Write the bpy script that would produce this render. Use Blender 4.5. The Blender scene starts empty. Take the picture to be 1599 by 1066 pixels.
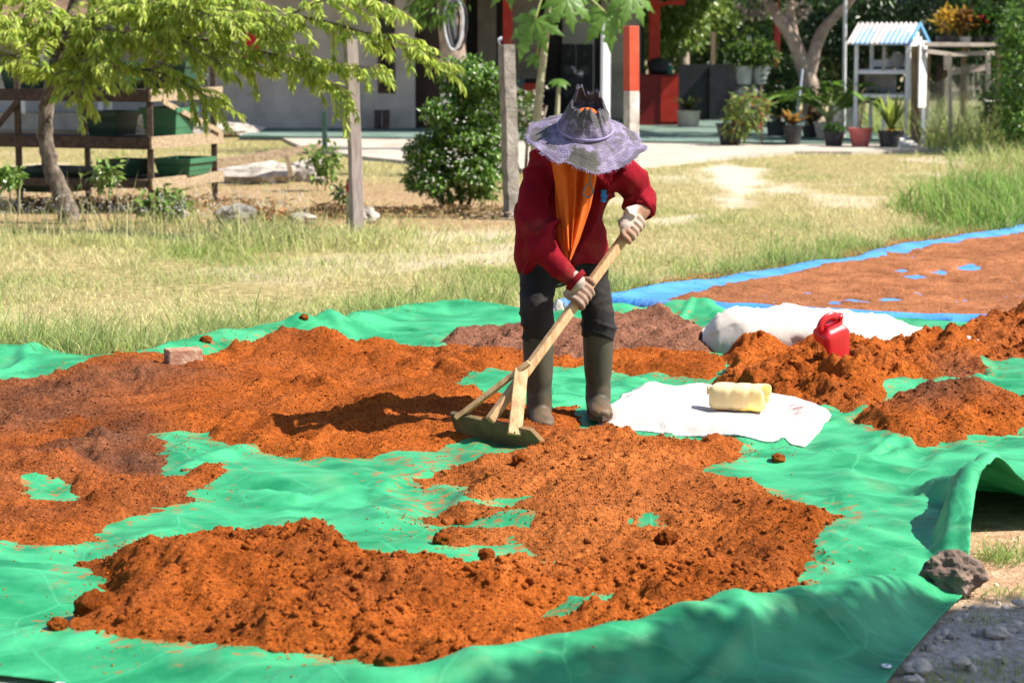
import bpy, bmesh, math, random
import numpy as np
from mathutils import Vector, Matrix, Euler, noise as mnoise

R = math.radians
rng = np.random.default_rng(7)
random.seed(7)

# ------------------------------------------------------------------ camera, sky, sun, exposure
scene = bpy.context.scene
C = scene.collection
CAM_H, PITCH, FPX = 1.5, R(7.5), 3585.0        # eye height (m), tilt down, focal length in photo pixels
cam_d = bpy.data.cameras.new('camera')
cam_d.sensor_width = 22.3
cam_d.lens = 22.3 * FPX / 1599.0
cam_d.clip_start, cam_d.clip_end = 0.1, 2000
cam_d.dof.use_dof = True
cam_d.dof.focus_distance = 8.3
cam_d.dof.aperture_fstop = 3.7
cam = bpy.data.objects.new('camera', cam_d)
C.objects.link(cam)
cam.location = (0, 0, CAM_H)
cam.rotation_euler = (R(90) - PITCH, 0, 0)
scene.camera = cam

SUN_EL, SUN_AZ = R(48), R(-8)                    # azimuth from +x towards +y (away from the camera); slightly towards it
world = bpy.data.worlds.new('World')
scene.world = world
world.use_nodes = True
wn = world.node_tree.nodes
sky = wn.new('ShaderNodeTexSky')
sky.sky_type = 'NISHITA'
sky.sun_disc = False
sky.sun_elevation = SUN_EL
sky.sun_rotation = R(90) - SUN_AZ
wn['Background'].inputs['Strength'].default_value = 0.082
world.node_tree.links.new(sky.outputs[0], wn['Background'].inputs['Color'])
sun_d = bpy.data.lights.new('sun', 'SUN')
sun_d.energy = 5.0
sun_d.angle = R(0.5)
sun_d.color = (1.0, 0.94, 0.84)
sun = bpy.data.objects.new('sun', sun_d)
C.objects.link(sun)
SV = Vector((math.cos(SUN_EL) * math.cos(SUN_AZ), math.cos(SUN_EL) * math.sin(SUN_AZ), math.sin(SUN_EL)))
sun.rotation_euler = SV.to_track_quat('Z', 'Y').to_euler()
sun.location = (12, 0, 14)
scene.view_settings.view_transform = 'Standard'
scene.view_settings.look = 'None'
scene.view_settings.exposure = 1.14
scene.view_settings.gamma = 1.0
scene.cycles.max_bounces = 6
scene.cycles.transparent_max_bounces = 6
scene.cycles.caustics_reflective = False
scene.cycles.caustics_refractive = False

# ------------------------------------------------------------------ measuring helpers
_cs, _sn = math.cos(PITCH), math.sin(PITCH)
def ray(u, v):
    a, b = (u - 799.5) / FPX, -(v - 533.0) / FPX
    return (a, _cs + b * _sn, -_sn + b * _cs)
def G(u, v, z=0.0):
    """point at height z measured in the photograph at u, v -> (x, y)"""
    d = ray(u, v)
    t = (z - CAM_H) / d[2]
    return (d[0] * t, d[1] * t)
def W(u, v, Y):
    """point at distance Y measured at u, v -> (x, y, z)"""
    d = ray(u, v)
    t = Y / d[1]
    return np.array((d[0] * t, Y, CAM_H + d[2] * t))
def GP(pts, z=0.0):
    return np.array([G(u, v, z) for u, v in pts])

# ------------------------------------------------------------------ noise (vectorised)
def _hash(ix, iy, seed):
    h = (ix.astype(np.int64) * 374761393 + iy.astype(np.int64) * 668265263 + seed * 1442695041) & 0xFFFFFFFF
    h = ((h ^ (h >> 13)) * 1274126177) & 0xFFFFFFFF
    h = (h ^ (h >> 16)) & 0xFFFFFF
    return h / float(0xFFFFFF)
def vn(x, y, seed=0):
    x = np.asarray(x, float); y = np.asarray(y, float)
    ix, iy = np.floor(x), np.floor(y)
    fx, fy = x - ix, y - iy
    sx, sy = fx * fx * fx * (fx * (fx * 6 - 15) + 10), fy * fy * fy * (fy * (fy * 6 - 15) + 10)
    a, b = _hash(ix, iy, seed), _hash(ix + 1, iy, seed)
    c, d = _hash(ix, iy + 1, seed), _hash(ix + 1, iy + 1, seed)
    return 2 * ((a + (b - a) * sx) * (1 - sy) + (c + (d - c) * sx) * sy) - 1
def fbm(x, y, octv=4, seed=0, gain=0.5):
    t, a, n = 0.0, 1.0, 0.0
    c, s = math.cos(0.6), math.sin(0.6)
    for i in range(octv):
        t = t + a * vn(x, y, seed + i * 17); n += a
        x, y = (x * c - y * s) * 2.03 + 5.1, (x * s + y * c) * 2.03 + 9.7
        a *= gain
    return t / n
def facets(x, y, seed=0):
    """piecewise flat noise: the sharp creases of a crumpled sheet"""
    ix, iy = np.floor(x), np.floor(y); fx, fy = x - ix, y - iy
    a, b = _hash(ix, iy, seed), _hash(ix + 1, iy, seed); c, d = _hash(ix, iy + 1, seed), _hash(ix + 1, iy + 1, seed)
    return 2 * np.where(fx + fy < 1, a + (b - a) * fx + (c - a) * fy, d + (c - d) * (1 - fx) + (b - d) * (1 - fy)) - 1
def domes(x, y, seed=0, rmin=0.3, rmax=0.75, p=1.0):
    """rounded clods: cell noise, each cell a dome of its own radius and height, 0..1"""
    ix, iy = np.floor(x), np.floor(y)
    out = np.zeros_like(x)
    for dx in (-1, 0, 1):
        for dy in (-1, 0, 1):
            cx, cy = ix + dx, iy + dy
            px = cx + _hash(cx, cy, seed); py = cy + _hash(cx, cy, seed + 1)
            r = rmin + (rmax - rmin) * _hash(cx, cy, seed + 2) ** 2
            on = _hash(cx, cy, seed + 3) < p
            d2 = ((x - px) ** 2 + (y - py) ** 2) / (r * r)
            h = np.sqrt(np.clip(1 - d2, 0, 1)) * r / rmax * on
            out = np.maximum(out, h)
    return out
def sstep(a, b, x):
    t = np.clip((x - a) / (b - a), 0, 1)
    return t * t * (3 - 2 * t)
def poly_sd(px, py, poly):
    """signed distance (positive inside) and closest boundary point"""
    px = np.asarray(px, float); py = np.asarray(py, float)
    P = np.asarray(poly, float); Q = np.roll(P, -1, 0)
    best = np.full(px.shape, 1e9); cx = np.zeros_like(px); cy = np.zeros_like(py)
    ins = np.zeros(px.shape, bool)
    for (ax, ay), (bx, by) in zip(P, Q):
        ex, ey = bx - ax, by - ay
        t = np.clip(((px - ax) * ex + (py - ay) * ey) / (ex * ex + ey * ey + 1e-12), 0, 1)
        qx, qy = ax + t * ex, ay + t * ey
        d = (px - qx) ** 2 + (py - qy) ** 2
        m = d < best
        best = np.where(m, d, best); cx = np.where(m, qx, cx); cy = np.where(m, qy, cy)
        cr = ((ay > py) != (by > py)) & (px < (bx - ax) * (py - ay) / (by - ay + 1e-12) + ax)
        ins ^= cr
    d = np.sqrt(best)
    return np.where(ins, d, -d), cx, cy
def line_d(px, py, line):
    """distance to an open polyline, and the parameter (0..n-1) of the closest point, and side sign"""
    best = np.full(np.shape(px), 1e9); par = np.zeros(np.shape(px)); side = np.zeros(np.shape(px))
    L = np.asarray(line, float)
    for i in range(len(L) - 1):
        (ax, ay), (bx, by) = L[i][:2], L[i + 1][:2]
        ex, ey = bx - ax, by - ay
        t = np.clip(((px - ax) * ex + (py - ay) * ey) / (ex * ex + ey * ey + 1e-12), 0, 1)
        d = (px - ax - t * ex) ** 2 + (py - ay - t * ey) ** 2
        m = d < best
        best = np.where(m, d, best); par = np.where(m, i + t, par)
        side = np.where(m, np.sign(ex * (py - ay) - ey * (px - ax)), side)
    return np.sqrt(best), par, side

# ------------------------------------------------------------------ objects
def tag(o, label=None, cat=None, group=None, kind=None):
    if label: o['label'] = label
    if cat: o['category'] = cat
    if group: o['group'] = group
    if kind: o['kind'] = kind
    return o
def thing(name, loc, label, cat, group=None):
    o = bpy.data.objects.new(name, None)
    o.empty_display_size = 0.1
    C.objects.link(o)
    o.location = tuple(float(q) for q in loc)
    return tag(o, label, cat, group)
def _root(o):
    while o.parent is not None:
        o = o.parent
    return o
def mesh(name, V, F, smooth=False):
    V = np.asarray(V, np.float32)
    me = bpy.data.meshes.new(name)
    if isinstance(F, np.ndarray) and F.ndim == 2:
        m, k = F.shape
        me.vertices.add(len(V)); me.vertices.foreach_set('co', V.ravel())
        me.loops.add(m * k); me.loops.foreach_set('vertex_index', F.astype(np.int32).ravel())
        me.polygons.add(m)
        me.polygons.foreach_set('loop_start', np.arange(0, m * k, k, dtype=np.int32))
        me.update(calc_edges=True)
    else:
        me.from_pydata([tuple(map(float, v)) for v in V], [], [tuple(int(i) for i in f) for f in F])
        me.update()
    if smooth:
        me.polygons.foreach_set('use_smooth', np.ones(len(me.polygons), bool))
    return me
def obj(name, VF, mat, parent=None, smooth=False, col=None, attr=None, solid=0, bevel=0):
    V, F = VF
    V = np.asarray(V, float)
    if parent is not None:
        off = np.array(_root(parent).location)
    else:
        off = np.array([(V[:, 0].min() + V[:, 0].max()) / 2, (V[:, 1].min() + V[:, 1].max()) / 2, V[:, 2].min()])
    me = mesh(name, V - off, F, smooth)
    o = bpy.data.objects.new(name, me)
    C.objects.link(o)
    if parent is not None: o.parent = parent
    else: o.location = off
    if mat is not None:
        me.materials.append(mat)
    if col is not None:
        a = me.color_attributes.new('Col', 'FLOAT_COLOR', 'POINT')
        c4 = np.ones((len(V), 4), np.float32); c4[:, :3] = col
        a.data.foreach_set('color', c4.ravel())
    if attr:
        for k, val in attr.items():
            a = me.attributes.new(k, 'FLOAT', 'POINT')
            a.data.foreach_set('value', np.asarray(val, np.float32).ravel())
    if solid:
        md = o.modifiers.new('solid', 'SOLIDIFY'); md.thickness = solid; md.offset = 0
    if bevel:
        md = o.modifiers.new('bevel', 'BEVEL'); md.width = bevel; md.segments = 2; md.limit_method = 'ANGLE'
    return o

# ------------------------------------------------------------------ shapes: each returns (verts, faces)
def merge(*parts):
    V, F, n = [], [], 0
    for v, f in parts:
        V.append(np.asarray(v, float)); F += [tuple(int(i) + n for i in q) for q in f]
        n += len(v)
    return np.concatenate(V), F
def rotz(V, a):
    c, s = math.cos(a), math.sin(a)
    V = np.asarray(V, float)
    return np.stack([V[:, 0] * c - V[:, 1] * s, V[:, 0] * s + V[:, 1] * c, V[:, 2]], 1)
def place(VF, loc=(0, 0, 0), rz=0.0, sc=1.0):
    return rotz(np.asarray(VF[0], float) * sc, rz) + np.array(loc, float), VF[1]
def mxf(VF, M):
    M = np.array(M)
    return np.asarray(VF[0], float) @ M[:3, :3].T + M[:3, 3], VF[1]
BOXF = [(0, 3, 2, 1), (4, 5, 6, 7), (0, 1, 5, 4), (1, 2, 6, 5), (2, 3, 7, 6), (3, 0, 4, 7)]
def box(x0, x1, y0, y1, z0, z1):
    return np.array([(x0, y0, z0), (x1, y0, z0), (x1, y1, z0), (x0, y1, z0), (x0, y0, z1), (x1, y0, z1), (x1, y1, z1), (x0, y1, z1)], float), list(BOXF)
def beam(p0, p1, w, h, up=(0, 0, 1), n=1, wob=0.0):
    """squared timber from p0 to p1: w sideways, h along up"""
    p0, p1 = np.array(p0, float), np.array(p1, float)
    t = p1 - p0; t /= np.linalg.norm(t)
    s = np.cross(t, up); s /= np.linalg.norm(s)
    q = np.cross(s, t)
    V, F = [], []
    for i in range(n + 1):
        c = p0 + (p1 - p0) * i / n
        if wob: c = c + s * random.uniform(-wob, wob) + q * random.uniform(-wob, wob)
        for a, b in ((-1, -1), (1, -1), (1, 1), (-1, 1)):
            V.append(c + s * a * w / 2 + q * b * h / 2)
    for i in range(n):
        k = i * 4
        for j in range(4):
            F.append((k + j, k + (j + 1) % 4, k + 4 + (j + 1) % 4, k + 4 + j))
    F.append((3, 2, 1, 0)); k = n * 4
    F.append((k, k + 1, k + 2, k + 3))
    return np.array(V), F
def smooth_path(P, n):
    """Catmull-Rom through rows of P (any columns)"""
    P = np.asarray(P, float)
    Q = np.vstack([2 * P[0] - P[1], P, 2 * P[-1] - P[-2]])
    out = []
    for i in range(1, len(Q) - 2):
        for k in range(n):
            t = k / n
            out.append(0.5 * (2 * Q[i] + (Q[i + 1] - Q[i - 1]) * t + (2 * Q[i - 1] - 5 * Q[i] + 4 * Q[i + 1] - Q[i + 2]) * t * t
                              + (3 * Q[i] - Q[i - 1] - 3 * Q[i + 1] + Q[i + 2]) * t ** 3))
    out.append(P[-1])
    return np.array(out)
def loft(P, rx, ry=None, n=10, xdir=None, cap=True, power=1.0):
    """tube along P; rx across xdir, ry across the other way"""
    P = np.asarray(P, float); m = len(P)
    rx = np.broadcast_to(np.asarray(rx, float), (m,)); ry = rx if ry is None else np.broadcast_to(np.asarray(ry, float), (m,))
    T = np.gradient(P, axis=0); T /= np.linalg.norm(T, axis=1)[:, None] + 1e-12
    V = []
    if xdir is None:
        a = np.array((0, 0, 1.0)) if abs(T[0][2]) < 0.9 else np.array((1.0, 0, 0))
        x = np.cross(T[0], a)
    else:
        x = np.array(xdir, float)
    for i in range(m):
        if xdir is not None: x = np.array(xdir, float)
        x = x - T[i] * np.dot(x, T[i]); x /= np.linalg.norm(x) + 1e-12
        y = np.cross(T[i], x)
        for k in range(n):
            th = 2 * math.pi * k / n
            c, s = math.cos(th), math.sin(th)
            if power != 1.0:
                c, s = math.copysign(abs(c) ** power, c), math.copysign(abs(s) ** power, s)
            V.append(P[i] + x * rx[i] * c + y * ry[i] * s)
    F = []
    for i in range(m - 1):
        for k in range(n):
            F.append((i * n + k, i * n + (k + 1) % n, (i + 1) * n + (k + 1) % n, (i + 1) * n + k))
    if cap:
        F.append(tuple(range(n - 1, -1, -1)))
        F.append(tuple((m - 1) * n + k for k in range(n)))
    return np.array(V), F
def lathe(prof, n=20, loc=(0, 0, 0), cap=False):
    V, F = [], []
    for r, z in prof:
        for k in range(n):
            a = 2 * math.pi * k / n
            V.append((loc[0] + r * math.cos(a), loc[1] + r * math.sin(a), loc[2] + z))
    m = len(prof)
    for i in range(m - 1):
        for k in range(n):
            F.append((i * n + k, i * n + (k + 1) % n, (i + 1) * n + (k + 1) % n, (i + 1) * n + k))
    if cap:
        F.append(tuple(range(n - 1, -1, -1))); F.append(tuple((m - 1) * n + k for k in range(n)))
    return np.array(V), F
_ico = {}
def ico(sub):
    if sub not in _ico:
        bm = bmesh.new(); bmesh.ops.create_icosphere(bm, subdivisions=sub, radius=1)
        _ico[sub] = (np.array([v.co[:] for v in bm.verts]), [tuple(v.index for v in f.verts) for f in bm.faces])
        bm.free()
    return _ico[sub]
def rock(c, r, seed=0, sub=3, amp=0.35, freq=1.3, flat=None):
    V, F = ico(sub)
    V = V.copy(); o = Vector((seed * 7.3, seed * 3.1, seed * 1.7))
    k = []
    for v in V:
        p = Vector(v) * freq + o
        k.append(1 + amp * mnoise.noise(p) + amp * 0.5 * mnoise.noise(p * 2.3) + amp * .28 * mnoise.noise(p * 5.1) + amp * .16 * mnoise.noise(p * 10.7))
    V = V * np.array(k)[:, None] * np.array(r)
    if flat is not None:
        V[:, 2] = np.maximum(V[:, 2], flat)
    return V + np.array(c), F
def leaves(P, D, L, Wd, droop=0.25, seed=0, up=None, cols=None):
    """folded leaf blades: base P, direction D, length L, width Wd -> (V, F, col)"""
    g = np.random.default_rng(seed)
    P = np.asarray(P, float); D = np.asarray(D, float); n = len(P)
    D = D / (np.linalg.norm(D, axis=1)[:, None] + 1e-9)
    L = np.broadcast_to(L, (n,))[:, None]; Wd = np.broadcast_to(Wd, (n,))[:, None]
    u = g.normal(size=(n, 3)) * 0.5 + (np.array((0, 0, 1.0)) if up is None else up)
    S = np.cross(D, u); S /= np.linalg.norm(S, axis=1)[:, None] + 1e-9
    N = np.cross(S, D)
    mid = P + D * L * 0.45
    tip = P + D * L - N * L * droop * g.uniform(0.4, 1.4, (n, 1))
    V = np.stack([P, mid + S * Wd / 2 + N * Wd * .12, tip, mid - S * Wd / 2 + N * Wd * .12], 1).reshape(-1, 3)
    b = np.arange(n)[:, None] * 4
    F = np.concatenate([b + np.array([[0, 1, 2]]), b + np.array([[0, 2, 3]])], 1).reshape(-1, 3)
    col = None if cols is None else np.repeat(np.asarray(cols), 4, 0)
    return V, F, col
def blades(P, H, wd, lean, seed=0, cols=None, curl=0.35):
    """grass blades: root P, height H, width wd, lean (n,2)"""
    g = np.random.default_rng(seed)
    n = len(P); H = np.asarray(H)[:, None]; wd = np.broadcast_to(wd, (n,))[:, None]
    a = g.uniform(0, 2 * math.pi, n)
    s = np.stack([np.cos(a), np.sin(a), np.zeros(n)], 1)
    ln = np.concatenate([lean, np.zeros((n, 1))], 1)
    up = np.array((0, 0, 1.0))
    m = P + up * H * 0.55 + ln * H * 0.4
    t = P + up * H * (1 - curl * np.linalg.norm(lean, axis=1)[:, None] * .6) + ln * H * 1.1
    V = np.stack([P - s * wd / 2, P + s * wd / 2, m - s * wd * .4, m + s * wd * .4, t], 1).reshape(-1, 3)
    b = np.arange(n)[:, None] * 5
    F = np.concatenate([b + np.array([[0, 1, 3]]), b + np.array([[0, 3, 2]]), b + np.array([[2, 3, 4]])], 1).reshape(-1, 3)
    col = None if cols is None else np.repeat(np.asarray(cols), 5, 0)
    return V, F, col
def patch(poly, dx, dy, zf, snap=True, vis=None):
    """a sheet over the polygon, heights zf(x, y); its rim follows the outline"""
    poly = np.asarray(poly)
    x0, y0 = poly.min(0) - dx * 2; x1, y1 = poly.max(0) + dy * 2
    X, Y = np.meshgrid(np.arange(x0, x1, dx), np.arange(y0, y1, dy))
    ny, nx = X.shape
    x, y = X.ravel(), Y.ravel()
    sd, cx, cy = poly_sd(x, y, poly)
    ins = sd > 0
    I = (np.arange(ny - 1)[:, None] * nx + np.arange(nx - 1)[None, :]).ravel()
    Q = np.stack([I, I + 1, I + nx + 1, I + nx], 1)
    keep = ins[Q].any(1)
    if vis is not None:                       # leave out what lies far outside the picture
        keep &= (np.abs(x[Q[:, 0]]) < .235 * y[Q[:, 0]] + vis)
    Q = Q[keep]
    used = np.unique(Q)
    if snap:
        out = used[~ins[used]]
        x[out], y[out] = cx[out], cy[out]
    remap = np.full(nx * ny, -1); remap[used] = np.arange(len(used))
    x, y = x[used], y[used]
    return np.stack([x, y, zf(x, y)], 1), remap[Q]

# ------------------------------------------------------------------ materials
MATS = {}
def mat(name, c1, c2=None, rough=0.8, scale=6.0, bump=0.0, bscale=40.0, spec=0.3, detail=6, use_col=False, trans=0.0, metal=0.0,
        c3=None, stretch=None, lo=0.35, hi=0.65, sheen=0.0, sub=0.0):
    if name in MATS: return MATS[name]
    m = bpy.data.materials.new(name); m.use_nodes = True
    nt = m.node_tree; n = nt.nodes; l = nt.links
    b = n['Principled BSDF']
    b.inputs['Roughness'].default_value = rough
    b.inputs['Specular IOR Level'].default_value = spec
    b.inputs['Metallic'].default_value = metal
    if sheen: b.inputs['Sheen Weight'].default_value = sheen
    tc = n.new('ShaderNodeTexCoord'); src = tc.outputs['Object']
    if stretch:
        mp = n.new('ShaderNodeMapping'); mp.inputs['Scale'].default_value = stretch
        l.new(src, mp.inputs['Vector']); src = mp.outputs['Vector']
    colout = None
    if c2 is not None:
        nz = n.new('ShaderNodeTexNoise'); nz.inputs['Scale'].default_value = scale; nz.inputs['Detail'].default_value = detail
        nz.inputs['Roughness'].default_value = 0.6
        l.new(src, nz.inputs['Vector'])
        rp = n.new('ShaderNodeValToRGB')
        rp.color_ramp.elements[0].position = lo; rp.color_ramp.elements[0].color = (*c1, 1)
        rp.color_ramp.elements[1].position = hi; rp.color_ramp.elements[1].color = (*c2, 1)
        if c3 is not None:
            e = rp.color_ramp.elements.new((lo + hi) / 2); e.color = (*c3, 1)
        l.new(nz.outputs['Fac'], rp.inputs['Fac']); colout = rp.outputs['Color']
    if use_col:
        at = n.new('ShaderNodeAttribute'); at.attribute_name = 'Col'
        if colout is None:
            colout = at.outputs['Color']
        else:
            mx = n.new('ShaderNodeMixRGB'); mx.blend_type = 'MULTIPLY'; mx.inputs['Fac'].default_value = 1
            l.new(at.outputs['Color'], mx.inputs['Color1']); l.new(colout, mx.inputs['Color2']); colout = mx.outputs['Color']
    if colout is not None: l.new(colout, b.inputs['Base Color'])
    else: b.inputs['Base Color'].default_value = (*c1, 1)
    if bump:
        bz = n.new('ShaderNodeTexNoise'); bz.inputs['Scale'].default_value = bscale; bz.inputs['Detail'].default_value = 5
        l.new(src, bz.inputs['Vector'])
        bp = n.new('ShaderNodeBump'); bp.inputs['Strength'].default_value = bump; bp.inputs['Distance'].default_value = 0.01
        l.new(bz.outputs['Fac'], bp.inputs['Height']); l.new(bp.outputs['Normal'], b.inputs['Normal'])
    if trans:
        tr = n.new('ShaderNodeBsdfTranslucent'); mixs = n.new('ShaderNodeMixShader'); mixs.inputs['Fac'].default_value = trans
        if colout is not None: l.new(colout, tr.inputs['Color'])
        else: tr.inputs['Color'].default_value = (*c1, 1)
        l.new(b.outputs[0], mixs.inputs[1]); l.new(tr.outputs[0], mixs.inputs[2])
        l.new(mixs.outputs[0], n['Material Output'].inputs['Surface'])
    MATS[name] = m
    return m
WHITE = (1, 1, 1)
# ================================================================== the setting: ground, patio
SANDP = [GP([(1108, 335), (1122, 300), (1112, 275), (1090, 262), (1130, 250), (1185, 262), (1180, 290), (1205, 300), (1165, 318), (1135, 335)]),
         GP([(570, 425), (640, 408), (720, 396), (800, 388), (800, 402), (720, 412), (650, 422)]),
         GP([(1180, 292), (1240, 285), (1250, 297), (1190, 310)]),
         GP([(1000, 338), (1060, 332), (1130, 330), (1100, 345), (1010, 352)]),
         GP([(1260, 300), (1370, 305), (1365, 325), (1290, 320)]),
         GP([(620, 300), (800, 318), (800, 345), (560, 330)]),
         GP([(640, 360), (800, 352), (800, 372), (660, 378)]),
         GP([(330, 420), (560, 395), (640, 400), (470, 440)])]
GRAVEL = np.array([(0.7, 4.0), (0.75, 5.0), (1.0, 6.0), (1.35, 6.12), (4, 6.2), (4, 4.0)])
DIRT = np.array([(1.0, 5.8), (1.2, 7.9), (2.2, 7.8), (4.5, 7.6), (4.5, 5.8)])
SANDP.append(np.array([(-2.6, 4.2), (-2.6, 6.2), (-1.2, 5.7), (-.5, 5.2), (-.3, 4.2)]))
def ground_z(x, y):
    z = 0.012 * fbm(x * 1.1, y * 1.1, 4, 3)
    g, _, _ = poly_sd(x, y, GRAVEL)
    return z - 0.012 + np.where(g > 0, 0.012 * fbm(x * 9, y * 9, 3, 5), 0)
def sand_amt(x, y):
    s = np.zeros_like(x)
    w = 0.35 * fbm(x * 1.6, y * 0.9, 4, 21)
    for p, k in zip(SANDP, (1, .62, .8, .7, .6, .85, .6, .35, 1)):
        d, _, _ = poly_sd(x, y, p)
        s = np.maximum(s, k * sstep(-0.15, 0.15, d + w))
    bare = sstep(0.15, 0.5, fbm(x * 0.9 + 3, y * 0.55, 4, 33))
    return np.clip(np.maximum(s, bare * 0.5), 0, 1)
gx = np.concatenate([[-400, -120, -50, -25, -14], np.arange(-9, 9.01, 0.09), [14, 25, 50, 120, 400]])
gy = np.concatenate([[-60, -10, 2], np.arange(4, 16, 0.06), np.arange(16, 40.01, 0.12), [46, 55, 80, 150, 300, 700]])
X, Y = np.meshgrid(gx, gy); nx, ny = len(gx), len(gy)
x, y = X.ravel(), Y.ravel()
near = (np.abs(x) < 10) & (y < 41) & (y > 3)
zz = np.where(near, ground_z(x, y), -0.012)
I = (np.arange(ny - 1)[:, None] * nx + np.arange(nx - 1)[None, :]).ravel()
gv, _, _ = poly_sd(x, y, GRAVEL); gd, _, _ = poly_sd(x, y, DIRT)
gvl = sstep(-0.1, 0.15, gv + 0.1 * fbm(x * 4, y * 4, 3, 8))
drt = sstep(-0.3, 0.1, gd) * (1 - gvl)
def litter_amt(x, y):
    return sstep(17.9, 18.8, y + 0.6 * fbm(x, y, 3, 44)) * sstep(26, 23.5, y) * sstep(0.6, -0.4, x + 0.5 * fbm(x * 2, y, 2, 45))
# far left under the rack and bush: brown litter
lit = litter_amt(x, y)
m_ground = bpy.data.materials.new('ground_soil'); m_ground.use_nodes = True
nt = m_ground.node_tree; n = nt.nodes; l = nt.links; b = n['Principled BSDF']
b.inputs['Roughness'].default_value = 0.95; b.inputs['Specular IOR Level'].default_value = 0.1
def _attr(name):
    a = n.new('ShaderNodeAttribute'); a.attribute_name = name; return a.outputs['Fac']
def _ramp(fac, c1, c2, lo, hi):
    r = n.new('ShaderNodeValToRGB'); r.color_ramp.elements[0].color = (*c1, 1); r.color_ramp.elements[1].color = (*c2, 1)
    r.color_ramp.elements[0].position = lo; r.color_ramp.elements[1].position = hi
    l.new(fac, r.inputs['Fac']); return r.outputs['Color']
def _noise(scale, detail=8):
    t = n.new('ShaderNodeTexCoord'); z = n.new('ShaderNodeTexNoise'); z.inputs['Scale'].default_value = scale; z.inputs['Detail'].default_value = detail
    l.new(t.outputs['Object'], z.inputs['Vector']); return z.outputs['Fac']
def _mix(f, a, c):
    mx = n.new('ShaderNodeMixRGB'); l.new(f, mx.inputs['Fac']); l.new(a, mx.inputs['Color1']); l.new(c, mx.inputs['Color2']); return mx.outputs['Color']
cg = _ramp(_noise(14), (0.13, 0.115, 0.045), (0.40, 0.32, 0.15), .3, .7)
cs = _ramp(_noise(30), (0.44, 0.36, 0.27), (0.60, 0.50, 0.39), .3, .7)
cd = _ramp(_noise(18), (0.30, 0.16, 0.09), (0.46, 0.31, 0.20), .3, .7)
cv = _ramp(_noise(40), (0.27, 0.23, 0.205), (0.48, 0.43, 0.39), .3, .7)
cl = _ramp(_noise(26), (0.14, 0.085, 0.045), (0.44, 0.31, 0.17), .3, .7)
cc = _mix(_attr('sand'), cg, cs); cc = _mix(_attr('litter'), cc, cl); cc = _mix(_attr('dirt'), cc, cd); cc = _mix(_attr('gravel'), cc, cv)
l.new(cc, b.inputs['Base Color'])
bp = n.new('ShaderNodeBump'); bp.inputs['Strength'].default_value = 0.7; bp.inputs['Distance'].default_value = 0.02
l.new(_noise(55), bp.inputs['Height']); l.new(bp.outputs['Normal'], b.inputs['Normal'])
ground = obj('ground', (np.stack([x, y, zz], 1), np.stack([I, I + 1, I + nx + 1, I + nx], 1)), m_ground, smooth=True,
             attr={'sand': np.where(near, sand_amt(x, y), 0.3), 'dirt': drt, 'gravel': gvl, 'litter': lit})
tag(ground, 'dry straw-coloured yard of grass, sand and dirt', None, kind='structure')

# patio: bare pale concrete apron, green-painted slab behind it
m_conc = mat('concrete_pale', (0.33, 0.285, 0.235), (0.48, 0.42, 0.35), 0.9, 3, 0.3, 60)
m_patio = mat('patio_green', (0.085, 0.14, 0.115), (0.17, 0.235, 0.20), 0.8, 2.2, 0.15, 50)
def slab(name, poly, z0, z1, m, label):
    n_ = len(poly)
    V = [(px, py, z0) for px, py in poly] + [(px, py, z1) for px, py in poly]
    F = [tuple(range(n_, 2 * n_))] + [(i, (i + 1) % n_, n_ + (i + 1) % n_, n_ + i) for i in range(n_)]
    return tag(obj(name, (V, F), m), label, None, kind='structure')
AP = GP([(440, 218), (470, 232), (560, 247), (700, 262), (830, 268), (1000, 262), (1120, 250), (1240, 240), (1330, 240), (1470, 236), (1600, 238)])
slab('apron', [*map(tuple, AP), (12.0, 31.0), (12.0, 39.0), (-4.2, 39.0), (-4.0, 36.0)], -0.1, 0.03, m_conc, 'pale bare concrete apron in front of the house')
slab('patio', [(-4.1, 34.6), (-1.0, 34.0), (2.5, 32.6), (4.0, 32.4), (6.9, 32.6), (6.9, 46), (-4.1, 46)], 0.0, 0.06, m_patio, 'green-painted concrete patio slab along the house')
# ================================================================== tarpaulins and the coir drying on them
BACK = np.concatenate([GP([(-260, 552), (-120, 548), (0, 548), (60, 546), (110, 556), (170, 560), (235, 556), (290, 545), (330, 534), (385, 522), (450, 516), (520, 506), (590, 492),
           (640, 482), (700, 477), (760, 481), (800, 486), (880, 488), (960, 487)], 0.07), GP([(1100, 496), (1450, 500), (1599, 502), (1830, 505)], 0.03)])
FRONT = np.array([(2.9, 7.75), (2.4, 7.35), (1.95, 7.08), (1.70, 6.98), (1.56, 6.94), (1.475, 6.88), (1.40, 6.72), (1.345, 6.55), (1.30, 6.38), (1.275, 6.26), (1.245, 6.15), (1.215, 6.06), G(1470, 965), G(1425, 1018), G(1385, 1068),
                  (0.78, 5.02), (0.4, 4.75), (-0.3, 4.72), (-0.85, 5.12), G(120, 1072), G(60, 1064), G(0, 1057), (-1.6, 5.36), (-2.4, 5.7)])
TARP = np.concatenate([BACK, FRONT])
RIDGE = [(1.225, 6.04), (1.05, 5.90), (0.70, 5.56), (0.30, 5.22), (-0.15, 4.98), (-0.6, 4.85)]
CREST = [(1.262, 6.26), (1.325, 6.58), (1.470, 6.90), (1.43, 7.12), (1.33, 7.5)]
CH_H = np.array([0.045, 0.16, 0.235, 0.10, 0.0])
RH = np.array([0.015, 0.07, 0.13, 0.13, 0.09, 0.02])
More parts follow.
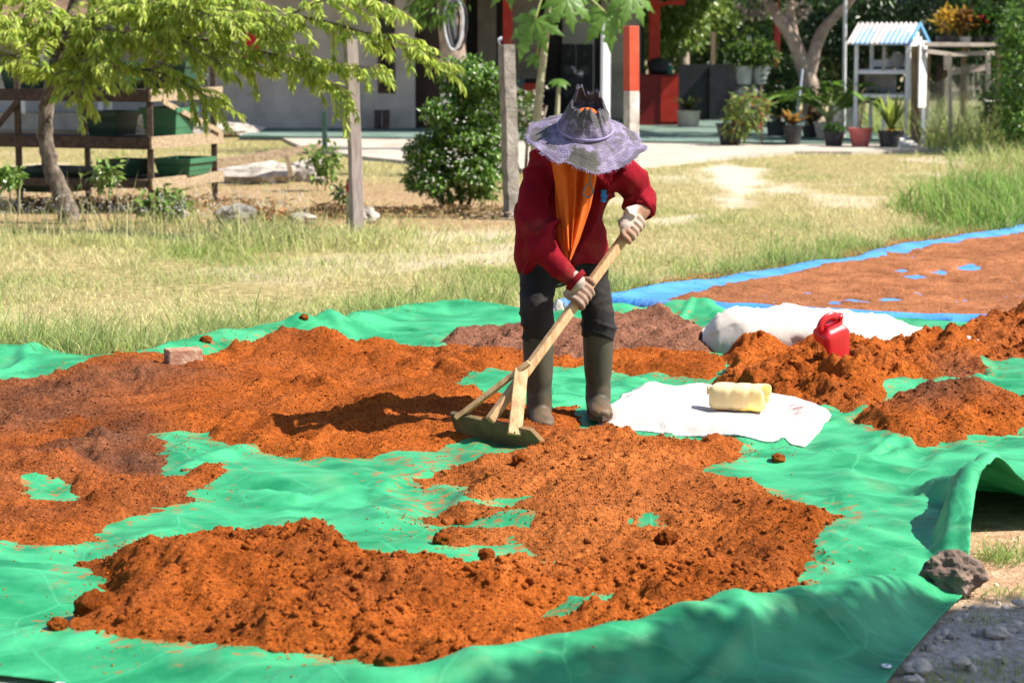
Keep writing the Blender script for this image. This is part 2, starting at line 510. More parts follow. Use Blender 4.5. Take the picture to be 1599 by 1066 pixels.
def tarp_z(x, y):
    wx, wy = x + 0.25 * vn(x * 1.7, y * 1.7, 61), y + 0.25 * vn(x * 1.7, y * 1.7, 62)
    a = 0.024 * (1 - np.abs(vn(wx * 1.2 + wy * 1.6, wx * .5 - wy * .4, 71)) * 2)          # long soft folds
    c = 0.019 * np.clip(1 - np.abs(vn(wx * 2.4 - wy * 1.5, wx * 0.9 + wy * 1.1, 72)) * 5.5, 0, 1)   # sharp creases
    c2 = 0.011 * np.clip(1 - np.abs(vn(wx * 1.1 + wy * 5, wx * 4.0 - wy * .6, 73)) * 3, 0, 1)
    c3 = 0.024 * facets(wx * 3.1 + wy * 1.3, wy * 2.3 - wx * .9, 76) + 0.015 * facets(wx * 6.5 - wy * 3, wy * 5.2 + wx * 2.4, 77) + .0045 * facets(wx * 15 + wy * 6, wy * 12 - wx * 5, 78)
    z = 0.036 + a * .7 + c + c2 * .8 + c3 + 0.004 * fbm(x * 6, y * 6, 3, 74)
    d, _, _ = line_d(x, y, BACK[:20])
    z = z + (0.055 + 0.03 * vn(x * 2.1, y * 2.1, 75)) * np.exp(-(d / 0.16) ** 2)
    d, t, s = line_d(x, y, RIDGE)
    rh = np.interp(t, np.arange(len(RH)), RH)
    z = z + rh * np.exp(-(d / np.where(s > 0, 0.13, 0.15)) ** 2)
    # the tented fold at the right-hand edge: a crest that climbs from the rock to a peak at the rim and dies away behind
    d, t, s = line_d(x, y, CREST)
    ch = np.interp(t, np.arange(len(CH_H)), CH_H)
    left = sstep(.105, .035, d) * .92 + .08 * sstep(.035, 0, d)
    right = np.clip(1 - d / .32, 0, 1) ** 1.3
    z = z + ch * np.where(s > 0, left, right)
    # bank that rises from the coir towards the fold
    z = z + 0.05 * np.exp(-((x - 1.0) / 0.22) ** 2 - ((y - 6.55) / 0.4) ** 2)
    # front right corner pressed to the ground
    fe_, _, _ = line_d(x, y, FRONT[14:])
    z = 0.006 + (z - 0.006) * sstep(0.0, 0.22, fe_)
    fd, _, _ = line_d(x, y, [(1.245, 6.15), (1.215, 6.06), G(1470, 965), G(1425, 1018), G(1385, 1068), (0.78, 5.02)])
    z = np.where((y < 6.22), 0.008 + (z - 0.008) * sstep(0.0, 0.16, fd), z)
    return z
m_tarp = bpy.data.materials.new('tarp_green'); m_tarp.use_nodes = True
def tarp_mat(m, ca, cb, dust, tfac):
    nt = m.node_tree; n = nt.nodes; l = nt.links; b = n['Principled BSDF']
    b.inputs['Roughness'].default_value = 0.50; b.inputs['Specular IOR Level'].default_value = 0.35
    tc = n.new('ShaderNodeTexCoord')
    def nz(s, d=6, vec=None):
        z = n.new('ShaderNodeTexNoise'); z.inputs['Scale'].default_value = s; z.inputs['Detail'].default_value = d
        l.new(vec or tc.outputs['Object'], z.inputs['Vector']); return z.outputs['Fac']
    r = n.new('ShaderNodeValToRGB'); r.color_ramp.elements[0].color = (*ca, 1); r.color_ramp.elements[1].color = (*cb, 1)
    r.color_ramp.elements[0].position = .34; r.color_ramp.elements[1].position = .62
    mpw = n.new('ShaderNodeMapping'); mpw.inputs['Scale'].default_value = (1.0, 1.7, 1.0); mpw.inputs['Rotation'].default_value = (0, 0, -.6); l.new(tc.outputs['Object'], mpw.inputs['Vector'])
    l.new(nz(4.2, 8, mpw.outputs['Vector']), r.inputs['Fac'])  # pale and dark patches: sheen and wrinkle shading painted into the colour
    # pale fold lines: crease highlights painted into the colour
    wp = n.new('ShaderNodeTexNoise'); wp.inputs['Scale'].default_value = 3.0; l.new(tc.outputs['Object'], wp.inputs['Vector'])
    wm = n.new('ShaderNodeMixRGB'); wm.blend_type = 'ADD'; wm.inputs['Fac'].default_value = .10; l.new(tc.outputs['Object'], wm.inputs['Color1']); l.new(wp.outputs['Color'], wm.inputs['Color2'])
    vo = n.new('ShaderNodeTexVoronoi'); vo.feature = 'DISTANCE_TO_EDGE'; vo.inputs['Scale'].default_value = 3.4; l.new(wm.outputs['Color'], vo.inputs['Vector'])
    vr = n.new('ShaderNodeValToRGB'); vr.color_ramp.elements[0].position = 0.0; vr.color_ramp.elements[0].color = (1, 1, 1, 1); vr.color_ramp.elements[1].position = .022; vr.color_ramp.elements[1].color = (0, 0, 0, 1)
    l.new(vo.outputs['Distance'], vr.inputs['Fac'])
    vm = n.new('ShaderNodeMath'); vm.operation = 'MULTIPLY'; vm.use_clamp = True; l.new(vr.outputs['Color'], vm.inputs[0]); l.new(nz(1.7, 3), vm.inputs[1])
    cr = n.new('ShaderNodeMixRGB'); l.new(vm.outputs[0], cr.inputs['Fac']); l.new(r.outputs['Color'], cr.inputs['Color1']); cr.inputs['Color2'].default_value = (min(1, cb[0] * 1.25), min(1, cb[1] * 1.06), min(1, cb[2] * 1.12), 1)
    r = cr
    r2 = n.new('ShaderNodeValToRGB'); r2.color_ramp.elements[0].position = .56; r2.color_ramp.elements[1].position = .80
    r2.color_ramp.elements[0].color = (0, 0, 0, 1); r2.color_ramp.elements[1].color = (.55, .55, .55, 1)
    l.new(nz(7, 9), r2.inputs['Fac'])
    mx = n.new('ShaderNodeMixRGB'); l.new(r2.outputs['Color'], mx.inputs['Fac']); l.new(r.outputs['Color'], mx.inputs['Color1']); mx.inputs['Color2'].default_value = (*dust, 1)
    if m is m_tarp:                              # orange dust trodden into the weave
        da = n.new('ShaderNodeAttribute'); da.attribute_name = 'dust'
        ad = n.new('ShaderNodeMath'); ad.operation = 'MULTIPLY_ADD'; l.new(da.outputs['Fac'], ad.inputs[0]); ad.inputs[1].default_value = .31
        mp2 = n.new('ShaderNodeMapping'); mp2.inputs['Scale'].default_value = (9, 13, 9); l.new(tc.outputs['Object'], mp2.inputs['Vector'])
        l.new(nz(2.6, 10, mp2.outputs['Vector']), ad.inputs[2])
        r4 = n.new('ShaderNodeValToRGB'); r4.color_ramp.elements[0].position = .80; r4.color_ramp.elements[1].position = .90
        r4.color_ramp.elements[1].color = (.8, .8, .8, 1)
        l.new(ad.outputs[0], r4.inputs['Fac'])
        mx3 = n.new('ShaderNodeMixRGB'); l.new(r4.outputs['Color'], mx3.inputs['Fac']); l.new(mx.outputs['Color'], mx3.inputs['Color1']); mx3.inputs['Color2'].default_value = (.38, .12, .03, 1)
        mx = mx3
    l.new(mx.outputs['Color'], b.inputs['Base Color'])
    mp = n.new('ShaderNodeMapping'); mp.inputs['Scale'].default_value = (3, 9, 3); mp.inputs['Rotation'].default_value = (0, 0, .5)
    l.new(tc.outputs['Object'], mp.inputs['Vector'])
    b0_ = n.new('ShaderNodeBump'); b0_.inputs['Strength'].default_value = 0.10; b0_.inputs['Distance'].default_value = 0.008; l.new(vr.outputs['Color'], b0_.inputs['Height'])
    b1 = n.new('ShaderNodeBump'); b1.inputs['Strength'].default_value = 0.45; b1.inputs['Distance'].default_value = 0.02; l.new(b0_.outputs['Normal'], b1.inputs['Normal'])
    l.new(nz(2.2, 4, mp.outputs['Vector']), b1.inputs['Height'])
    b2 = n.new('ShaderNodeBump'); b2.inputs['Strength'].default_value = 0.25; b2.inputs['Distance'].default_value = 0.006
    l.new(nz(38, 3), b2.inputs['Height']); l.new(b1.outputs['Normal'], b2.inputs['Normal']); l.new(b2.outputs['Normal'], b.inputs['Normal'])
    tr = n.new('ShaderNodeBsdfTranslucent'); l.new(mx.outputs['Color'], tr.inputs['Color'])
    ms = n.new('ShaderNodeMixShader'); ms.inputs['Fac'].default_value = tfac
    l.new(b.outputs[0], ms.inputs[1]); l.new(tr.outputs[0], ms.inputs[2]); l.new(ms.outputs[0], n['Material Output'].inputs['Surface'])
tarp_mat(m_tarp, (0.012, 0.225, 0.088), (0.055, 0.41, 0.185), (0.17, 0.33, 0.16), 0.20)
tarp = thing('green_tarpaulin', (0.0, 7.0, 0.0), 'large wrinkled green tarpaulin spread on the ground under the orange coir', 'tarpaulin')

m_eye = mat('eyelet_metal', (0.75, 0.75, 0.76), rough=0.35, metal=0.6)
for (u, v) in ((1384, 1029), (93, 1059)):
    ex, ey = G(u, v, 0.03)
    ez = float(tarp_z(np.array([ex]), np.array([ey]))[0]) + 0.003
    ring = loft([(ex + .010 * math.cos(a), ey + .010 * math.sin(a), ez + .002) for a in np.linspace(0, 2 * math.pi, 17)], 0.0038, n=6, cap=False)
    obj('eyelet', ring, m_eye, tarp, smooth=True)

# ---- blue tarpaulin
BB = GP([(866, 470), (905, 466), (960, 459), (1010, 452), (1100, 438), (1170, 428), (1220, 420), (1280, 410), (1330, 402), (1390, 386), (1440, 380), (1500, 370), (1560, 362), (1599, 356), (1700, 345), (1830, 330)], 0.05)
BFr = GP([(1830, 507), (1599, 507), (1450, 504), (1300, 502), (1100, 499), (1030, 497), (960, 492), (900, 487)], 0.03)
BLUE = np.concatenate([BB, BFr])
def blue_z(x, y):
    z = 0.032 + 0.010 * fbm(x * 1.4, y * 1.4, 3, 91) + 0.006 * np.clip(1 - 3 * np.abs(vn(x * 2 + y, y * 2, 92)), 0, 1)
    d, _, _ = line_d(x, y, BB)
    z = z + 0.030 * np.exp(-(d / 0.14) ** 2) * (1 + .5 * vn(x * 2.3, y * 2.3, 93))
    d, _, _ = line_d(x, y, BFr)
    lip = (0.048 + .045 * sstep(2.2, .8, x)) * np.exp(-((d - 0.05) / 0.06) ** 2)
    z = z + lip
    return np.where(d < 0.10, 0.030 + (z - 0.030) * sstep(-0.005, 0.03, d), z)
m_blue = bpy.data.materials.new('tarp_blue'); m_blue.use_nodes = True
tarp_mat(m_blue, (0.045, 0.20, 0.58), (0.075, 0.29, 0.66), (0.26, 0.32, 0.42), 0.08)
blue = obj('blue_tarpaulin', patch(BLUE, 0.03, 0.03, blue_z), m_blue, smooth=True, solid=0.0025)
tag(blue, 'blue tarpaulin with raised edges at the right, under pale brown coir', 'tarpaulin')

# ---- coir
m_coir = bpy.data.materials.new('coir'); m_coir.use_nodes = True
nt = m_coir.node_tree; n = nt.nodes; l = nt.links; b = n['Principled BSDF']
b.inputs['Roughness'].default_value = 1.0; b.inputs['Specular IOR Level'].default_value = 0.05
tc = n.new('ShaderNodeTexCoord')
def _nz(s, d=6, rg=.6):
    z = n.new('ShaderNodeTexNoise'); z.inputs['Scale'].default_value = s; z.inputs['Detail'].default_value = d; z.inputs['Roughness'].default_value = rg
    l.new(tc.outputs['Object'], z.inputs['Vector']); return z.outputs['Fac']
at = n.new('ShaderNodeAttribute'); at.attribute_name = 'Col'
r = n.new('ShaderNodeValToRGB'); r.color_ramp.elements[0].color = (.36, .30, .27, 1); r.color_ramp.elements[1].color = (1.22, 1.25, 1.3, 1)
r.color_ramp.elements[0].position = .34; r.color_ramp.elements[1].position = .60
l.new(_nz(75, 6, .75), r.inputs['Fac'])
r3 = n.new('ShaderNodeValToRGB'); r3.color_ramp.elements[0].color = (.70, .66, .66, 1); r3.color_ramp.elements[1].color = (1.12, 1.12, 1.12, 1)
r3.color_ramp.elements[0].position = .35; r3.color_ramp.elements[1].position = .65
l.new(_nz(4.5, 7), r3.inputs['Fac'])
mx = n.new('ShaderNodeMixRGB'); mx.blend_type = 'MULTIPLY'; mx.inputs['Fac'].default_value = 1
l.new(r.outputs['Color'], mx.inputs['Color1']); l.new(at.outputs['Color'], mx.inputs['Color2'])
mx2 = n.new('ShaderNodeMixRGB'); mx2.blend_type = 'MULTIPLY'; mx2.inputs['Fac'].default_value = 1
l.new(mx.outputs['Color'], mx2.inputs['Color1']); l.new(r3.outputs['Color'], mx2.inputs['Color2'])
l.new(mx2.outputs['Color'], b.inputs['Base Color'])
bp = n.new('ShaderNodeBump'); bp.inputs['Strength'].default_value = 1.0; bp.inputs['Distance'].default_value = 0.022
l.new(_nz(62, 6, .7), bp.inputs['Height']); l.new(bp.outputs['Normal'], b.inputs['Normal'])

ORANGE, BROWN, TAN = np.array((0.415, 0.106, 0.0185)), np.array((0.165, 0.076, 0.044)), np.array((0.345, 0.150, 0.074))
CA = GP([(-260, 606), (0, 598), (60, 592), (110, 580), (170, 568), (180, 562), (240, 566), (310, 560), (360, 548), (440, 531), (520, 541), (600, 538), (680, 548), (760, 545), (830, 552), (900, 556), (960, 545), (1040, 545), (1120, 552),
         (1150, 580), (1110, 592), (1040, 582), (960, 574), (900, 568), (830, 570), (790, 580), (740, 592), (690, 606), (720, 616), (790, 618), (830, 640), (860, 640), (910, 640), (920, 670), (870, 700), (800, 722), (720, 712), (620, 706), (560, 708), (480, 712), (435, 702), (390, 692),
         (330, 682), (300, 676), (252, 680), (250, 715), (245, 742), (290, 735), (345, 722), (352, 738), (318, 752), (312, 772), (290, 785), (225, 797), (172, 808), (160, 832), (110, 842), (60, 846), (0, 838), (-260, 842)], 0.05)
HOLES_A = [GP([(48, 752), (70, 750), (108, 770), (100, 780), (60, 772)], .05), GP([(104, 716), (128, 716), (134, 724), (108, 724)], .05), GP([(212, 736), (240, 730), (236, 740)], .05)]
CB = GP([(106, 884), (140, 868), (190, 850), (205, 838), (280, 828), (370, 822), (440, 830), (520, 846), (555, 862), (578, 886), (588, 906), (612, 892), (660, 882), (700, 888), (760, 878), (800, 872), (828, 864), (800, 852), (745, 858), (690, 850), (700, 838),
         (662, 828), (656, 808), (690, 788), (722, 778), (705, 762), (650, 752), (600, 742), (650, 738), (700, 726), (770, 716), (810, 706), (850, 672), (905, 660), (925, 690), (985, 690), (1000, 700), (1060, 684), (1135, 694), (1165, 702), (1150, 722), (1112, 738), (1135, 748), (1195, 754), (1245, 775), (1258, 792), (1300, 802), (1330, 815),
         (1296, 850), (1265, 892), (1246, 932), (1200, 955), (1100, 972), (1000, 992), (900, 1012), (830, 1030), (720, 1052), (660, 1056), (600, 1040), (480, 1028), (340, 1022), (250, 1006), (180, 996), (110, 986), (92, 976), (132, 944), (172, 942), (150, 914)], 0.05)
HOLES_B = [GP([(812, 940), (870, 926), (935, 916), (965, 908), (1005, 918), (975, 936), (905, 946), (880, 954)], .07), GP([(1005, 806), (1022, 803), (1024, 812), (1008, 812)], .06), GP([(745, 815), (780, 806), (838, 803), (815, 816), (770, 822)], .05),
           GP([(840, 872), (862, 870), (856, 876)], .05), GP([(668, 826), (700, 814), (748, 808), (735, 822), (690, 832)], .05), GP([(742, 784), (770, 774), (838, 768), (828, 782), (775, 790)], .05), GP([(640, 764), (700, 752), (735, 760), (690, 772)], .05), GP([(690, 862), (745, 846), (800, 842), (830, 856), (780, 864), (720, 872)], .05), GP([(1060, 700), (1090, 698), (1085, 706)], .05)]
CD = GP([(1098, 606), (1120, 596), (1128, 580), (1120, 560), (1150, 548), (1230, 535), (1330, 535), (1430, 535), (1520, 520), (1620, 516), (1830, 520), (1830, 556), (1599, 556), (1530, 562), (1545, 580), (1500, 592), (1400, 598), (1380, 608), (1390, 622), (1345, 650), (1300, 648), (1200, 622), (1130, 614)], 0.04)
CE = GP([(1326, 658), (1380, 640), (1450, 622), (1540, 626), (1640, 655), (1830, 650), (1830, 680), (1620, 676), (1520, 692), (1430, 700), (1380, 686)], 0.04)
CH = GP([(664, 536), (720, 524), (780, 520), (860, 511), (950, 503), (1000, 495), (1060, 497), (1110, 505), (1112, 544), (1000, 556), (900, 562), (800, 548), (700, 548)], 0.05)
CF = GP([(1000, 470), (1050, 456), (1110, 442), (1200, 427), (1330, 403), (1440, 382), (1599, 358), (1830, 332), (1830, 487), (1599, 487), (1450, 485), (1300, 482), (1150, 478)], 0.06)
HOLES_F = [GP([(u - w * .7, v), (u, v - h * .6), (u + w * .7, v + 1), (u, v + h * .6)], .06) for u, v, w, h in ((1515, 411, 22, 7), (1470, 419, 20, 5), (1435, 425, 18, 4), (1330, 463, 22, 4), (1384, 461, 18, 4), (1260, 452, 16, 3), (1575, 432, 20, 4), (1410, 417, 14, 3), (1540, 486, 20, 4), (1120, 452, 14, 3), (1300, 466, 20, 3))]
MOUNDS = [(G(1192, 580), .125, .12), (G(1290, 575), .09, .17), (G(1350, 580), .05, .20), (G(1150, 602), .085, .08), (G(1420, 565), .02, .2), (G(1550, 545), .05, .22), (G(1240, 610), .04, .25), (G(1700, 540), .05, .3), (G(1345, 600), .03, .25),
          (G(1487, 662), .125, .22), (G(1600, 668), .03, .3), (G(1420, 682), .03, .2),
          (G(250, 925), .055, .22), (G(380, 935), .075, .26), (G(480, 950), .065, .24), (G(330, 985), .045, .22), (G(560, 960), .055, .22), (G(640, 985), .05, .25), (G(780, 985), .045, .3), (G(1000, 965), .035, .3),
           (G(930, 740), .04, .35), (G(830, 735), .012, .12), (G(1050, 720), .025, .25), (G(1100, 770), .02, .3), (G(460, 560), .045, .3), (G(560, 565), .03, .3), (G(1010, 522), .022, .35), (G(1060, 517), .02, .25), (G(900, 530), .015, .3),
          (G(560, 650), .015, .4), (G(868, 660, .05), .022, .10), (G(920, 652, .05), .018, .07), (G(845, 650, .05), .02, .07),  (G(215, 870), .03, .15), (G(440, 880), .03, .2)]
PITS = [(G(122, 708), .035, .045), (G(775, 705, .05), .055, .17), (G(815, 712, .05), .045, .10), (G(740, 700, .05), .03, .1), (G(800, 690, .05), .03, .1)]
def coir_field(x, y, poly, holes, thick, rough, edge):
    sd, _, _ = poly_sd(x, y, poly)
    for hp in holes:
        h, _, _ = poly_sd(x, y, hp); sd = np.minimum(sd, -h + 0.01)
    sd = sd + 0.065 * fbm(x * 4.2, y * 3.4, 5, 101, .62) + 0.026 * fbm(x * 24, y * 19, 3, 102)
    e = sstep(-0.02, edge, sd)
    h = thick * e * (0.75 + 0.5 * fbm(x * 1.6, y * 1.6, 3, 103))
    for (mx_, my_), hh, rr in MOUNDS:
        h = h + hh * np.exp(-(((x - mx_) ** 2 + (y - my_) ** 2) / (rr * rr)))* sstep(-.02, .12, sd)
    for (mx_, my_), hh, rr in PITS:
        h = h - hh * np.exp(-(((x - mx_) ** 2 + (y - my_) ** 2) / (rr * rr)))
    xw, yw = x + .035 * fbm(x * 11, y * 11, 3, 121), y + .035 * fbm(x * 11, y * 11, 3, 122)
    thin = 0.25 + 0.75 * sstep(-0.1, 0.5, fbm(x * 2.2, y * 2.2, 3, 106) + .15)
    if edge > .11:                                       # the front heap is coarse at the left and front, fine towards the middle
        dz_, _, _ = poly_sd(x, y, ROUGHZ); thin = thin * (.25 + .95 * sstep(-.35, .25, dz_))
    h = h + rough * e * (0.050 * domes(xw * 4.2, yw * 4.2, 111, .25, .8, .55) * thin + 0.034 * domes(xw * 9, yw * 9, 114, .3, .8, .7) * thin + 0.018 * domes(xw * 21, yw * 21, 117, .3, .85, .8) * (.35 + .65 * thin) + 0.010 * domes(x * 46, y * 46, 119, .3, .9, .85) + 0.012 * fbm(x * 9, y * 9, 3, 118))
    return h + np.where(sd < 0, sd * 0.6, 0) - 0.006 + 0.004 * fbm(x * 30, y * 30, 2, 120), sd
def coir_col(x, y, brown, sd=None):
    w = 0.32 * fbm(x * 3, y * 3, 4, 131) + .28 * np.clip(fbm(x * 1.1 + 4, y * 1.3, 3, 132), 0, 1)
    bfac = np.clip(brown + w, 0, 1)[:, None]
    c = ORANGE * (1 - bfac) + BROWN * bfac
    k = (1 + 0.18 * fbm(x * 2, y * 2, 3, 133))[:, None]
    dry = zone(x, y, [(640, 740), (900, 690), (1150, 740), (1100, 850), (850, 900), (680, 860)], .35)[:, None]   # fine dry dust in the middle
    c = c * (1 - .6 * dry) + np.array((.50, .170, .048)) * .6 * dry
    return c * k
def zone(x, y, poly, soft=.15):
    d, _, _ = poly_sd(x, y, GP(poly, .05)); return sstep(-soft, soft, d)
def brown_amt(x, y):
    b_ = 0.75 * zone(x, y, [(-260, 610), (60, 600), (240, 575), (330, 590), (240, 620), (160, 650), (60, 680), (-260, 690)], .35)
    b_ = np.maximum(b_, 0.8 * zone(x, y, [(90, 690), (230, 650), (260, 690), (330, 720), (240, 745), (60, 730)], .2))
    b_ = np.maximum(b_, 0.75 * zone(x, y, [(1380, 645), (1450, 628), (1560, 632), (1540, 650), (1440, 662)], .15))
    b_ = np.maximum(b_, 0.5 * zone(x, y, [(1450, 560), (1540, 562), (1540, 590), (1470, 592)], .1))
    b_ = np.maximum(b_, 0.3 * zone(x, y, [(-260, 690), (330, 720), (310, 780), (160, 840), (-260, 850)], .3))
    return b_
ROUGHZ = GP([(60, 860), (200, 820), (520, 830), (640, 900), (900, 915), (1100, 880), (1230, 900), (1200, 960), (700, 1070), (80, 1000)], .05)
SURF = []      # coir surfaces kept for the crumbs
def coir(name, poly, holes, thick, rough, edge, dx, dy, label, base, brown=None, tint=None):
    x0, y0 = poly.min(0) - .06; x1, y1 = poly.max(0) + .06
    x0, x1 = max(x0, -3.1), min(x1, 4.6)
    X, Y = np.meshgrid(np.arange(x0, x1, dx), np.arange(y0, y1, dy)); ny, nx = X.shape
    x, y = X.ravel(), Y.ravel()
    # only the part the terrace of the tarp can show
    h, sd = coir_field(x, y, poly, holes, thick, rough, edge)
    z = base(x, y) + h
    I = (np.arange(ny - 1)[:, None] * nx + np.arange(nx - 1)[None, :]).ravel()
    Q = np.stack([I, I + 1, I + nx + 1, I + nx], 1)
    vis = np.abs(x) < 0.235 * y + 0.5
    Q = Q[(sd[Q] > -0.035).any(1) & vis[Q].any(1)]
    used = np.unique(Q); rm = np.full(nx * ny, -1); rm[used] = np.arange(len(used))
    x, y, z, sd = x[used], y[used], z[used], sd[used]
    if tint is None:
        col = coir_col(x, y, brown_amt(x, y) if brown is None else np.full_like(x, brown))
    else:
        col = tint * (1 + 0.2 * fbm(x * 2.5, y * 2.5, 3, 141))[:, None]
    o = obj(name, (np.stack([x, y, z], 1), rm[Q]), m_coir, smooth=True, col=col)
    SURF.append((x, y, z, sd, col))
    return tag(o, label, 'coir', kind='stuff')
coir('coir_layer', CA, HOLES_A, 0.022, 0.66, 0.10, .011, .014, 'broad orange coir layer spread over the left and back of the green tarpaulin', tarp_z)
coir('coir_heap', CB, HOLES_B, 0.026, 1.02, 0.12, .009, .010, 'lumpy orange coir heap along the front of the green tarpaulin', tarp_z)
coir('coir_heap', CD, [], 0.022, 1.7, 0.10, .010, .013, 'dark orange coir heap in front of the stuffed white sack', tarp_z)
coir('coir_heap', CE, [], 0.020, 0.8, 0.10, .010, .013, 'brown-topped coir mound beside the right end of the flat sack', tarp_z)
coir('coir_layer', CH, [], 0.028, 0.8, 0.10, .013, .018, 'greyish brown coir strip lying behind the worker', tarp_z, tint=TAN * np.array((.78, .82, 1.0)))
coir('coir_layer', CF, HOLES_F, 0.017, 0.42, 0.08, .018, .024, 'thin pale brown coir layer drying on the blue tarpaulin', blue_z, tint=TAN * np.array((1.2, 1.12, 1.0)))

# crumbs: loose grains and clods on the coir and strewn beyond its edges
def crumbs(n_, smin, smax, spill):
    Vb = np.array([(1, 0, 0), (-1, 0, 0), (0, 1, 0), (0, -1, 0), (0, 0, 1), (0, 0, -1)], float)
    Fb = np.array([(0, 2, 4), (2, 1, 4), (1, 3, 4), (3, 0, 4), (2, 0, 5), (1, 2, 5), (3, 1, 5), (0, 3, 5)])
    P, Cc = [], []
    wts = np.array([len(s[0]) for s in SURF[:5]], float); wts /= wts.sum()
    for (sx, sy, sz, ssd, sc), w in zip(SURF[:5], wts):
        k = int(n_ * w)
        if spill:
            cand = np.where(ssd < 0.02)[0]
            i = rng.choice(cand, k)
            r_ = np.abs(rng.normal(0, spill, k)); a_ = rng.uniform(0, 2 * math.pi, k)
            px, py = sx[i] + r_ * np.cos(a_), sy[i] + r_ * np.sin(a_)
            keep = fbm(px * 4, py * 4, 3, 151) > 0.05
            px, py, i = px[keep], py[keep], i[keep]
            pz = tarp_z(px, py)
        else:
            i = rng.choice(np.where(ssd > 0.0)[0], k)
            px, py, pz = sx[i], sy[i], sz[i]
        P.append(np.stack([px, py, pz], 1)); Cc.append(sc[i])
    P, Cc = np.concatenate(P), np.concatenate(Cc); k = len(P)
    s = (smin + (smax - smin) * rng.random(k) ** 3)[:, None, None]
    V = Vb[None] * s * rng.uniform(.6, 1.2, (k, 6, 1)) * np.array((1, 1, .75)) + rng.normal(0, .12, (k, 6, 3)) * s
    a_ = rng.uniform(0, 6.28, k); c_, s_ = np.cos(a_)[:, None], np.sin(a_)[:, None]
    V = np.stack([V[..., 0] * c_ - V[..., 1] * s_, V[..., 0] * s_ + V[..., 1] * c_, V[..., 2]], 2) + P[:, None] + np.array((0, 0, 1)) * s * .35
    F = (np.arange(k)[:, None, None] * 6 + Fb[None]).reshape(-1, 3)
    return V.reshape(-1, 3), F, np.repeat(Cc * rng.uniform(.95, 1.5, (k, 1)), 6, 0)
V, F, cc = crumbs(42000, .002, .0065, 0)
tag(obj('coir_crumbs', (V, F), m_coir, smooth=True, col=cc), 'loose orange crumbs lying over the coir heaps', 'coir', kind='stuff')
V, F, cc = crumbs(26000, .0012, .0050, .10)
tag(obj('coir_crumbs', (V, F), m_coir, smooth=True, col=cc), 'fine orange crumbs strewn on the green tarpaulin around the coir', 'coir', kind='stuff')
# broken clods bedded in the heaps
def clods(surf, n_, smin, smax, seed):
    g = np.random.default_rng(seed)
    sx, sy, sz, ssd, sc = surf
    dz_, _, _ = poly_sd(sx, sy, ROUGHZ)
    w = (.15 + sstep(-.25, .35, fbm(sx * 2.2, sy * 2.2, 3, 106) + .1)) * (ssd > .01) * (.2 + sstep(-.3, .1, dz_)) + .02 * (ssd > 0)
    i = g.choice(len(sx), n_, p=w / w.sum())
    Vb, Fb = ico(1); Fb = np.array(Fb); nb = len(Vb)
    s = (smin + (smax - smin) * g.random(n_) ** 3)[:, None, None]
    o_ = g.uniform(0, 90, (n_, 1))
    k = 1 + .30 * vn(Vb[None, :, 0] * 1.7 + o_, Vb[None, :, 1] * 1.7 + Vb[None, :, 2] * 1.9 + o_ * 1.3, 7) + .20 * vn(Vb[None, :, 2] * 3.9 + o_ * .7, Vb[None, :, 0] * 3.9 - Vb[None, :, 1] * 3.5 + o_, 8)
    V = Vb[None] * s * k[..., None] * g.uniform(.7, 1.2, (n_, 1, 3)) * np.array((1, 1, .8))
    V = V + np.stack([sx[i], sy[i], sz[i]], 1)[:, None] + np.array((0, 0, 1)) * s * .15
    F = (np.arange(n_)[:, None, None] * nb + Fb[None]).reshape(-1, 3)
    return V.reshape(-1, 3), F, np.repeat(sc[i] * g.uniform(.8, 1.15, (n_, 1)), nb, 0)
for si, n_, a_, b_, lb in ((1, 2600, .003, .015, 'broken orange clods bedded in the front coir heap'), (2, 700, .004, .020, 'broken clods bedded in the dark orange heap'), (3, 200, .003, .012, 'broken clods on the brown-topped mound'), (0, 800, .003, .009, 'small clods on the broad coir layer'), (4, 200, .003, .010, 'small clods on the greyish brown strip')):
    V, F, cc = clods(SURF[si], n_, a_, b_, 500 + si)
    tag(obj('coir_clods', (V, F), m_coir, smooth=False, col=cc), lb, 'coir', kind='stuff')
# the sheet itself, soiled with coir dust round the heaps
Vt, Ft = patch(TARP, 0.016, 0.018, tarp_z, vis=.9)
dmin = np.full(len(Vt), -9.0)
for p_ in (CA, CB, CD, CE, CH):
    d_, _, _ = poly_sd(Vt[:, 0], Vt[:, 1], p_); dmin = np.maximum(dmin, d_)
dust = np.clip(np.exp(np.minimum(dmin, 0) / .22) * .9, 0, 1)
mid_, _, _ = poly_sd(Vt[:, 0], Vt[:, 1], GP([(520, 700), (760, 700), (860, 780), (850, 880), (640, 890), (580, 800)], .04))
dust = np.maximum(dust, .95 * sstep(-.1, .2, mid_))
sheet = obj('sheet', (Vt, Ft), m_tarp, tarp, smooth=True, solid=0.0025, attr={'dust': dust})
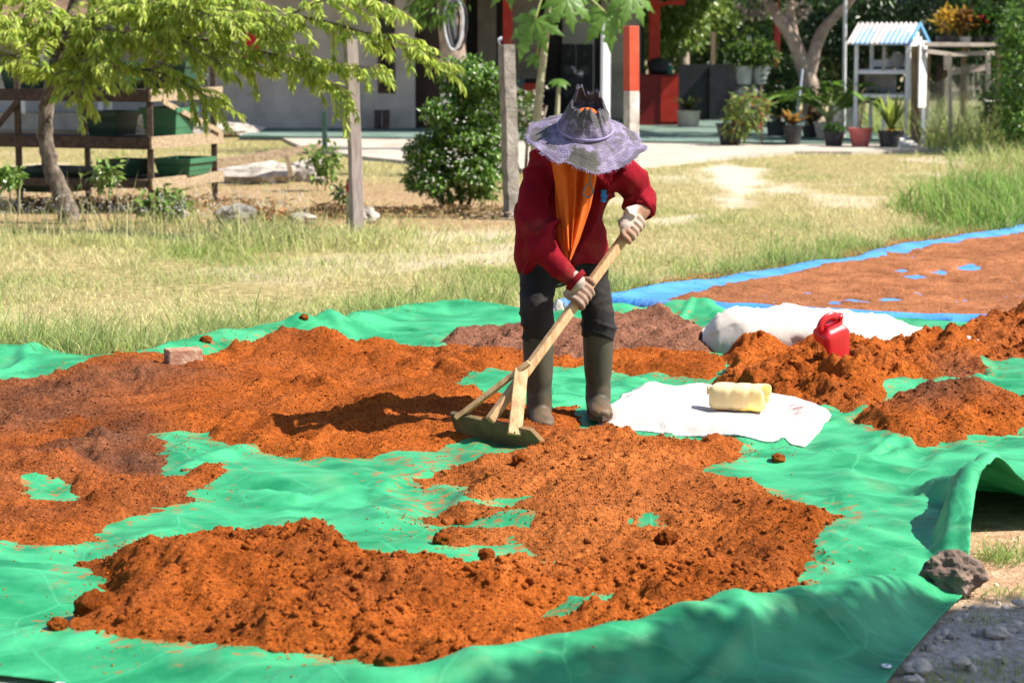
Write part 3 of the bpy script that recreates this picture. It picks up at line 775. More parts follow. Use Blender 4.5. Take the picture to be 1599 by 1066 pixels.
# larger clods that can be picked out
CLODS = [(608, 1046, .032, 'round orange clod at the front edge of the tarpaulin'), (152, 962, .050, 'big dark clod at the left tip of the front coir heap'), (128, 880, .018, 'small clod at the upper left tip of the front heap'),
         (968, 684, .022, 'round clod on bare green tarpaulin below the flat sack'), (812, 738, .026, 'dark clod just in front of the rake blade'), (690, 848, .025, 'clod at the left rim of the bare green patch'),
         (322, 552, .024, 'clod lying right of the wooden block'), (475, 523, .020, 'clod at the back rim of the tarpaulin'), (1040, 850, .026, 'dark cracked clod in the middle of the front heap'), (478, 692, .024, 'dark clod below the left part of the shadow'),
         (90, 985, .022, 'clod at the left foot of the front heap'), (1215, 720, .022, 'flat clod on the green tarpaulin below the flat sack'), (760, 880, .022, 'clod below the middle green gap'), (720, 812, .016, 'small clod in the sparse coir left of the middle')]
for k, (u, v, s, lb) in enumerate(CLODS):
    cx, cy = G(u, v, .05)
    cz = float(tarp_z(np.array([cx]), np.array([cy]))[0])
    if k in (4, 8, 9, 12): cz += .018
    VF = rock((cx, cy, cz + s * .55), (s * 1.1, s, s * .85), k + 3, 4, .30, 1.8)
    tag(obj('coir_clod', VF, m_coir, smooth=True, col=np.tile(ORANGE * (.62 if k in (1, 4, 8, 9) else .85), (len(VF[0]), 1))), lb, 'clod', 'clods of coir')
# ================================================================== things lying on the tarpaulin
def tz(x, y): return float(tarp_z(np.array([x]), np.array([y]))[0])
def remesh(VF, voxel, smooth_it=4, disp=None, fac=0.5):
    """weld overlapping closed shapes into one continuous skin"""
    me = mesh('tmp', VF[0], VF[1])
    o = bpy.data.objects.new('tmp', me); C.objects.link(o)
    md = o.modifiers.new('r', 'REMESH'); md.mode = 'VOXEL'; md.voxel_size = voxel
    if smooth_it:
        ms = o.modifiers.new('s', 'SMOOTH'); ms.factor = fac; ms.iterations = smooth_it
    dg = bpy.context.evaluated_depsgraph_get()
    ev = o.evaluated_get(dg).to_mesh()
    V = np.empty(len(ev.vertices) * 3); ev.vertices.foreach_get('co', V); V = V.reshape(-1, 3)
    N = np.empty(len(ev.vertices) * 3); ev.vertices.foreach_get('normal', N); N = N.reshape(-1, 3)
    F = [tuple(p.vertices) for p in ev.polygons]
    bpy.data.objects.remove(o); bpy.data.meshes.remove(me)
    if disp is not None:
        V = V + N * disp(V)[:, None]
    return V, F
def quilt(nu, nv, f):
    """grid surface f(s, t) -> xyz, s and t in 0..1"""
    S, T = np.meshgrid(np.linspace(0, 1, nu), np.linspace(0, 1, nv))
    V = np.stack(f(S.ravel(), T.ravel()), 1)
    I = (np.arange(nv - 1)[:, None] * nu + np.arange(nu - 1)[None, :]).ravel()
    return V, np.stack([I, I + 1, I + nu + 1, I + nu], 1)

m_sack = mat('sack_weave', (0.64, 0.60, 0.56), (0.78, 0.76, 0.73), 0.75, 5, 0.25, 160, trans=0.12, use_col=True)
# --- stuffed sack behind the heap
def stuffed(s, t):
    u_ = s
    # plan: from the left end (mouth bunched) to the right tip
    xl = np.interp(u_, [0, .12, .5, .8, 1], [0, .10, .42, .72, .92]) ; L = 1.36
    half = np.interp(u_, [0, .05, .15, .5, .68, .8, .92, 1], [.10, .17, .22, .23, .20, .17, .10, .015])
    hgt = np.interp(u_, [0, .05, .12, .3, .5, .66, .8, .92, 1], [.09, .16, .19, .20, .175, .145, .105, .06, .01])
    th = 2 * math.pi * t
    cy = np.cos(th); cz = np.sin(th)
    z = np.where(cz > 0, hgt * np.sign(cz) * np.abs(cz) ** .8, .012 * cz)
    y = half * np.sign(cy) * np.abs(cy) ** .8
    x = L * u_
    wr = .016 * fbm(x * 7, th * 2.4 + y * 3, 4, 301) + .014 * facets(x * 9 + th, th * 2.2 - x * 4, 304) + .009 * np.clip(1 - 4 * np.abs(vn(x * 16 + th * 2, th * 5, 302)), 0, 1)
    z = z + wr * (cz > 0.05); y = y + wr
    return x, y, z
Vs, Fs = quilt(110, 49, stuffed)
endc = (Vs[0:49 * 110:110]).mean(0)
Fs = [tuple(q) for q in Fs] + [tuple(i * 110 for i in range(48))[::-1]]
sx, sy = G(1100, 545, .04)
Vs = rotz(Vs, R(-5)) + np.array((sx, sy + .12, .03))
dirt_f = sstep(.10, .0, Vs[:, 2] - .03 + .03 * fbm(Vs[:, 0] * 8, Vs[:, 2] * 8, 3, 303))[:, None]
sack_full = thing('stuffed_sack', (sx + .5, sy + .12, .03), 'bulging dirty white woven sack lying behind the dark orange coir heap', 'sack')
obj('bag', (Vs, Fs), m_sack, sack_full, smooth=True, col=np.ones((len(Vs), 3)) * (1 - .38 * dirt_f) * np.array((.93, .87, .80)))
# loose flap of the mouth with a dark gap
fx0, fy0 = G(1322, 520, .04)
def flap(s, t):
    x = fx0 - .10 + .22 * s; y = fy0 - .10 - .05 * t + .03 * s + .01 * vn(s * 4, t * 4, 5)
    z = .03 + .10 * (1 - t) - .05 * s * s + .012 * fbm(s * 5, t * 4, 3, 6)
    return x, y, z
obj('flap', quilt(18, 12, flap), m_sack, sack_full, smooth=True, solid=.003, col=np.tile((.62, .52, .46), (18 * 12, 1)))

# --- flat empty sack the worker's boot rests against
FLAT = GP([(930, 650), (936, 640), (985, 610), (995, 607), (1060, 612), (1130, 618), (1200, 628), (1262, 634), (1298, 648), (1290, 662), (1255, 684), (1190, 683), (1100, 674), (1000, 666), (940, 662)], .06)
def flat_z(x, y):
    sd, _, _ = poly_sd(x, y, FLAT)
    return tarp_z(x, y) + .004 + .034 * sstep(-.005, .09, sd) + .010 * fbm(x * 5, y * 5, 3, 311) + .006 * np.clip(1 - 3 * np.abs(vn(x * 6 + y * 3, y * 5, 312)), 0, 1) * sstep(0, .06, sd)
Vf, Ff = patch(FLAT, .012, .012, flat_z)
stain = sstep(.15, .5, fbm(Vf[:, 0] * 7, Vf[:, 1] * 9, 4, 313) + .9 * np.exp(-((Vf[:, 0] - G(1235, 655)[0]) / .10) ** 2) - .45)[:, None]
cx_, cy_ = G(1252, 656, .06)
mk = (np.abs(fbm(Vf[:, 0] * 22 + Vf[:, 1] * 9, Vf[:, 1] * 34, 3, 314)) < .10) * np.exp(-((Vf[:, 0] - cx_) / .07) ** 2 - ((Vf[:, 1] - cy_) / .10) ** 2)
mk = np.clip(mk * 1.3, 0, .8)[:, None]
fc_ = np.array((.92, .91, .90)) * (1 - stain) + stain * np.array((.72, .58, .58))
o = obj('flat_sack', (Vf, Ff), m_sack, smooth=True, solid=.006, col=fc_ * (1 - mk) + mk * np.array((.30, .14, .14)))
tag(o, 'flat empty white woven sack by the right boot, carrying the yellow scoop', 'sack')

# --- cut jerrycans used as scoops
def rbox(cx, cy, cz, sx_, sy_, sz_, p=5.0, nu=40, nv=24):
    def f(s, t):
        a = 2 * math.pi * s; b_ = math.pi * (t - .5)
        c, s_ = np.cos(a), np.sin(a); cb, sb = np.cos(b_), np.sin(b_)
        e = 2 / p
        g = lambda q: np.sign(q) * np.abs(q) ** e
        return cx + sx_ / 2 * g(c) * g(cb), cy + sy_ / 2 * g(s_) * g(cb), cz + sz_ / 2 * g(sb)
    return quilt(nu, nv, f)
m_yel = bpy.data.materials.new('plastic_yellow'); m_yel.use_nodes = True
b = m_yel.node_tree.nodes['Principled BSDF']
b.inputs['Base Color'].default_value = (0.80, 0.57, 0.31, 1); b.inputs['Roughness'].default_value = .28
b.inputs['Subsurface Weight'].default_value = .6; b.inputs['Subsurface Radius'].default_value = (.05, .035, .015); b.inputs['Subsurface Scale'].default_value = .6
m_red = mat('plastic_red', (0.55, 0.012, 0.022), (0.62, 0.02, 0.03), 0.30, 8, .08, 30, spec=.5)
jx, jy = G(1157, 664, .05)
jz = float(flat_z(np.array([jx]), np.array([jy]))[0])
jc = thing('yellow_scoop', (jx, jy + .08, jz), 'translucent yellow plastic jerrycan cut into a scoop, on the flat white sack', 'scoop')
# body lies on its side: ribbed box with the cut mouth on the right
def can_body(s, t):
    a = 2 * math.pi * s
    g = lambda q: np.sign(q) * np.abs(q) ** .55
    k = np.interp(t, [0, .06, .14, 1], [.80, .96, 1, 1.0])
    rib = 1 - .05 * np.clip(np.sin(t * 6 * math.pi), 0, 1) * ((t > .2) & (t < .92))
    x = -.105 + .205 * t + .012 * np.sin(a * 2 + 1) * (t > .97)
    return x, .072 * g(np.cos(a)) * k * rib, .050 + .048 * g(np.sin(a)) * k * rib
V1, F1 = quilt(48, 30, can_body)
F1 = [tuple(q) for q in F1] + [tuple(range(47))[::-1]]
V1 = rotz(V1, R(-16)) + np.array((jx, jy + .08, jz + .004))
obj('body', (V1, F1), m_yel, jc, smooth=True, solid=.003)
obj('spout', place(loft([(-.112, .030, .068), (-.122, .030, .068), (-.130, .030, .068)], [.018, .017, .017], n=14), (jx, jy + .08, jz + .002), R(-16)), m_yel, jc, smooth=True)

# red scoop stuck mouth-down in the heap
rx, ry = G(1298, 575, .1)
rc = thing('red_scoop', (rx, ry, .10), 'red plastic jerrycan cut into a scoop, stuck in the dark orange heap', 'scoop')
prof_pts = []
def red_body(s, t):
    a = 2 * math.pi * s
    g = lambda q: np.sign(q) * np.abs(q) ** .28
    k = np.interp(t, [0, .10, .22, .35, 1], [.42, .50, .96, 1, 1.0])
    cut = 0.085 * np.cos(a + .5) * (t ** 2)
    return .078 * g(np.cos(a)) * np.interp(t, [0, .12, .3, 1], [.55, .62, 1, .92]), .055 * g(np.sin(a)) * k, .175 - .165 * t - cut
V1, F1 = quilt(44, 26, red_body)
F1 = [tuple(q) for q in F1] + [tuple(range(43))]
Mr = Matrix.Translation((rx, ry, .165)) @ Euler((R(16), R(-16), R(32))).to_matrix().to_4x4() @ Matrix.Scale(.88, 4)
V1, F1 = mxf((V1, F1), Mr)
obj('body', (V1, F1), m_red, rc, smooth=True, solid=.004)
hp = smooth_path([(-.055, 0, .135), (-.070, 0, .175), (-.045, 0, .205), (.0, 0, .208), (.03, 0, .190), (.035, 0, .165)], 6)
obj('handle', mxf(loft(hp, .013, .022, n=12), Mr), m_red, rc, smooth=True)
obj('spout', mxf(merge(loft([(.052, 0, .150), (.052, 0, .185)], .017, n=16), loft([(.052, 0, .178), (.052, 0, .196)], .021, n=16)), Mr), m_red, rc, smooth=True)

# --- block on the back rim
m_block = mat('weathered_block', (0.27, 0.12, 0.075), (0.46, 0.31, 0.22), 0.9, 14, .5, 60, c3=(.35, .19, .125))
bx, by = G(285, 572, .06)
bz = tz(bx, by)
blk = thing('brick', (bx, by + .03, bz), 'reddish brick block holding down the back rim of the green tarpaulin', 'brick')
Vb, Fb = box(-.078, .078, -.045, .045, 0, .073)
obj('body', place((Vb, Fb), (bx, by + .03, bz), R(24)), m_block, blk, bevel=.006)
hole = loft([(-.0795, -.012, .040), (-.0775, -.012, .040)], .007, n=10)
obj('hole', place(hole, (bx, by + .03, bz), R(24)), mat('hole_dark', (.03, .015, .01)), blk)

# --- rock that pins the front corner
m_rock = mat('rock_brown', (0.085, 0.060, 0.048), (0.24, 0.17, 0.13), 0.95, 9, .8, 45, c3=(.15, .105, .08))
kx, ky = G(1492, 932, .0)
o = obj('rock', rock((kx, ky + .05, .052), (.082, .062, .062), 11, 4, .32, 1.5, flat=-.055), m_rock, smooth=False)
tag(o, 'knobbly dark brown rock pinning the front right corner of the green tarpaulin', 'rock')
# --- small thing left between the legs: pale bag scrap
sx2, sy2 = G(870, 492, .03)
Vq, Fq = quilt(16, 12, lambda s, t: (sx2 - .03 + .07 * s, sy2 + .06 * t - .03, .05 + .07 * np.sin(s * 3.1) * np.sin(t * 3.1) + .02 * fbm(s * 4, t * 4, 3, 8)))
tag(obj('plastic_bag', (Vq, Fq), m_sack, smooth=True, solid=.002, col=np.tile((.9, .85, .85), (192, 1))), 'small crumpled whitish plastic bag behind the worker by the blue tarpaulin', 'bag')

# --- gravel and stones in the bottom right corner
m_grav = mat('gravel_stone', (0.30, 0.265, 0.24), (0.52, 0.47, 0.43), 0.95, 20, .4, 80, use_col=True)
def pebbles(n_, poly, smin, smax, zf, sub=1):
    Vb, Fb = ico(sub); Fb = np.array(Fb)
    lo_, hi_ = poly.min(0), poly.max(0)
    p = rng.uniform(lo_, hi_, (n_ * 3, 2))
    sd, _, _ = poly_sd(p[:, 0], p[:, 1], poly); st, _, _ = poly_sd(p[:, 0], p[:, 1], TARP)
    p = p[(sd > 0) & (st < -.01) & (p[:, 0] < 2.4)][:n_]
    k = len(p); s = (smin + (smax - smin) * rng.random(k) ** 4)[:, None, None]
    V = Vb[None] * s * (1 + .25 * rng.normal(size=(k, len(Vb), 1)).clip(-1.4, 1.4)) * rng.uniform(.6, 1.2, (k, 1, 3)) * np.array((1, 1, .7))
    V = V + np.concatenate([p, zf(p[:, 0], p[:, 1])[:, None]], 1)[:, None]
    F = (np.arange(k)[:, None, None] * len(Vb) + Fb[None]).reshape(-1, 3)
    return V.reshape(-1, 3), F, np.repeat(rng.uniform(.55, 1.5, (k, 1)) * np.array((1, .96, .92)), len(Vb), 0)
V, F, cc = pebbles(2600, GRAVEL, .003, .022, ground_z)
tag(obj('gravel', (V, F), m_grav, col=cc), 'grey gravel in the bottom right corner', 'gravel', kind='stuff')
V, F, cc = pebbles(900, DIRT, .002, .010, ground_z)
tag(obj('gravel', (V, F), m_grav, col=cc * np.array((1.2, .95, .75))), 'small pale stones scattered on the bare reddish dirt', 'gravel', kind='stuff')
for k, (u, v, s, lb) in enumerate([(1432, 1046, .030, 'grey stone beside the front corner of the tarpaulin'), (1555, 990, .026, 'flat grey stone in the middle of the gravel'), (1590, 942, .014, 'small white stone at the right edge of the gravel'),
                                   (1420, 1062, .014, 'small pale stone at the bottom edge'), (1500, 1035, .020, 'pale stone low in the gravel')]):
    x_, y_ = G(u, v)
    VF = rock((x_, y_, s * .25), (s * 1.2, s, s * .6), 40 + k, 3, .3, 1.4)
    tag(obj('stone', VF, m_grav, col=np.tile((1.1, 1.05, 1.0), (len(VF[0]), 1))), lb, 'stone', 'stones in the gravel')

# ================================================================== the rake (a board on a handle)
m_wood = mat('wood_new', (0.34, 0.19, 0.09), (0.58, 0.38, 0.21), 0.7, 5, .25, 60, stretch=(9, 9, 1.5), c3=(.50, .30, .15))
m_board = mat('board_worn', (0.085, 0.065, 0.032), (0.24, 0.13, 0.055), 0.85, 7, .4, 40, c3=(.14, .10, .045))
def PW(u, v, Y): return W(u, v, Y * .962)
RK_T, RK_B = PW(985, 357, 8.86), PW(768, 652, 8.46)
rake = thing('wooden_rake', (RK_B[0], RK_B[1], 0.03), 'wooden coir rake with a half-round board, two braces and a long handle', 'rake')
ax_ = (RK_T - RK_B) / np.linalg.norm(RK_T - RK_B)
obj('handle', beam(RK_B - ax_ * .015, RK_T + ax_ * .05, .030, .034, n=1), m_wood, rake, bevel=.006)
BL, BR = PW(704, 643, 8.56), PW(842, 672, 8.36)
bdir = (BR - BL); bl = np.linalg.norm(bdir); bdir /= bl
# board leans: its top edge hangs towards the camera
bn = np.cross(bdir, (0, 0, 1.0)); bn /= np.linalg.norm(bn)          # points to the camera side
if bn[1] > 0: bn = -bn
bdn = np.array((0, 0, -1.0)) - bn * .38; bdn -= bdir * np.dot(bdn, bdir); bdn /= np.linalg.norm(bdn)
bth = np.cross(bdir, bdn)
outl = [(0.0, 0.0), (.33, 0.0), (.385, .056), (.345, .100), (.26, .138), (.15, .145), (.06, .122), (.012, .064)]
V = []
for s_ in (-.011, .011):
    for a_, d_ in outl:
        V.append(BL + bdir * a_ * bl / .36 + bdn * d_ + bth * s_)
nO = len(outl)
F = [tuple(range(nO))[::-1], tuple(range(nO, 2 * nO))] + [(i, (i + 1) % nO, nO + (i + 1) % nO, nO + i) for i in range(nO)]
obj('board', (V, F), m_board, rake, bevel=.003)
hub = RK_B + ax_ * np.linalg.norm(PW(826, 562, 8.53) - RK_B)
def on_board(a_): return BL + bdir * a_ * bl / .36 + bdn * .012 - bth * np.sign(bth[1]) * .018
br = obj('brace', beam(on_board(.03), hub + np.array((-.005, -.026, .012)), .018, .042, up=(0, -1, .4)), m_wood, rake, bevel=.003)
br2 = obj('brace', beam(on_board(.27) + np.array((0, -.012, -.012)), hub + np.array((-.035, -.032, -.012)), .018, .050, up=(1, .3, 0)), m_wood, rake, bevel=.003)
m_nail = mat('nail_dark', (.05, .045, .04), rough=.5, metal=.6)
for p in (hub + np.array((-.008, -.037, .010)), hub + np.array((-.036, -.043, -.014)), on_board(.27) + np.array((.0, -.025, 0)), on_board(.03) + np.array((.005, -.010, .008))):
    obj('nail', rock(p, (.004, .003, .004), 1, 1, 0), m_nail, rake)
# ================================================================== the worker
m_shirt = mat('shirt_red', (.78, .78, .78), (1.1, 1.1, 1.1), 0.9, 9, .3, 260, spec=.1, use_col=True)
m_trs = mat('trousers_black', (.6, .6, .6), (1.3, 1.25, 1.25), 0.8, 6, .2, 120, spec=.25, use_col=True)
m_boot = mat('boot_rubber', (0.75, 0.75, 0.75), (1.15, 1.1, 1.05), 0.60, 7, .15, 30, spec=.35, use_col=True)
m_sole = mat('boot_sole', (0.030, 0.026, 0.02), (0.10, 0.05, 0.03), 0.8, 20)
m_glw = mat('glove_pale', (0.56, 0.44, 0.37), (0.68, 0.56, 0.49), 0.95, 16, .4, 260, use_col=True)
m_skin = mat('skin', (0.36, 0.20, 0.13), (0.42, 0.25, 0.17), 0.6, 12, .1, 80)
m_scarf = mat('scarf_orange', (0.62, 0.105, 0.010), (0.74, 0.15, 0.016), 0.85, 6, .15, 180, trans=.12)
m_hat = mat('hat_cloth', (0.78, 0.78, 0.80), (1.1, 1.1, 1.08), 0.95, 22, .5, 150, use_col=True)
p0 = PW(885, 655, 9.0)
person = thing('person', (p0[0], p0[1], 0.03), 'worker in red shirt, black trousers, rubber boots and torn lilac sunhat, bending over a rake', 'person')
def WP(rows, n=4):
    """rows (u, v, Y, r...) -> smoothed path and radii"""
    A = np.array([[*PW(q[0], q[1], q[2]), *(.97 * r_ for r_ in q[3:])] for q in rows])
    A = smooth_path(A, n)
    return A
# ---- trousers: pelvis and two legs
pel = WP([(872, 385, 9.10, .150, .115), (874, 405, 9.08, .155, .118), (880, 428, 9.06, .150, .10), (884, 442, 9.05, .10, .06)])
lr = WP([(846, 405, 9.06, .080, .095), (840, 440, 9.03, .072, .082), (838, 480, 8.97, .066, .070), (840, 505, 8.96, .064, .066), (842, 522, 8.97, .062, .064), (842, 533, 8.97, .050, .052)])
ll = WP([(918, 405, 9.08, .080, .095), (924, 440, 9.09, .070, .080), (931, 475, 9.07, .062, .068), (934, 500, 9.07, .064, .066), (935, 518, 9.07, .066, .068), (934, 527, 9.07, .055, .056)])
trs = merge(*[loft(a[:, :3], a[:, 3], a[:, 4], n=22, xdir=(1, 0, 0)) for a in (pel, lr, ll)])
def trs_fold(V):
    k = fbm(V[:, 0] * 14 + V[:, 2] * 9, V[:, 2] * 22 - V[:, 0] * 8, 3, 401)
    low = sstep(.62, .34, V[:, 2])
    return .006 * k + .012 * low * np.clip(1 - 3.0 * np.abs(vn(V[:, 2] * 26 + V[:, 0] * 10, V[:, 0] * 9, 402)), 0, 1)
VFt = remesh(trs, .007, 2, trs_fold)
q_ = VFt[0]
du = np.clip(.8 * sstep(.15, .6, fbm(q_[:, 0] * 16, q_[:, 2] * 12, 4, 441) + .35 * sstep(.62, .40, q_[:, 2])), 0, .16)[:, None]
obj('trousers', VFt, m_trs, person, smooth=True, col=np.array((.011, .011, .012)) * (1 - du) + np.array((.085, .055, .042)) * du)
# ---- boots
def boot(u, vt, ua, va, vs, Yt, Ya, toe, wd):
    top = PW(u, vt, Yt); ank = PW(ua, va, Ya); gz = PW(ua, vs, Ya)[2]
    sh = np.array([[*top, .060, .060], [*(top * .7 + ank * .3), .058, .060], [*(top * .35 + ank * .65), .053, .056], [*(ank + (0, 0, .035)), .048, .053], [*ank, .050, .056], [ank[0], ank[1] + .005, gz + .045, .048, .058], [ank[0], ank[1] + .008, gz + .012, .044, .058]])
    sh = smooth_path(sh, 5)
    rg = 1 + .022 * np.sin(np.linspace(0, 1, len(sh)) * 26) * sstep(.15, .5, np.linspace(0, 1, len(sh)))
    a = loft(sh[:, :3], sh[:, 3] * rg, sh[:, 4] * rg, n=24, xdir=(1, 0, 0))
    d = np.array((toe[0], toe[1], 0.0)); d /= np.linalg.norm(d); sd_ = np.array((-d[1], d[0], 0))
    hb = np.array((ank[0], ank[1] + .005, gz))
    ft = np.array([[*(hb - d * .045 + (0, 0, .035)), .030, .030], [*(hb + (0, 0, .040)), .043, .040], [*(hb + d * .05 + (0, 0, .040)), .042, .037], [*(hb + d * .10 + (0, 0, .030)), .045, .028], [*(hb + d * .14 + (0, 0, .024)), .040, .022], [*(hb + d * .165 + (0, 0, .019)), .024, .015]])
    ft = smooth_path(ft, 4)
    f_ = loft(ft[:, :3], ft[:, 3], ft[:, 4], n=20, xdir=sd_)
    VFb = remesh(merge(a, f_), .006, 2)
    dz_ = VFb[0][:, 2] - gz; xx_, zz2 = VFb[0][:, 0], VFb[0][:, 2]
    dirt_ = np.clip(sstep(.12, .01, dz_ + .10 * fbm(xx_ * 18 + VFb[0][:, 1] * 9, zz2 * 14, 4, 431)) + .15 * sstep(.1, .5, fbm(xx_ * 30, zz2 * 20 + VFb[0][:, 1] * 15, 4, 432)), 0, .85)[:, None]
    bt = obj('boot', VFb, m_boot, person, smooth=True, col=np.array((.050, .046, .029)) * (1 - dirt_) + np.array((.14, .085, .05)) * dirt_)
    so = []
    for t in np.linspace(0, 1, 40, endpoint=False):
        q = 2 * math.pi * t
        yy = .062 + .112 * math.cos(q); ww = np.interp(yy, [-.06, 0, .05, .10, .15, .18], [.034, .042, .042, .046, .038, .0])
        so.append(hb + d * yy + sd_ * ww * 1.04 * math.copysign(min(1, abs(math.sin(q)) * 1.5 + .0), math.sin(q)))
    n_ = len(so); V = [p + np.array((0, 0, -.004)) for p in so] + [p + np.array((0, 0, .016)) for p in so]
    F = [tuple(range(n_))[::-1], tuple(range(n_, 2 * n_))] + [(i, (i + 1) % n_, n_ + (i + 1) % n_, n_ + i) for i in range(n_)]
    obj('sole', (V, F), m_sole, bt)
    return bt
boot(840, 520, 842, 625, 662, 8.97, 8.98, (.12, -1), .05)
boot(934, 515, 934, 615, 645, 9.07, 9.10, (.06, -1), .05)
# ---- shirt: torso and both sleeves in one skin
tor = WP([(876, 421, 9.07, .175, .130), (874, 398, 9.08, .182, .140), (872, 360, 9.08, .188, .145), (878, 320, 9.04, .182, .140), (890, 285, 8.98, .180, .130), (902, 258, 8.91, .178, .110), (908, 244, 8.84, .125, .085), (911, 236, 8.78, .065, .062)])
sr = WP([(842, 270, 8.90, .078), (832, 310, 8.83, .074), (836, 350, 8.77, .071), (848, 384, 8.73, .068), (872, 412, 8.705, .060), (893, 432, 8.69, .050), (903, 441, 8.684, .043)])
sl = WP([(958, 262, 8.90, .082), (978, 278, 8.94, .076), (992, 296, 8.98, .068), (1000, 310, 8.96, .061), (1004, 322, 8.92, .052), (1006, 330, 8.895, .045)])
sh = merge(loft(tor[:, :3], tor[:, 3] * .95, tor[:, 4] * .95, n=36, xdir=(1, 0, 0), power=.85), loft(sr[:, :3], sr[:, 3] * .91, n=20), loft(sl[:, :3], sl[:, 3] * .90, n=20))
def shirt_fold(V):
    x, y, z = V.T
    f1 = np.clip(1 - 2.4 * np.abs(vn(x * 7 - z * 3.0 + 3, z * 2.2 + y * 2, 411)), 0, 1)
    f2 = np.clip(1 - 2.8 * np.abs(vn(x * 11 + z * 7, z * 5 - x * 6 + y * 3, 412)), 0, 1)
    return .026 * f1 + .017 * f2 + .007 * facets(x * 13 + z * 5, z * 9 - x * 4 + y * 3, 414) + .006 * fbm(x * 12, z * 9 + y * 5, 3, 413) - .012
VFs = remesh(sh, .007, 3, shirt_fold)
q_ = VFs[0]
du = np.clip(.25 * sstep(.25, .7, fbm(q_[:, 0] * 13, q_[:, 2] * 11 + q_[:, 1] * 5, 4, 442) + .2 * sstep(.80, .60, q_[:, 2])), 0, .4)[:, None]
obj('shirt', VFs, m_shirt, person, smooth=True, col=np.array((.205, .006, .014)) * (1 - du) + np.array((.30, .075, .05)) * du)
def cuff(p, r_, nm):
    ring = loft(p[:, :3][-4:], np.array(p[:, 3][-4:]) * .98, n=20, cap=False)
    obj(nm, ring, m_shirt, person, smooth=True, solid=.004, col=np.tile((.16, .006, .012), (len(ring[0]), 1)))
cuff(sr, 0, 'cuff'); cuff(sl, 0, 'cuff')
# blue emblem on the chest: two slanted strokes
m_emb = mat('emblem_blue', (0.02, 0.16, 0.42), (0.03, 0.22, 0.52), .8, 20)
# ---- gloves: palm, four fingers closed on the handle, thumb
def glove(C0, A, B, wrist, sleeve, label, tint_tip, thumb_up=1):
    A = np.array(A) / np.linalg.norm(A); B = np.array(B, float); B -= A * np.dot(A, B); B /= np.linalg.norm(B)
    wv = np.array(wrist) - C0; wv -= A * np.dot(A, wv) * .0
    T = np.cross(A, B)
    if np.dot(T, wv) > 0: T = -T                      # fingers run away from the wrist
    rh = .019
    parts = []
    for i, s in enumerate((-.034, -.012, .011, .032)):
        ln = (.92, 1.05, 1.0, .80)[i]
        pts = []
        for ph, rr in ((-62, .034), (-25, .031), (15, .030), (60, .028), (105, .028), (150 * ln, .028), (190 * ln, .027)):
            q = R(ph)
            pts.append(C0 + A * s * (1 + .05 * (ph < 0)) + (B * math.cos(q) + T * math.sin(q)) * rr)
        pts = smooth_path(pts, 3)
        r_ = np.interp(np.linspace(0, 1, len(pts)), [0, .3, .34, .6, .64, 1], [.0115, .0115, .0120, .0103, .0109, .0090])
        parts.append(loft(pts, r_, n=10))
    kn = C0 + (B * math.cos(R(-40)) + T * math.sin(R(-40))) * .033
    pm = C0 + (B * math.cos(R(-75)) + T * math.sin(R(-75))) * .045
    w_ = np.array(wrist)
    mid = pm * .5 + w_ * .5
    pp = smooth_path(np.array([[*kn, .042, .013], [*pm, .043, .017], [*mid, .038, .021], [*w_, .031, .026], [*(w_ + (np.array(sleeve) - w_) * .6), .028, .026]]), 4)
    parts.append(loft(pp[:, :3], pp[:, 3], pp[:, 4], n=18, xdir=A))
    th = [pm * .6 + w_ * .4 + A * .022 * thumb_up, C0 + A * .052 * thumb_up + (B * .6 - T * .8) * .030, C0 + A * .060 * thumb_up + (B * .9 + T * .1) * .030, C0 + A * .056 * thumb_up + (B * .5 + T * .85) * .028]
    th = smooth_path(th, 4)
    parts.append(loft(th, np.linspace(.0155, .0100, len(th)), n=10))
    V, F = remesh(merge(*parts), .0034, 5)
    d = np.linalg.norm(V - C0 - A * ((V - C0) @ A)[:, None], axis=1)
    k = sstep(.055, .030, d + .008 * fbm(V[:, 0] * 40, V[:, 2] * 40, 3, 421))[:, None]
    col = np.ones((len(V), 3)) * (.58 if thumb_up > 0 else .95) * (1 - k) + np.array(tint_tip) * k
    o = obj('glove', (V, F), m_glw, person, smooth=True, col=col)
    o['label'] = label
    return o
HL, HU = PW(908, 455, 8.68), PW(987, 355, 8.865)
def on_axis(p): return RK_B + ax_ * np.dot(p - RK_B, ax_)
HL, HU = on_axis(HL), on_axis(HU)
glove(HL, ax_, (-.35, -1, .35), PW(902, 440, 8.683), PW(885, 424, 8.695), 'soiled beige knit glove on the lower hand', (.40, .27, .20), 1)
glove(HU, ax_, (.75, -.75, .35), PW(1006, 329, 8.897), PW(1003, 316, 8.94), 'pale knit glove with dirty fingers on the upper hand', (.45, .28, .20), -1)
# ---- body under the clothes: one skin from neck and head to limbs
hc = PW(914, 222, 8.70)
nd = np.array((0.02, -.62, -.30))                     # direction the face looks: down towards the ground ahead
body = [loft(tor[3:, :3], tor[3:, 3] * .66, tor[3:, 4] * .62, n=20, xdir=(1, 0, 0))]
ne = smooth_path(np.array([PW(908, 246, 8.84), PW(911, 236, 8.78), hc]), 4)
body.append(loft(ne, .055, n=14))
hd_ = ico(3)
Mh = Matrix.Translation(Vector(hc)) @ Euler((R(48), 0, R(4))).to_matrix().to_4x4()
Vh = hd_[0] * np.array((.074, .094, .110)); Vh[:, 0] *= 1 - .22 * sstep(0, -.11, Vh[:, 2])
body.append(mxf((Vh, hd_[1]), Mh))
body.append(mxf(loft([(0, -.085, .012), (0, -.104, -.012), (0, -.108, -.028), (0, -.09, -.036)], [.008, .012, .016, .010], n=10), Mh))
for s in (-1, 1):
    body.append(mxf(rock((s * .074, .005, -.005), (.010, .022, .032), 2, 2, .1), Mh))
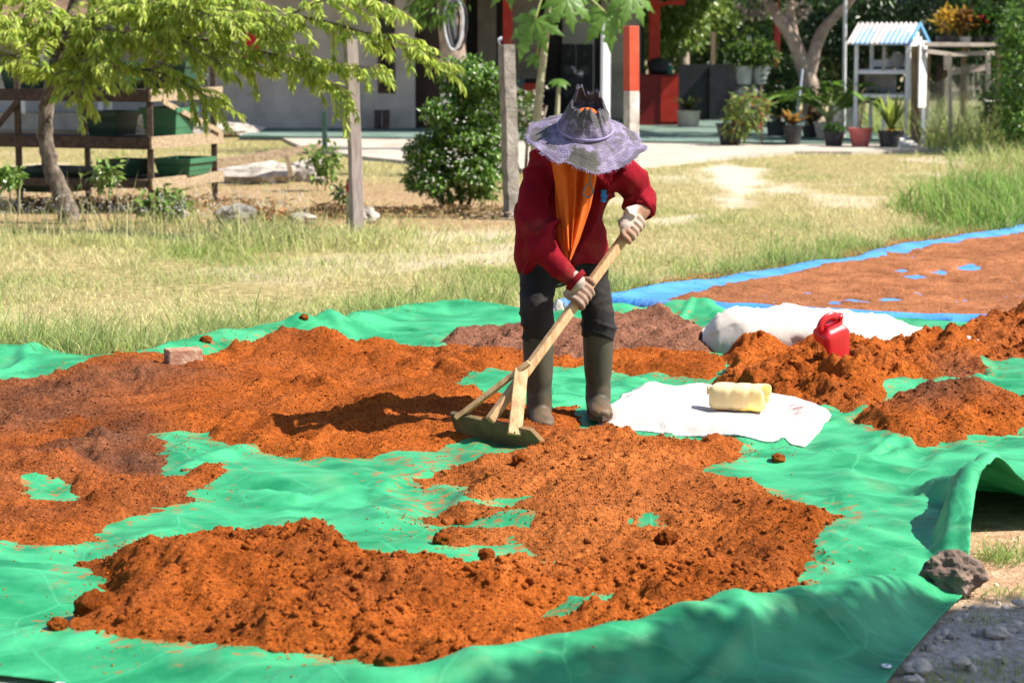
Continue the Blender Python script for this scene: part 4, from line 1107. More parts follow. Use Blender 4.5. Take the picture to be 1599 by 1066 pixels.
body.append(loft(sr[:, :3], sr[:, 3] * .5, n=14)); body.append(loft(sl[:, :3], sl[:, 3] * .5, n=14))
body += [loft(a[:, :3], a[:, 3] * .66, a[:, 4] * .66, n=14, xdir=(1, 0, 0)) for a in (pel, lr, ll)]
body.append(loft([PW(876, 400, 9.08), PW(874, 340, 9.06), PW(884, 300, 9.0)], [.10, .10, .10], n=16))
bo = obj('body', remesh(merge(*body), .009, 3), m_skin, person, smooth=True)
m_hair = mat('hair_black', (.012, .010, .009), rough=.5)
m_eyew = mat('eye_white', (.7, .68, .65), rough=.3); m_lip = mat('lips', (.30, .10, .09), rough=.5)
Vc = ico(3)[0] * np.array((.079, .099, .115)); Fc = [f for f in ico(3)[1] if Vc[list(f)].mean(0)[1] > -.03 and Vc[list(f)].mean(0)[2] > -.05]
obj('hair', mxf((Vc, Fc), Mh), m_hair, person, smooth=True)
for s in (-1, 1):
    obj('eye', mxf(rock((s * .030, -.083, .012), (.013, .008, .007), 1, 2, 0), Mh), m_eyew, bo, smooth=True)
obj('mouth', mxf(rock((0, -.083, -.060), (.022, .008, .007), 1, 2, .05), Mh), m_lip, bo, smooth=True)
# ---- scarf: a wide orange cloth hanging from under the hat to a point
def scarf(s, t):
    # s across, t down
    uL = np.interp(t, [0, .15, .5, .8, 1], [862, 867, 868, 872, 886]); uR = np.interp(t, [0, .15, .5, .8, 1], [938, 934, 922, 905, 890])
    v = 236 + (408 - 236) * t
    u = uL + (uR - uL) * s
    Y = 8.735 + .03 * t + .020 * np.sin(s * 12 + t * 2.2) * (1 - t * .6) + .012 * np.sin(s * 25 - t * 3) * (1 - t) + .05 * (s - .5) ** 2
    P = np.array([PW(a, b_, c_) for a, b_, c_ in zip(u, v, Y)])
    return P[:, 0], P[:, 1], P[:, 2]
obj('scarf', quilt(46, 40, scarf), m_scarf, person, smooth=True, solid=.003)
def scarf2(s, t):                                     # second, inner layer
    uL = np.interp(t, [0, .5, 1], [858, 872, 884]); uR = np.interp(t, [0, .5, 1], [900, 898, 892])
    v = 236 + (392 - 236) * t
    u = uL + (uR - uL) * s
    Y = 8.712 + .035 * t + .015 * np.sin(s * 9 + 1)
    P = np.array([PW(a, b_, c_) for a, b_, c_ in zip(u, v, Y)])
    return P[:, 0], P[:, 1], P[:, 2]
obj('scarf_layer', quilt(20, 24, scarf2), m_scarf, person, smooth=True, solid=.003)
# draw cord of the hat hanging in a loop
cd = smooth_path([PW(921, 262, 8.66), PW(922, 283, 8.67), PW(914, 293, 8.675), PW(911, 304, 8.68), PW(919, 308, 8.68), PW(926, 300, 8.675), PW(922, 286, 8.672)], 6)
obj('draw_cord', loft(cd, .0032, n=6), mat('cord_grey', (.14, .13, .13), (.2, .19, .18), .9), person, smooth=True)
eb = []
for (u_, v_, dx_) in ((938, 297, 6), (938, 306, 6)):
    a0, a1, a2, a3 = PW(u_, v_, 8.862), PW(u_ + 12, v_ - 1, 8.87), PW(u_ + 9, v_ + 9, 8.868), PW(u_ - 1, v_ + 9, 8.86)
    eb.append((np.array([a0, PW(u_ + 6, v_ - 1, 8.86), a1, PW(u_ + 8, v_ + 5, 8.862), a2, PW(u_ + 4, v_ + 10, 8.858), a3, PW(u_ + 1, v_ + 5, 8.858)]), [tuple(range(8))]))
obj('emblem', merge(*eb), m_emb, person, solid=.003)
# ---- hat
HM = Matrix.Translation(Vector(PW(914, 200, 8.66))) @ Euler((R(25), R(6), R(-4))).to_matrix().to_4x4()
NA, NR = 160, 46
LILAC, DARKC, PALE = np.array((.215, .18, .295)), np.array((.075, .072, .065)), np.array((.50, .42, .47))
ang = np.linspace(0, 2 * math.pi, NA, endpoint=False)
rad_t = np.linspace(0, 1, NR)
V, col = [], []
for j, t in enumerate(rad_t):
    for i, a in enumerate(ang):
        ca, sa = math.cos(a), math.sin(a)               # a = 0 to image right, -90 deg to the camera
        if t < .42:                                     # crown, from the torn top rim down
            k = t / .42
            tear = .030 * max(0, vn(a * 2.1, 3.3, 501)) + .012 * vn(a * 5, 1.1, 502) + .005 * vn(a * 13, 2.2, 503)
            tear += .052 * math.exp(-((a - 2.2) / .42) ** 2) + .040 * math.exp(-((a - .95) / .30) ** 2) + .006 * math.exp(-((a - 4.5) / .7) ** 2)
            zt_ = .088 + tear
            r_ = .056 + .044 * k ** .7
            z = zt_ * (1 - k)
            r_ += .004 * vn(a * 5, k * 4, 504)
        else:
            k = (t - .42) / .58
            edge = .214 + .014 * vn(a * 1.6, .3, 505) + .006 * vn(a * 7, .7, 506) - .012 * (sa < 0) * abs(sa)
            r_ = .100 + (edge - .100) * k
            z = -.010 - .048 * k ** 1.2 - .012 * (k ** 2) * max(0, -sa) + .020 * k * vn(a * 1.3, k * 1.5, 507) + .008 * k * vn(a * 4, k * 3, 508) + .022 * k ** 2 * max(0, -ca) 
            z += .0012 * math.sin(k * 70)
        V.append((r_ * ca, r_ * sa, z))
        w = .5 + .5 * float(vn(a * 3 + 9, t * 7, 511)); w2 = .5 + .5 * float(fbm(np.array([a * 5]), np.array([t * 12]), 3, 512)[0])
        c = LILAC * (.45 + .75 * w2) * (1 - .45 * w) + PALE * .40 * w * w2
        dk = 0.0
        ad = math.degrees(a) % 360
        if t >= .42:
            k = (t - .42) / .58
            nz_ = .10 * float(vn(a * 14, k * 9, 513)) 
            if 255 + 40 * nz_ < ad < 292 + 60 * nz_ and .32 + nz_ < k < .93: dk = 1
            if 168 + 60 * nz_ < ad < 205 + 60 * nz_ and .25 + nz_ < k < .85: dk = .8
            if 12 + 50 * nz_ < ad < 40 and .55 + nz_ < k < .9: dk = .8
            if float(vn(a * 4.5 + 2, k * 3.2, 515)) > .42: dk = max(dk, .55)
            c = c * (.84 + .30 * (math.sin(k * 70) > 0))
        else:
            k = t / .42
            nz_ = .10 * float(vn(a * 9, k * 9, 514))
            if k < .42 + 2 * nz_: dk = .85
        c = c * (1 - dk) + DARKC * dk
        col.append(c)
F = []
for j in range(NR - 1):
    for i in range(NA):
        F.append((j * NA + i, (j + 1) * NA + i, (j + 1) * NA + (i + 1) % NA, j * NA + (i + 1) % NA))
Vh_ = np.array(V)
hat = obj('hat', mxf((Vh_, F), HM), m_hat, person, smooth=True, col=np.array(col), solid=.003)
hat['label'] = 'torn lilac cloth sunhat with frayed brim'
# frayed threads along brim and torn crown
fr, fc = [], []
n_ = 0; Fv = []
for i in range(520):
    a = random.uniform(0, 2 * math.pi); ii = int(a / (2 * math.pi) * NA) % NA
    top = random.random() < .3
    p = Vh_[ii] if top else Vh_[(NR - 1) * NA + ii]
    d = np.array((math.cos(a) * (.3 if top else 1), math.sin(a) * (.3 if top else 1), (1.0 if top else -.35))) + np.random.default_rng(i).normal(0, .45, 3)
    d /= np.linalg.norm(d); L = random.uniform(.004, .016); s_ = np.array((-math.sin(a), math.cos(a), 0)) * .0012
    fr += [p - s_, p + s_, p + d * L]; fc += [LILAC * 1.15] * 3
    Fv.append((n_, n_ + 1, n_ + 2)); n_ += 3
fo = obj('fringe', mxf((np.array(fr), Fv), HM), m_hat, hat, col=np.array(fc)); fo['kind'] = 'stuff'
# stitched seam band round the crown and the button holding it
bd = loft([(.101 * math.cos(a), .101 * math.sin(a), .002) for a in np.linspace(0, 2 * math.pi, 49)], .0035, .006, n=6, cap=False)
obj('band', mxf(bd, HM), mat('band_lilac', (.20, .17, .32), (.30, .26, .44), .95, 30), hat, smooth=True)
# orange head cloth showing through the torn top
Vo = ico(3)[0] * np.array((.052, .052, .045)) + np.array((.004, .006, .030))
obj('head_cloth', mxf((Vo, ico(3)[1]), HM), m_scarf, person, smooth=True)
# ================================================================== house
m_wall = mat('wall_grey', (0.33, 0.275, 0.235), (0.60, 0.52, 0.455), 0.95, 1.6, .25, 30, c3=(.48, .41, .36), lo=.3, hi=.7)
m_wall2 = mat('wall_pale', (0.42, 0.41, 0.40), (0.55, 0.53, 0.51), 0.95, 1.4, .2, 30)
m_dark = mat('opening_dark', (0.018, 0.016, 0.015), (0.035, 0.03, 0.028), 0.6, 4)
m_frame = mat('frame_brown', (0.045, 0.022, 0.014), (0.08, 0.04, 0.026), 0.6, 9, stretch=(8, 8, 1))
m_redp = mat('paint_red', (0.40, 0.022, 0.012), (0.52, 0.040, 0.020), 0.55, 5, .1, 40)
m_redd = mat('paint_dark_red', (0.16, 0.008, 0.008), (0.22, 0.014, 0.012), 0.5, 5, .1, 40)
m_black = mat('paint_black', (0.018, 0.020, 0.024), (0.035, 0.037, 0.04), 0.6, 4)
m_roof = mat('roof_sheet', (0.10, 0.05, 0.035), (0.16, 0.09, 0.06), 0.7, 4)
m_glass = mat('glass_dark', (0.010, 0.010, 0.012), rough=0.08, spec=.6)
YW = 37.6                                   # front wall
def X(u, Y=YW): return W(u, 100, Y)[0]
def Z(v, Y=YW): return float(W(800, v, Y)[2])
house = thing('house', (X(600), YW, 0.06), 'grey plastered house with narrow window, doorway and red-pillared porch', 'house')
# left block: wall with openings cut as separate pieces
xl, xr = X(322), X(648)
wx0, wx1, wz0 = X(590), X(617), Z(146)
obj('wall', merge(box(xl, wx0, YW, YW + .15, .06, 3.2), box(wx1, xr, YW, YW + .15, .06, 3.2), box(wx0, wx1, YW, YW + .15, .06, wz0)), m_wall, house)
obj('side_wall', box(xl, xl + .15, YW + .153, 44, .06, 3.2), m_wall, house)
wf = obj('window', merge(box(wx0, wx0 + .045, YW - .012, YW + .10, wz0, 3.1), box(wx1 - .045, wx1, YW - .012, YW + .10, wz0, 3.1), box(wx0 + .045, wx1 - .045, YW - .012, YW + .10, wz0, wz0 + .07), box(wx0 + .045, wx1 - .045, YW - .01, YW + .1, 3.0, 3.1)), m_frame, house)
obj('pane', box(wx0 + .046, wx1 - .046, YW + .05, YW + .06, wz0 + .071, 2.999), m_glass, wf)
# doorway right of the block
dx0, dx1 = X(648), X(693)
dr = obj('door', box(dx0 + .02, dx1, YW + .40, YW + .44, .06, 2.4), m_frame, house)
obj('panel', box(dx0 + .12, dx1 - .1, YW + .385, YW + .40, .35, 1.1), m_frame, dr)
obj('panel', box(dx0 + .12, dx1 - .1, YW + .385, YW + .40, 1.25, 2.2), m_frame, dr)
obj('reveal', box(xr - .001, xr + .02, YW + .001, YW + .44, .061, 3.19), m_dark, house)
# porch back wall, stepped back: pale strips and dark openings
YP = 42.0
def PX(u): return W(u, 100, YP)[0]
strips = [(660, 728), (746, 775), (800, 842), (878, 928), (938, 1000)]
for i, (a, b_) in enumerate(strips):
    obj('porch_wall', box(PX(a), PX(b_), YP, YP + .15, .06, 3.2), m_wall2 if i in (3,) else m_wall, house)
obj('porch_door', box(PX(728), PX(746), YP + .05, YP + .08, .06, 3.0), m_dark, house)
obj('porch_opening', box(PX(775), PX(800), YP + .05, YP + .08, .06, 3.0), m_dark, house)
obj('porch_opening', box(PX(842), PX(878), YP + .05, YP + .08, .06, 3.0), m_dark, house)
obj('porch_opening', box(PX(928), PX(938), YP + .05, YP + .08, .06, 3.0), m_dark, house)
obj('corner_post', box(PX(1000), PX(1006), YP - .02, YP + .15, .06, 3.2), m_black, house)
# red columns of the porch
def col(u, w, Y, z0=.06, z1=3.05, m=m_redp):
    c = W(u, 100, Y)[0]
    return obj('column', box(c - w / 2, c + w / 2, Y - w / 2, Y + w / 2, z0, z1), m, house, bevel=.01)
col(793, .16, 37.4)
col(1021, .185, 39.6, .06, 3.05, m_redp)
col(1212, .11, 41.0, .06, 3.05, m_redd)
obj('eave_beam', box(PX(640), W(1240, 0, 37.2)[0], 36.5, 36.66, 2.55, 2.75), m_redd, house)
obj('bracket', merge(beam(W(1030, 8, 39.6), W(1070, 0, 39.6), .06, .06), box(X(1040, 39.6), X(1068, 39.6), 39.56, 39.64, Z(8, 39.6), Z(1, 39.6))), m_redp, house)
# low walls of the porch: red plinth, black parapet
rx0, rx1 = W(1000, 0, 38.8)[0], W(1061, 0, 38.8)[0]
obj('plinth', box(rx0, rx1, 38.8, 39.9, .06, Z(117, 38.8)), m_redd, house)
obj('plinth_panel', box(rx1 - .30, rx1 - .004, 38.785, 38.8, .12, Z(121, 38.8)), m_redp, house)
px0, px1 = W(1061, 0, 41.4)[0], W(1168, 0, 41.4)[0]
obj('parapet', box(px0, W(1240, 0, 41.4)[0], 41.4, 41.55, .06, Z(101, 41.4)), m_black, house)
obj('parapet_post', box(W(1110, 0, 41.3)[0], W(1122, 0, 41.3)[0], 41.33, 41.398, .06, Z(104, 41.4)), m_black, house)
obj('red_ledge', box(W(818, 0, 38.2)[0], W(848, 0, 38.2)[0], 38.0, 38.4, .06, Z(130, 38.2)), m_redp, house)
obj('blue_ledge', box(W(800, 0, 39.6)[0], W(835, 0, 39.6)[0], 39.5, 39.75, Z(131, 39.6), Z(124, 39.6)), mat('ledge_teal', (.10, .22, .24), (.14, .28, .30), .6), house)
# roof: two pitched sheets with wide eaves (above the picture; it shades the porch)
rxa, rxb = X(300), X(1245)
ra = ([(rxa, 35.6, 2.75), (rxb, 35.6, 2.75), (rxb, 41, 4.6), (rxa, 41, 4.6), (rxb, 47.5, 2.75), (rxa, 47.5, 2.75)], [(0, 1, 2, 3), (3, 2, 4, 5)])
obj('roof', ra, m_roof, house, solid=.05)
obj('ceiling', box(rxa + .2, rxb - .2, 36.7, 46, 2.76, 2.79), m_wall, house)

# --- wall further left with its roof edge, behind the rack
shed = thing('shed', (X(130, 39), 39, .03), 'low shed with pale wall and brown roof behind the rack at far left', 'shed')
obj('wall', box(X(-160, 39), X(318, 39), 39, 39.2, .0, 2.0), m_wall2, shed)
obj('plinth', box(X(-160, 38.6), X(250, 38.6), 38.3, 39, .0, .28), m_conc, shed)
obj('roof', ([(X(-180, 38), 37.6, 1.62), (X(330, 38), 37.6, 1.62), (X(300, 39), 40.4, 2.7), (X(-180, 39), 40.4, 2.7)], [(0, 1, 2, 3)]), mat('roof_brown', (.10, .06, .04), (.2, .13, .08), .8, 6), shed, solid=.06)
m_slat = mat('slat_white', (.62, .60, .58), (.72, .70, .68), .7, 6)
for u in (138, 152, 166, 60, 30):
    obj('board', box(X(u, 38.2), X(u + 8, 38.2), 38.18, 38.22, .28, 1.25), m_slat, shed)
# meter box and clock by the window
o = obj('meter_box', box(X(566), X(584), YW - .12, YW - .002, Z(10), Z(-22)), m_slat, bevel=.008); tag(o, 'white meter box high on the grey wall left of the window', 'meter box')
cc_ = W(600, 8, YW - .05)
clock = thing('wind_chime', cc_ - np.array((0, 0, .12)), 'small pale round wind chime hanging before the narrow window', 'wind chime')
obj('disc', loft([cc_ + (0, -.01, 0), cc_ + (0, .01, 0)], .06, n=18), m_slat, clock)
obj('string', loft([cc_ + (0, 0, .05), cc_ + (0, 0, .6)], .004, n=5), m_slat, clock)
obj('clapper', loft([cc_ + (0, 0, -.05), cc_ + (0, 0, -.16)], [.012, .02], n=8), m_slat, clock)
# two old boots by the wall
m_oldb = mat('boot_old', (.05, .035, .03), (.10, .07, .055), .7, 10)
for k, (u, lb) in enumerate(((590, 'left one of two old brown rubber boots standing against the grey wall'), (603, 'right one of two old brown rubber boots standing against the grey wall'))):
    q = W(u, 203, YW - .28)
    sh_ = loft(smooth_path([(q[0], q[1], .07), (q[0], q[1], .16), (q[0] + .004, q[1], .27), (q[0], q[1] + .005, .36)], 3), np.interp(np.linspace(0, 1, 10), [0, 1], [.05, .062]), n=14, cap=False)
    ft_ = loft(smooth_path([(q[0], q[1] + .03, .10), (q[0] - .01, q[1] - .08, .105), (q[0] - .02, q[1] - .17, .09), (q[0] - .02, q[1] - .20, .085)], 3), np.interp(np.linspace(0, 1, 10), [0, .5, .9, 1], [.045, .045, .035, .015]), n=12)
    bt_ = thing('old_boot', (q[0], q[1], .06), lb, 'boot', 'old boots by the wall')
    obj('shaft', sh_, m_oldb, bt_, smooth=True, solid=.004); obj('foot', ft_, m_oldb, bt_, smooth=True)
# black speaker cabinets / seats on the porch
for k, (u0, u1, lb) in enumerate(((876, 899, 'left of two tall black loudspeaker cabinets on the porch'), (901, 926, 'right of two tall black loudspeaker cabinets on the porch'))):
    Y = 41.2; x0, x1 = W(u0, 0, Y)[0], W(u1, 0, Y)[0]
    sp_ = thing('speaker_cabinet', ((x0 + x1) / 2, Y, .06), lb, 'speaker', 'speaker cabinets on the porch')
    obj('case', box(x0, x1, Y - .2, Y + .2, .06, Z(69, Y)), m_black, sp_, bevel=.01)
    for zc, r_ in ((.95, .08), (.55, .10), (1.22, .035)):
        obj('cone', loft([((x0 + x1) / 2, Y - .215, zc), ((x0 + x1) / 2, Y - .19, zc)], r_, n=20), mat('cone_grey', (.05, .05, .055), rough=.3), sp_)
# motorbike parked in the porch shade
mb = thing('motorbike', (W(862, 0, 38.8)[0], 38.8, .06), 'dark motorbike parked in the porch shade behind the papaya stem', 'motorbike')
mxc = W(866, 0, 38.8)[0]
m_tyre = mat('tyre', (.02, .02, .02), rough=.8); m_chr = mat('chrome_dull', (.4, .4, .42), rough=.3, metal=.8)
for s_ in (-.45, .45):
    ring = [(mxc + s_ + .25 * math.cos(a), 38.8, .34 + .25 * math.sin(a)) for a in np.linspace(0, 2 * math.pi, 25)]
    wh = obj('wheel', loft(ring, .045, n=8, cap=False), m_tyre, mb, smooth=True)
    obj('rim', loft([(mxc + s_, 38.78, .34), (mxc + s_, 38.82, .34)], .19, n=20), m_chr, wh)
obj('body', loft(smooth_path([(mxc - .42, 38.8, .72), (mxc - .1, 38.8, .66), (mxc + .15, 38.8, .74), (mxc + .45, 38.8, .86)], 4), [.06, .08, .09, .1, .1, .11, .12, .12, .12, .11, .1, .09, .07], n=12), m_black, mb, smooth=True)
obj('seat', loft([(mxc - .5, 38.8, .80), (mxc - .1, 38.8, .79), (mxc + .12, 38.8, .82)], [.06, .10, .05], [.04, .05, .03], n=10), m_dark, mb, smooth=True)
obj('fork', loft([(mxc + .46, 38.8, .34), (mxc + .34, 38.8, 1.0)], .025, n=8), m_chr, mb)
obj('handlebar', loft([(mxc + .30, 38.5, 1.03), (mxc + .34, 38.8, 1.0), (mxc + .30, 39.1, 1.03)], .018, n=8), m_chr, mb)
obj('headlight', rock((mxc + .42, 38.8, .92), (.07, .08, .08), 1, 2, .02), m_chr, mb, smooth=True)
# white drainpipe post and garden stakes
m_whitep = mat('paint_white', (.70, .72, .74), (.80, .80, .80), .6, 6)
def post(name, u, vt, vb, Y, w, d, m, label, cat='post', ang=0, zb=-.15, wob=.0, lean=0):
    c = W(u, vb, Y); zt_ = W(u, vt, Y)[2]
    V, F = beam((0, 0, zb), (lean, 0, zt_), w, d, up=(0, 1, 0), n=6, wob=wob)
    o = obj(name, place((V, F), (c[0], Y, 0), ang), m, bevel=.004)
    return tag(o, label, cat)
post('pipe_post', 945, 25, 215, 33.0, .11, .11, m_whitep, 'white painted square post behind the sunhat', ang=.3)
m_pwood = mat('post_wood', (.26, .21, .20), (.44, .37, .34), .9, 5, .5, 50, stretch=(10, 10, 1.2), c3=(.34, .28, .265))
post('fence_post', 559, 62, 362, 17.75, .088, .10, m_pwood, 'weathered grey wooden fence post right of the tree crown', ang=.35, wob=.004, lean=-.045)
m_pconc = mat('post_concrete', (.16, .145, .125), (.36, .32, .28), .95, 8, .8, 45, c3=(.26, .23, .20))
cp = thing('concrete_post', (W(797, 0, 19.6)[0], 19.6, 0), 'rough grey concrete fence post beside the flowering shrub', 'post')
Vc_, Fc_ = beam((0, 0, -.15), (-.055, 0, W(790, 70, 19.6)[2]), .105, .115, up=(0, 1, 0), n=26, wob=.0045)
obj('shaft', place((Vc_, Fc_), (W(800, 0, 19.6)[0], 19.6, 0), .45), m_pconc, cp)
tp = W(786, 68, 19.6)
obj('rebar', loft([tp + (.03, 0, -.02), tp + (.032, 0, .035)], .006, n=6), m_nail, cp)
obj('wire_knot', loft(smooth_path([tp + (-.03, 0, -.01), tp + (-.045, -.02, .03), tp + (-.015, .01, .05), tp + (-.035, .02, .02), tp + (-.02, -.02, .035), tp + (-.04, 0, .0)], 5), .007, n=6), mat('wire_grey', (.35, .36, .42), rough=.5), cp, smooth=True)
rp = thing('painted_post', (W(987, 0, 19.2)[0], 19.2, 0), 'square fence post painted red above and white below, by the sunhat', 'post')
c0 = W(987, 0, 19.2)[0]; zsp = W(987, 142, 19.2)[2]; ztp = W(985, 41, 19.2)[2]
m_redpost = mat('paint_red_bright', (.50, .055, .022), (.60, .09, .04), .55, 6, .15, 40)
obj('upper', place(beam((0, 0, zsp), (-.008, 0, ztp), .098, .098, up=(0, 1, 0), n=4), (c0, 19.2, 0), .5), m_redpost, rp, bevel=.005)
obj('lower', place(beam((.006, 0, -.15), (0, 0, zsp - .001), .098, .098, up=(0, 1, 0), n=4), (c0, 19.2, 0), .5), mat('paint_white_worn', (.36, .30, .26), (.66, .64, .60), .8, 9, .3, 40), rp, bevel=.005)
post('garden_stake', 507, 175, 232, 31.0, .065, .065, mat('stake_green', (.05, .10, .075), (.09, .16, .12), .8, 8), 'short dark green stake on the apron left of the fence post', 'stake')
st = thing('marker_stake', (W(546, 345, 18.4)[0], 18.4, 0), 'short mossy stake with a red top close behind the wooden fence post', 'stake')
sx_ = W(545, 345, 18.4)[0]
obj('lower', box(sx_ - .022, sx_ + .022, 18.38, 18.43, -.1, W(545, 300, 18.4)[2]), mat('stake_moss', (.10, .11, .05), (.26, .25, .16), .95, 14), st)
obj('top', box(sx_ - .021, sx_ + .021, 18.381, 18.429, W(545, 300, 18.4)[2] + .001, W(545, 286, 18.4)[2]), m_redd, st)

# ================================================================== rack with green bins at the left
m_rk = mat('rack_wood', (.042, .028, .020), (.10, .068, .05), .85, 6, .4, 40, stretch=(2, 6, 6))
m_rkp = mat('plank_pale', (.20, .145, .09), (.42, .32, .21), .9, 7, .4, 40, stretch=(2, 6, 6))
m_bin = mat('bin_green', (.028, .12, .06), (.04, .15, .075), .45, 4, spec=.4)
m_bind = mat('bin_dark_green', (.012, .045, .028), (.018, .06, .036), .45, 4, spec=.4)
RA = R(-21)                                    # long axis runs left and back
q0 = W(237, 336, 19.9); O = np.array((q0[0], 19.9, 0.0))
def RK(a, d, z):                               # a along to the left, d depth to the back
    ex_ = np.array((-math.cos(RA), -math.sin(RA), 0)); ey_ = np.array((-math.sin(RA), math.cos(RA), 0))
    return O + ex_ * a + ey_ * d + np.array((0, 0, z))
rack = thing('plant_rack', RK(.9, .5, 0), 'three-tier dark wooden rack holding green plastic bins behind the tree at left', 'rack')
DEP, LEN = 1.15, 1.75
zs = [W(237, v, 19.9)[2] for v in (150, 224, 288)]
ztop = W(237, 92, 19.9)[2]
for a_, d_, zt_ in ((0, 0, ztop), (0, DEP, ztop - .02), (LEN * .76, 0, ztop), (LEN * .76, DEP, ztop), (2.6, 0, ztop)):
    obj('leg', beam(RK(a_, d_, -.1), RK(a_, d_, zt_), .05, .05, up=(0, 1, 0)), m_rk, rack)
for i, z in enumerate(zs):
    obj('beam', beam(RK(-.03, -.035, z), RK(2.75, -.035, z), .03, .105 if i < 2 else .07), m_rk, rack)
    obj('end_plank', beam(RK(-.038, -.06, z + .005), RK(-.038, DEP + .09, z + .005), .022, .105 if i != 2 else .095), m_rkp, rack)
    for k in range(7):
        obj('shelf_board', beam(RK(.0, .06 + k * .17, z + .02 - (.002 * (k % 2))), RK(2.7, .06 + k * .17, z + .02), .15, .02), m_rk, rack)
obj('brace', beam(RK(-.062, .12, zs[0] - .05), RK(-.062, DEP, zs[1] + .06), .02, .045), m_rkp, rack)
obj('brace', beam(RK(LEN * .76 - .05, -.06, zs[0] - .05), RK(LEN * .76 + .28, -.06, zs[1] + .02), .02, .05), m_rk, rack)
def bin_(a, d, z, w, dd, h, m, label, tilt=0.0):
    c = RK(a, d, z)
    t = thing('plastic_bin', c, label, 'bin', 'green plastic bins on the rack')
    def fr(s, zz, wall=0):                       # frustum ring
        return [(-w / 2 * s, -dd / 2 * s, zz), (w / 2 * s, -dd / 2 * s, zz), (w / 2 * s, dd / 2 * s, zz), (-w / 2 * s, dd / 2 * s, zz)]
    V = np.array(fr(.82, .0) + fr(1.0, h) + fr(1.07, h) + fr(1.07, h - .035) + fr(.97, h) + fr(.80, .01))
    F = [(3, 2, 1, 0)]
    for lo_, hi_ in ((0, 1),):
        F += [(lo_ * 4 + i, lo_ * 4 + (i + 1) % 4, hi_ * 4 + (i + 1) % 4, hi_ * 4 + i) for i in range(4)]
    obj('tub', place((V[:8], F), c, RA + tilt), m, t)
    rimF = [(i, (i + 1) % 4, 4 + (i + 1) % 4, 4 + i) for i in range(4)] + [(8 + i, 8 + (i + 1) % 4, (i + 1) % 4, i) for i in range(4)] + [(4 + i, 4 + (i + 1) % 4, 12 + (i + 1) % 4, 12 + i) for i in range(4)]
    obj('rim', place((np.array(fr(1.07, h + .002) + fr(.96, h + .002) + fr(1.07, h - .04) + fr(.90, h * .3)), rimF), c, RA + tilt), m, t)
    return t
zo = .045
bin_(.12, .55, zs[1] + zo, .34, .46, .25, m_bin, 'bright green bin on the middle shelf at the rack corner', .1)
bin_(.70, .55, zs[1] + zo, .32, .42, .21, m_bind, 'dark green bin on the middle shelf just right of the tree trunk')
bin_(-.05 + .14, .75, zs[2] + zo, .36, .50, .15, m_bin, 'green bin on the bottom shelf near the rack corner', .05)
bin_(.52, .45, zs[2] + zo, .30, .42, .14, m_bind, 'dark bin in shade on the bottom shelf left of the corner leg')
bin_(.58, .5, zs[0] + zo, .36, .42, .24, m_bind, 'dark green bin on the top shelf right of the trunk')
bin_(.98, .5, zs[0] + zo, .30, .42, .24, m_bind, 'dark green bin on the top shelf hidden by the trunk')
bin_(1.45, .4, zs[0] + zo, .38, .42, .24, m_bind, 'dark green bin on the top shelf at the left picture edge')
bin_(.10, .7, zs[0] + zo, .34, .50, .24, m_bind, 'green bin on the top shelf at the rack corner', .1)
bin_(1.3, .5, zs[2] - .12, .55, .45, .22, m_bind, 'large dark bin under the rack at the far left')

# plank on a limestone kerb, rubble and stones
m_lime = mat('limestone', (.20, .18, .16), (.48, .43, .38), .95, 7, .7, 30, c3=(.36, .32, .28))
m_stone = mat('stone_grey', (.10, .095, .09), (.34, .32, .30), .95, 8, .6, 30, c3=(.22, .205, .19))
lt = thing('leaning_plank', W(410, 275, 24.0), 'long pale plank propped slantwise on a short leg right of the rack', 'plank')
obj('board', beam(W(325, 258, 23.6), W(500, 231, 24.2), .03, .10), m_rkp, lt)
obj('leg', beam(W(448, 243, 23.9), W(455, 276, 23.85), .05, .03, up=(0, 1, 0)), m_rkp, lt)
for k, (u, v, Y, r_, lb, m_) in enumerate([
        (385, 275, 24.3, (.52, .25, .16), 'long pale limestone slab under the leaning plank', m_lime),
        (480, 268, 24.6, (.20, .15, .15), 'pale limestone lump right of the leaning plank', m_lime),
        (372, 340, 19.0, (.18, .13, .10), 'dark grey boulder right of the rack leg', m_stone),
        (470, 342, 18.9, (.12, .10, .06), 'pale flat stone left of the wooden fence post', m_lime),
        (572, 338, 19.0, (.10, .10, .085), 'pale stone just right of the wooden fence post', m_lime),
        (275, 330, 19.4, (.10, .09, .09), 'pale stone among weeds under the rack', m_lime),
        (350, 205, 36.0, (.55, .5, .14), 'low heap of pale cement at the foot of the grey wall', m_lime),
        (275, 190, 36.2, (.6, .5, .32), 'pale mound of sand behind the rack', m_lime),
        (1410, 222, 31.6, (.20, .14, .13), 'broken white stone beside the black fern pot', mat('stone_white', (.55, .52, .48), (.75, .72, .68), .95, 8, .5, 30))]):
    gz = 0 if Y < 32 else .03
    x_ = W(u, v, Y)[0]
    tag(obj('boulder' if k > 1 else 'limestone', rock((x_, Y, gz + r_[2] * .45), r_, 60 + k, 3, .35, 1.3), m_), lb, 'stone')
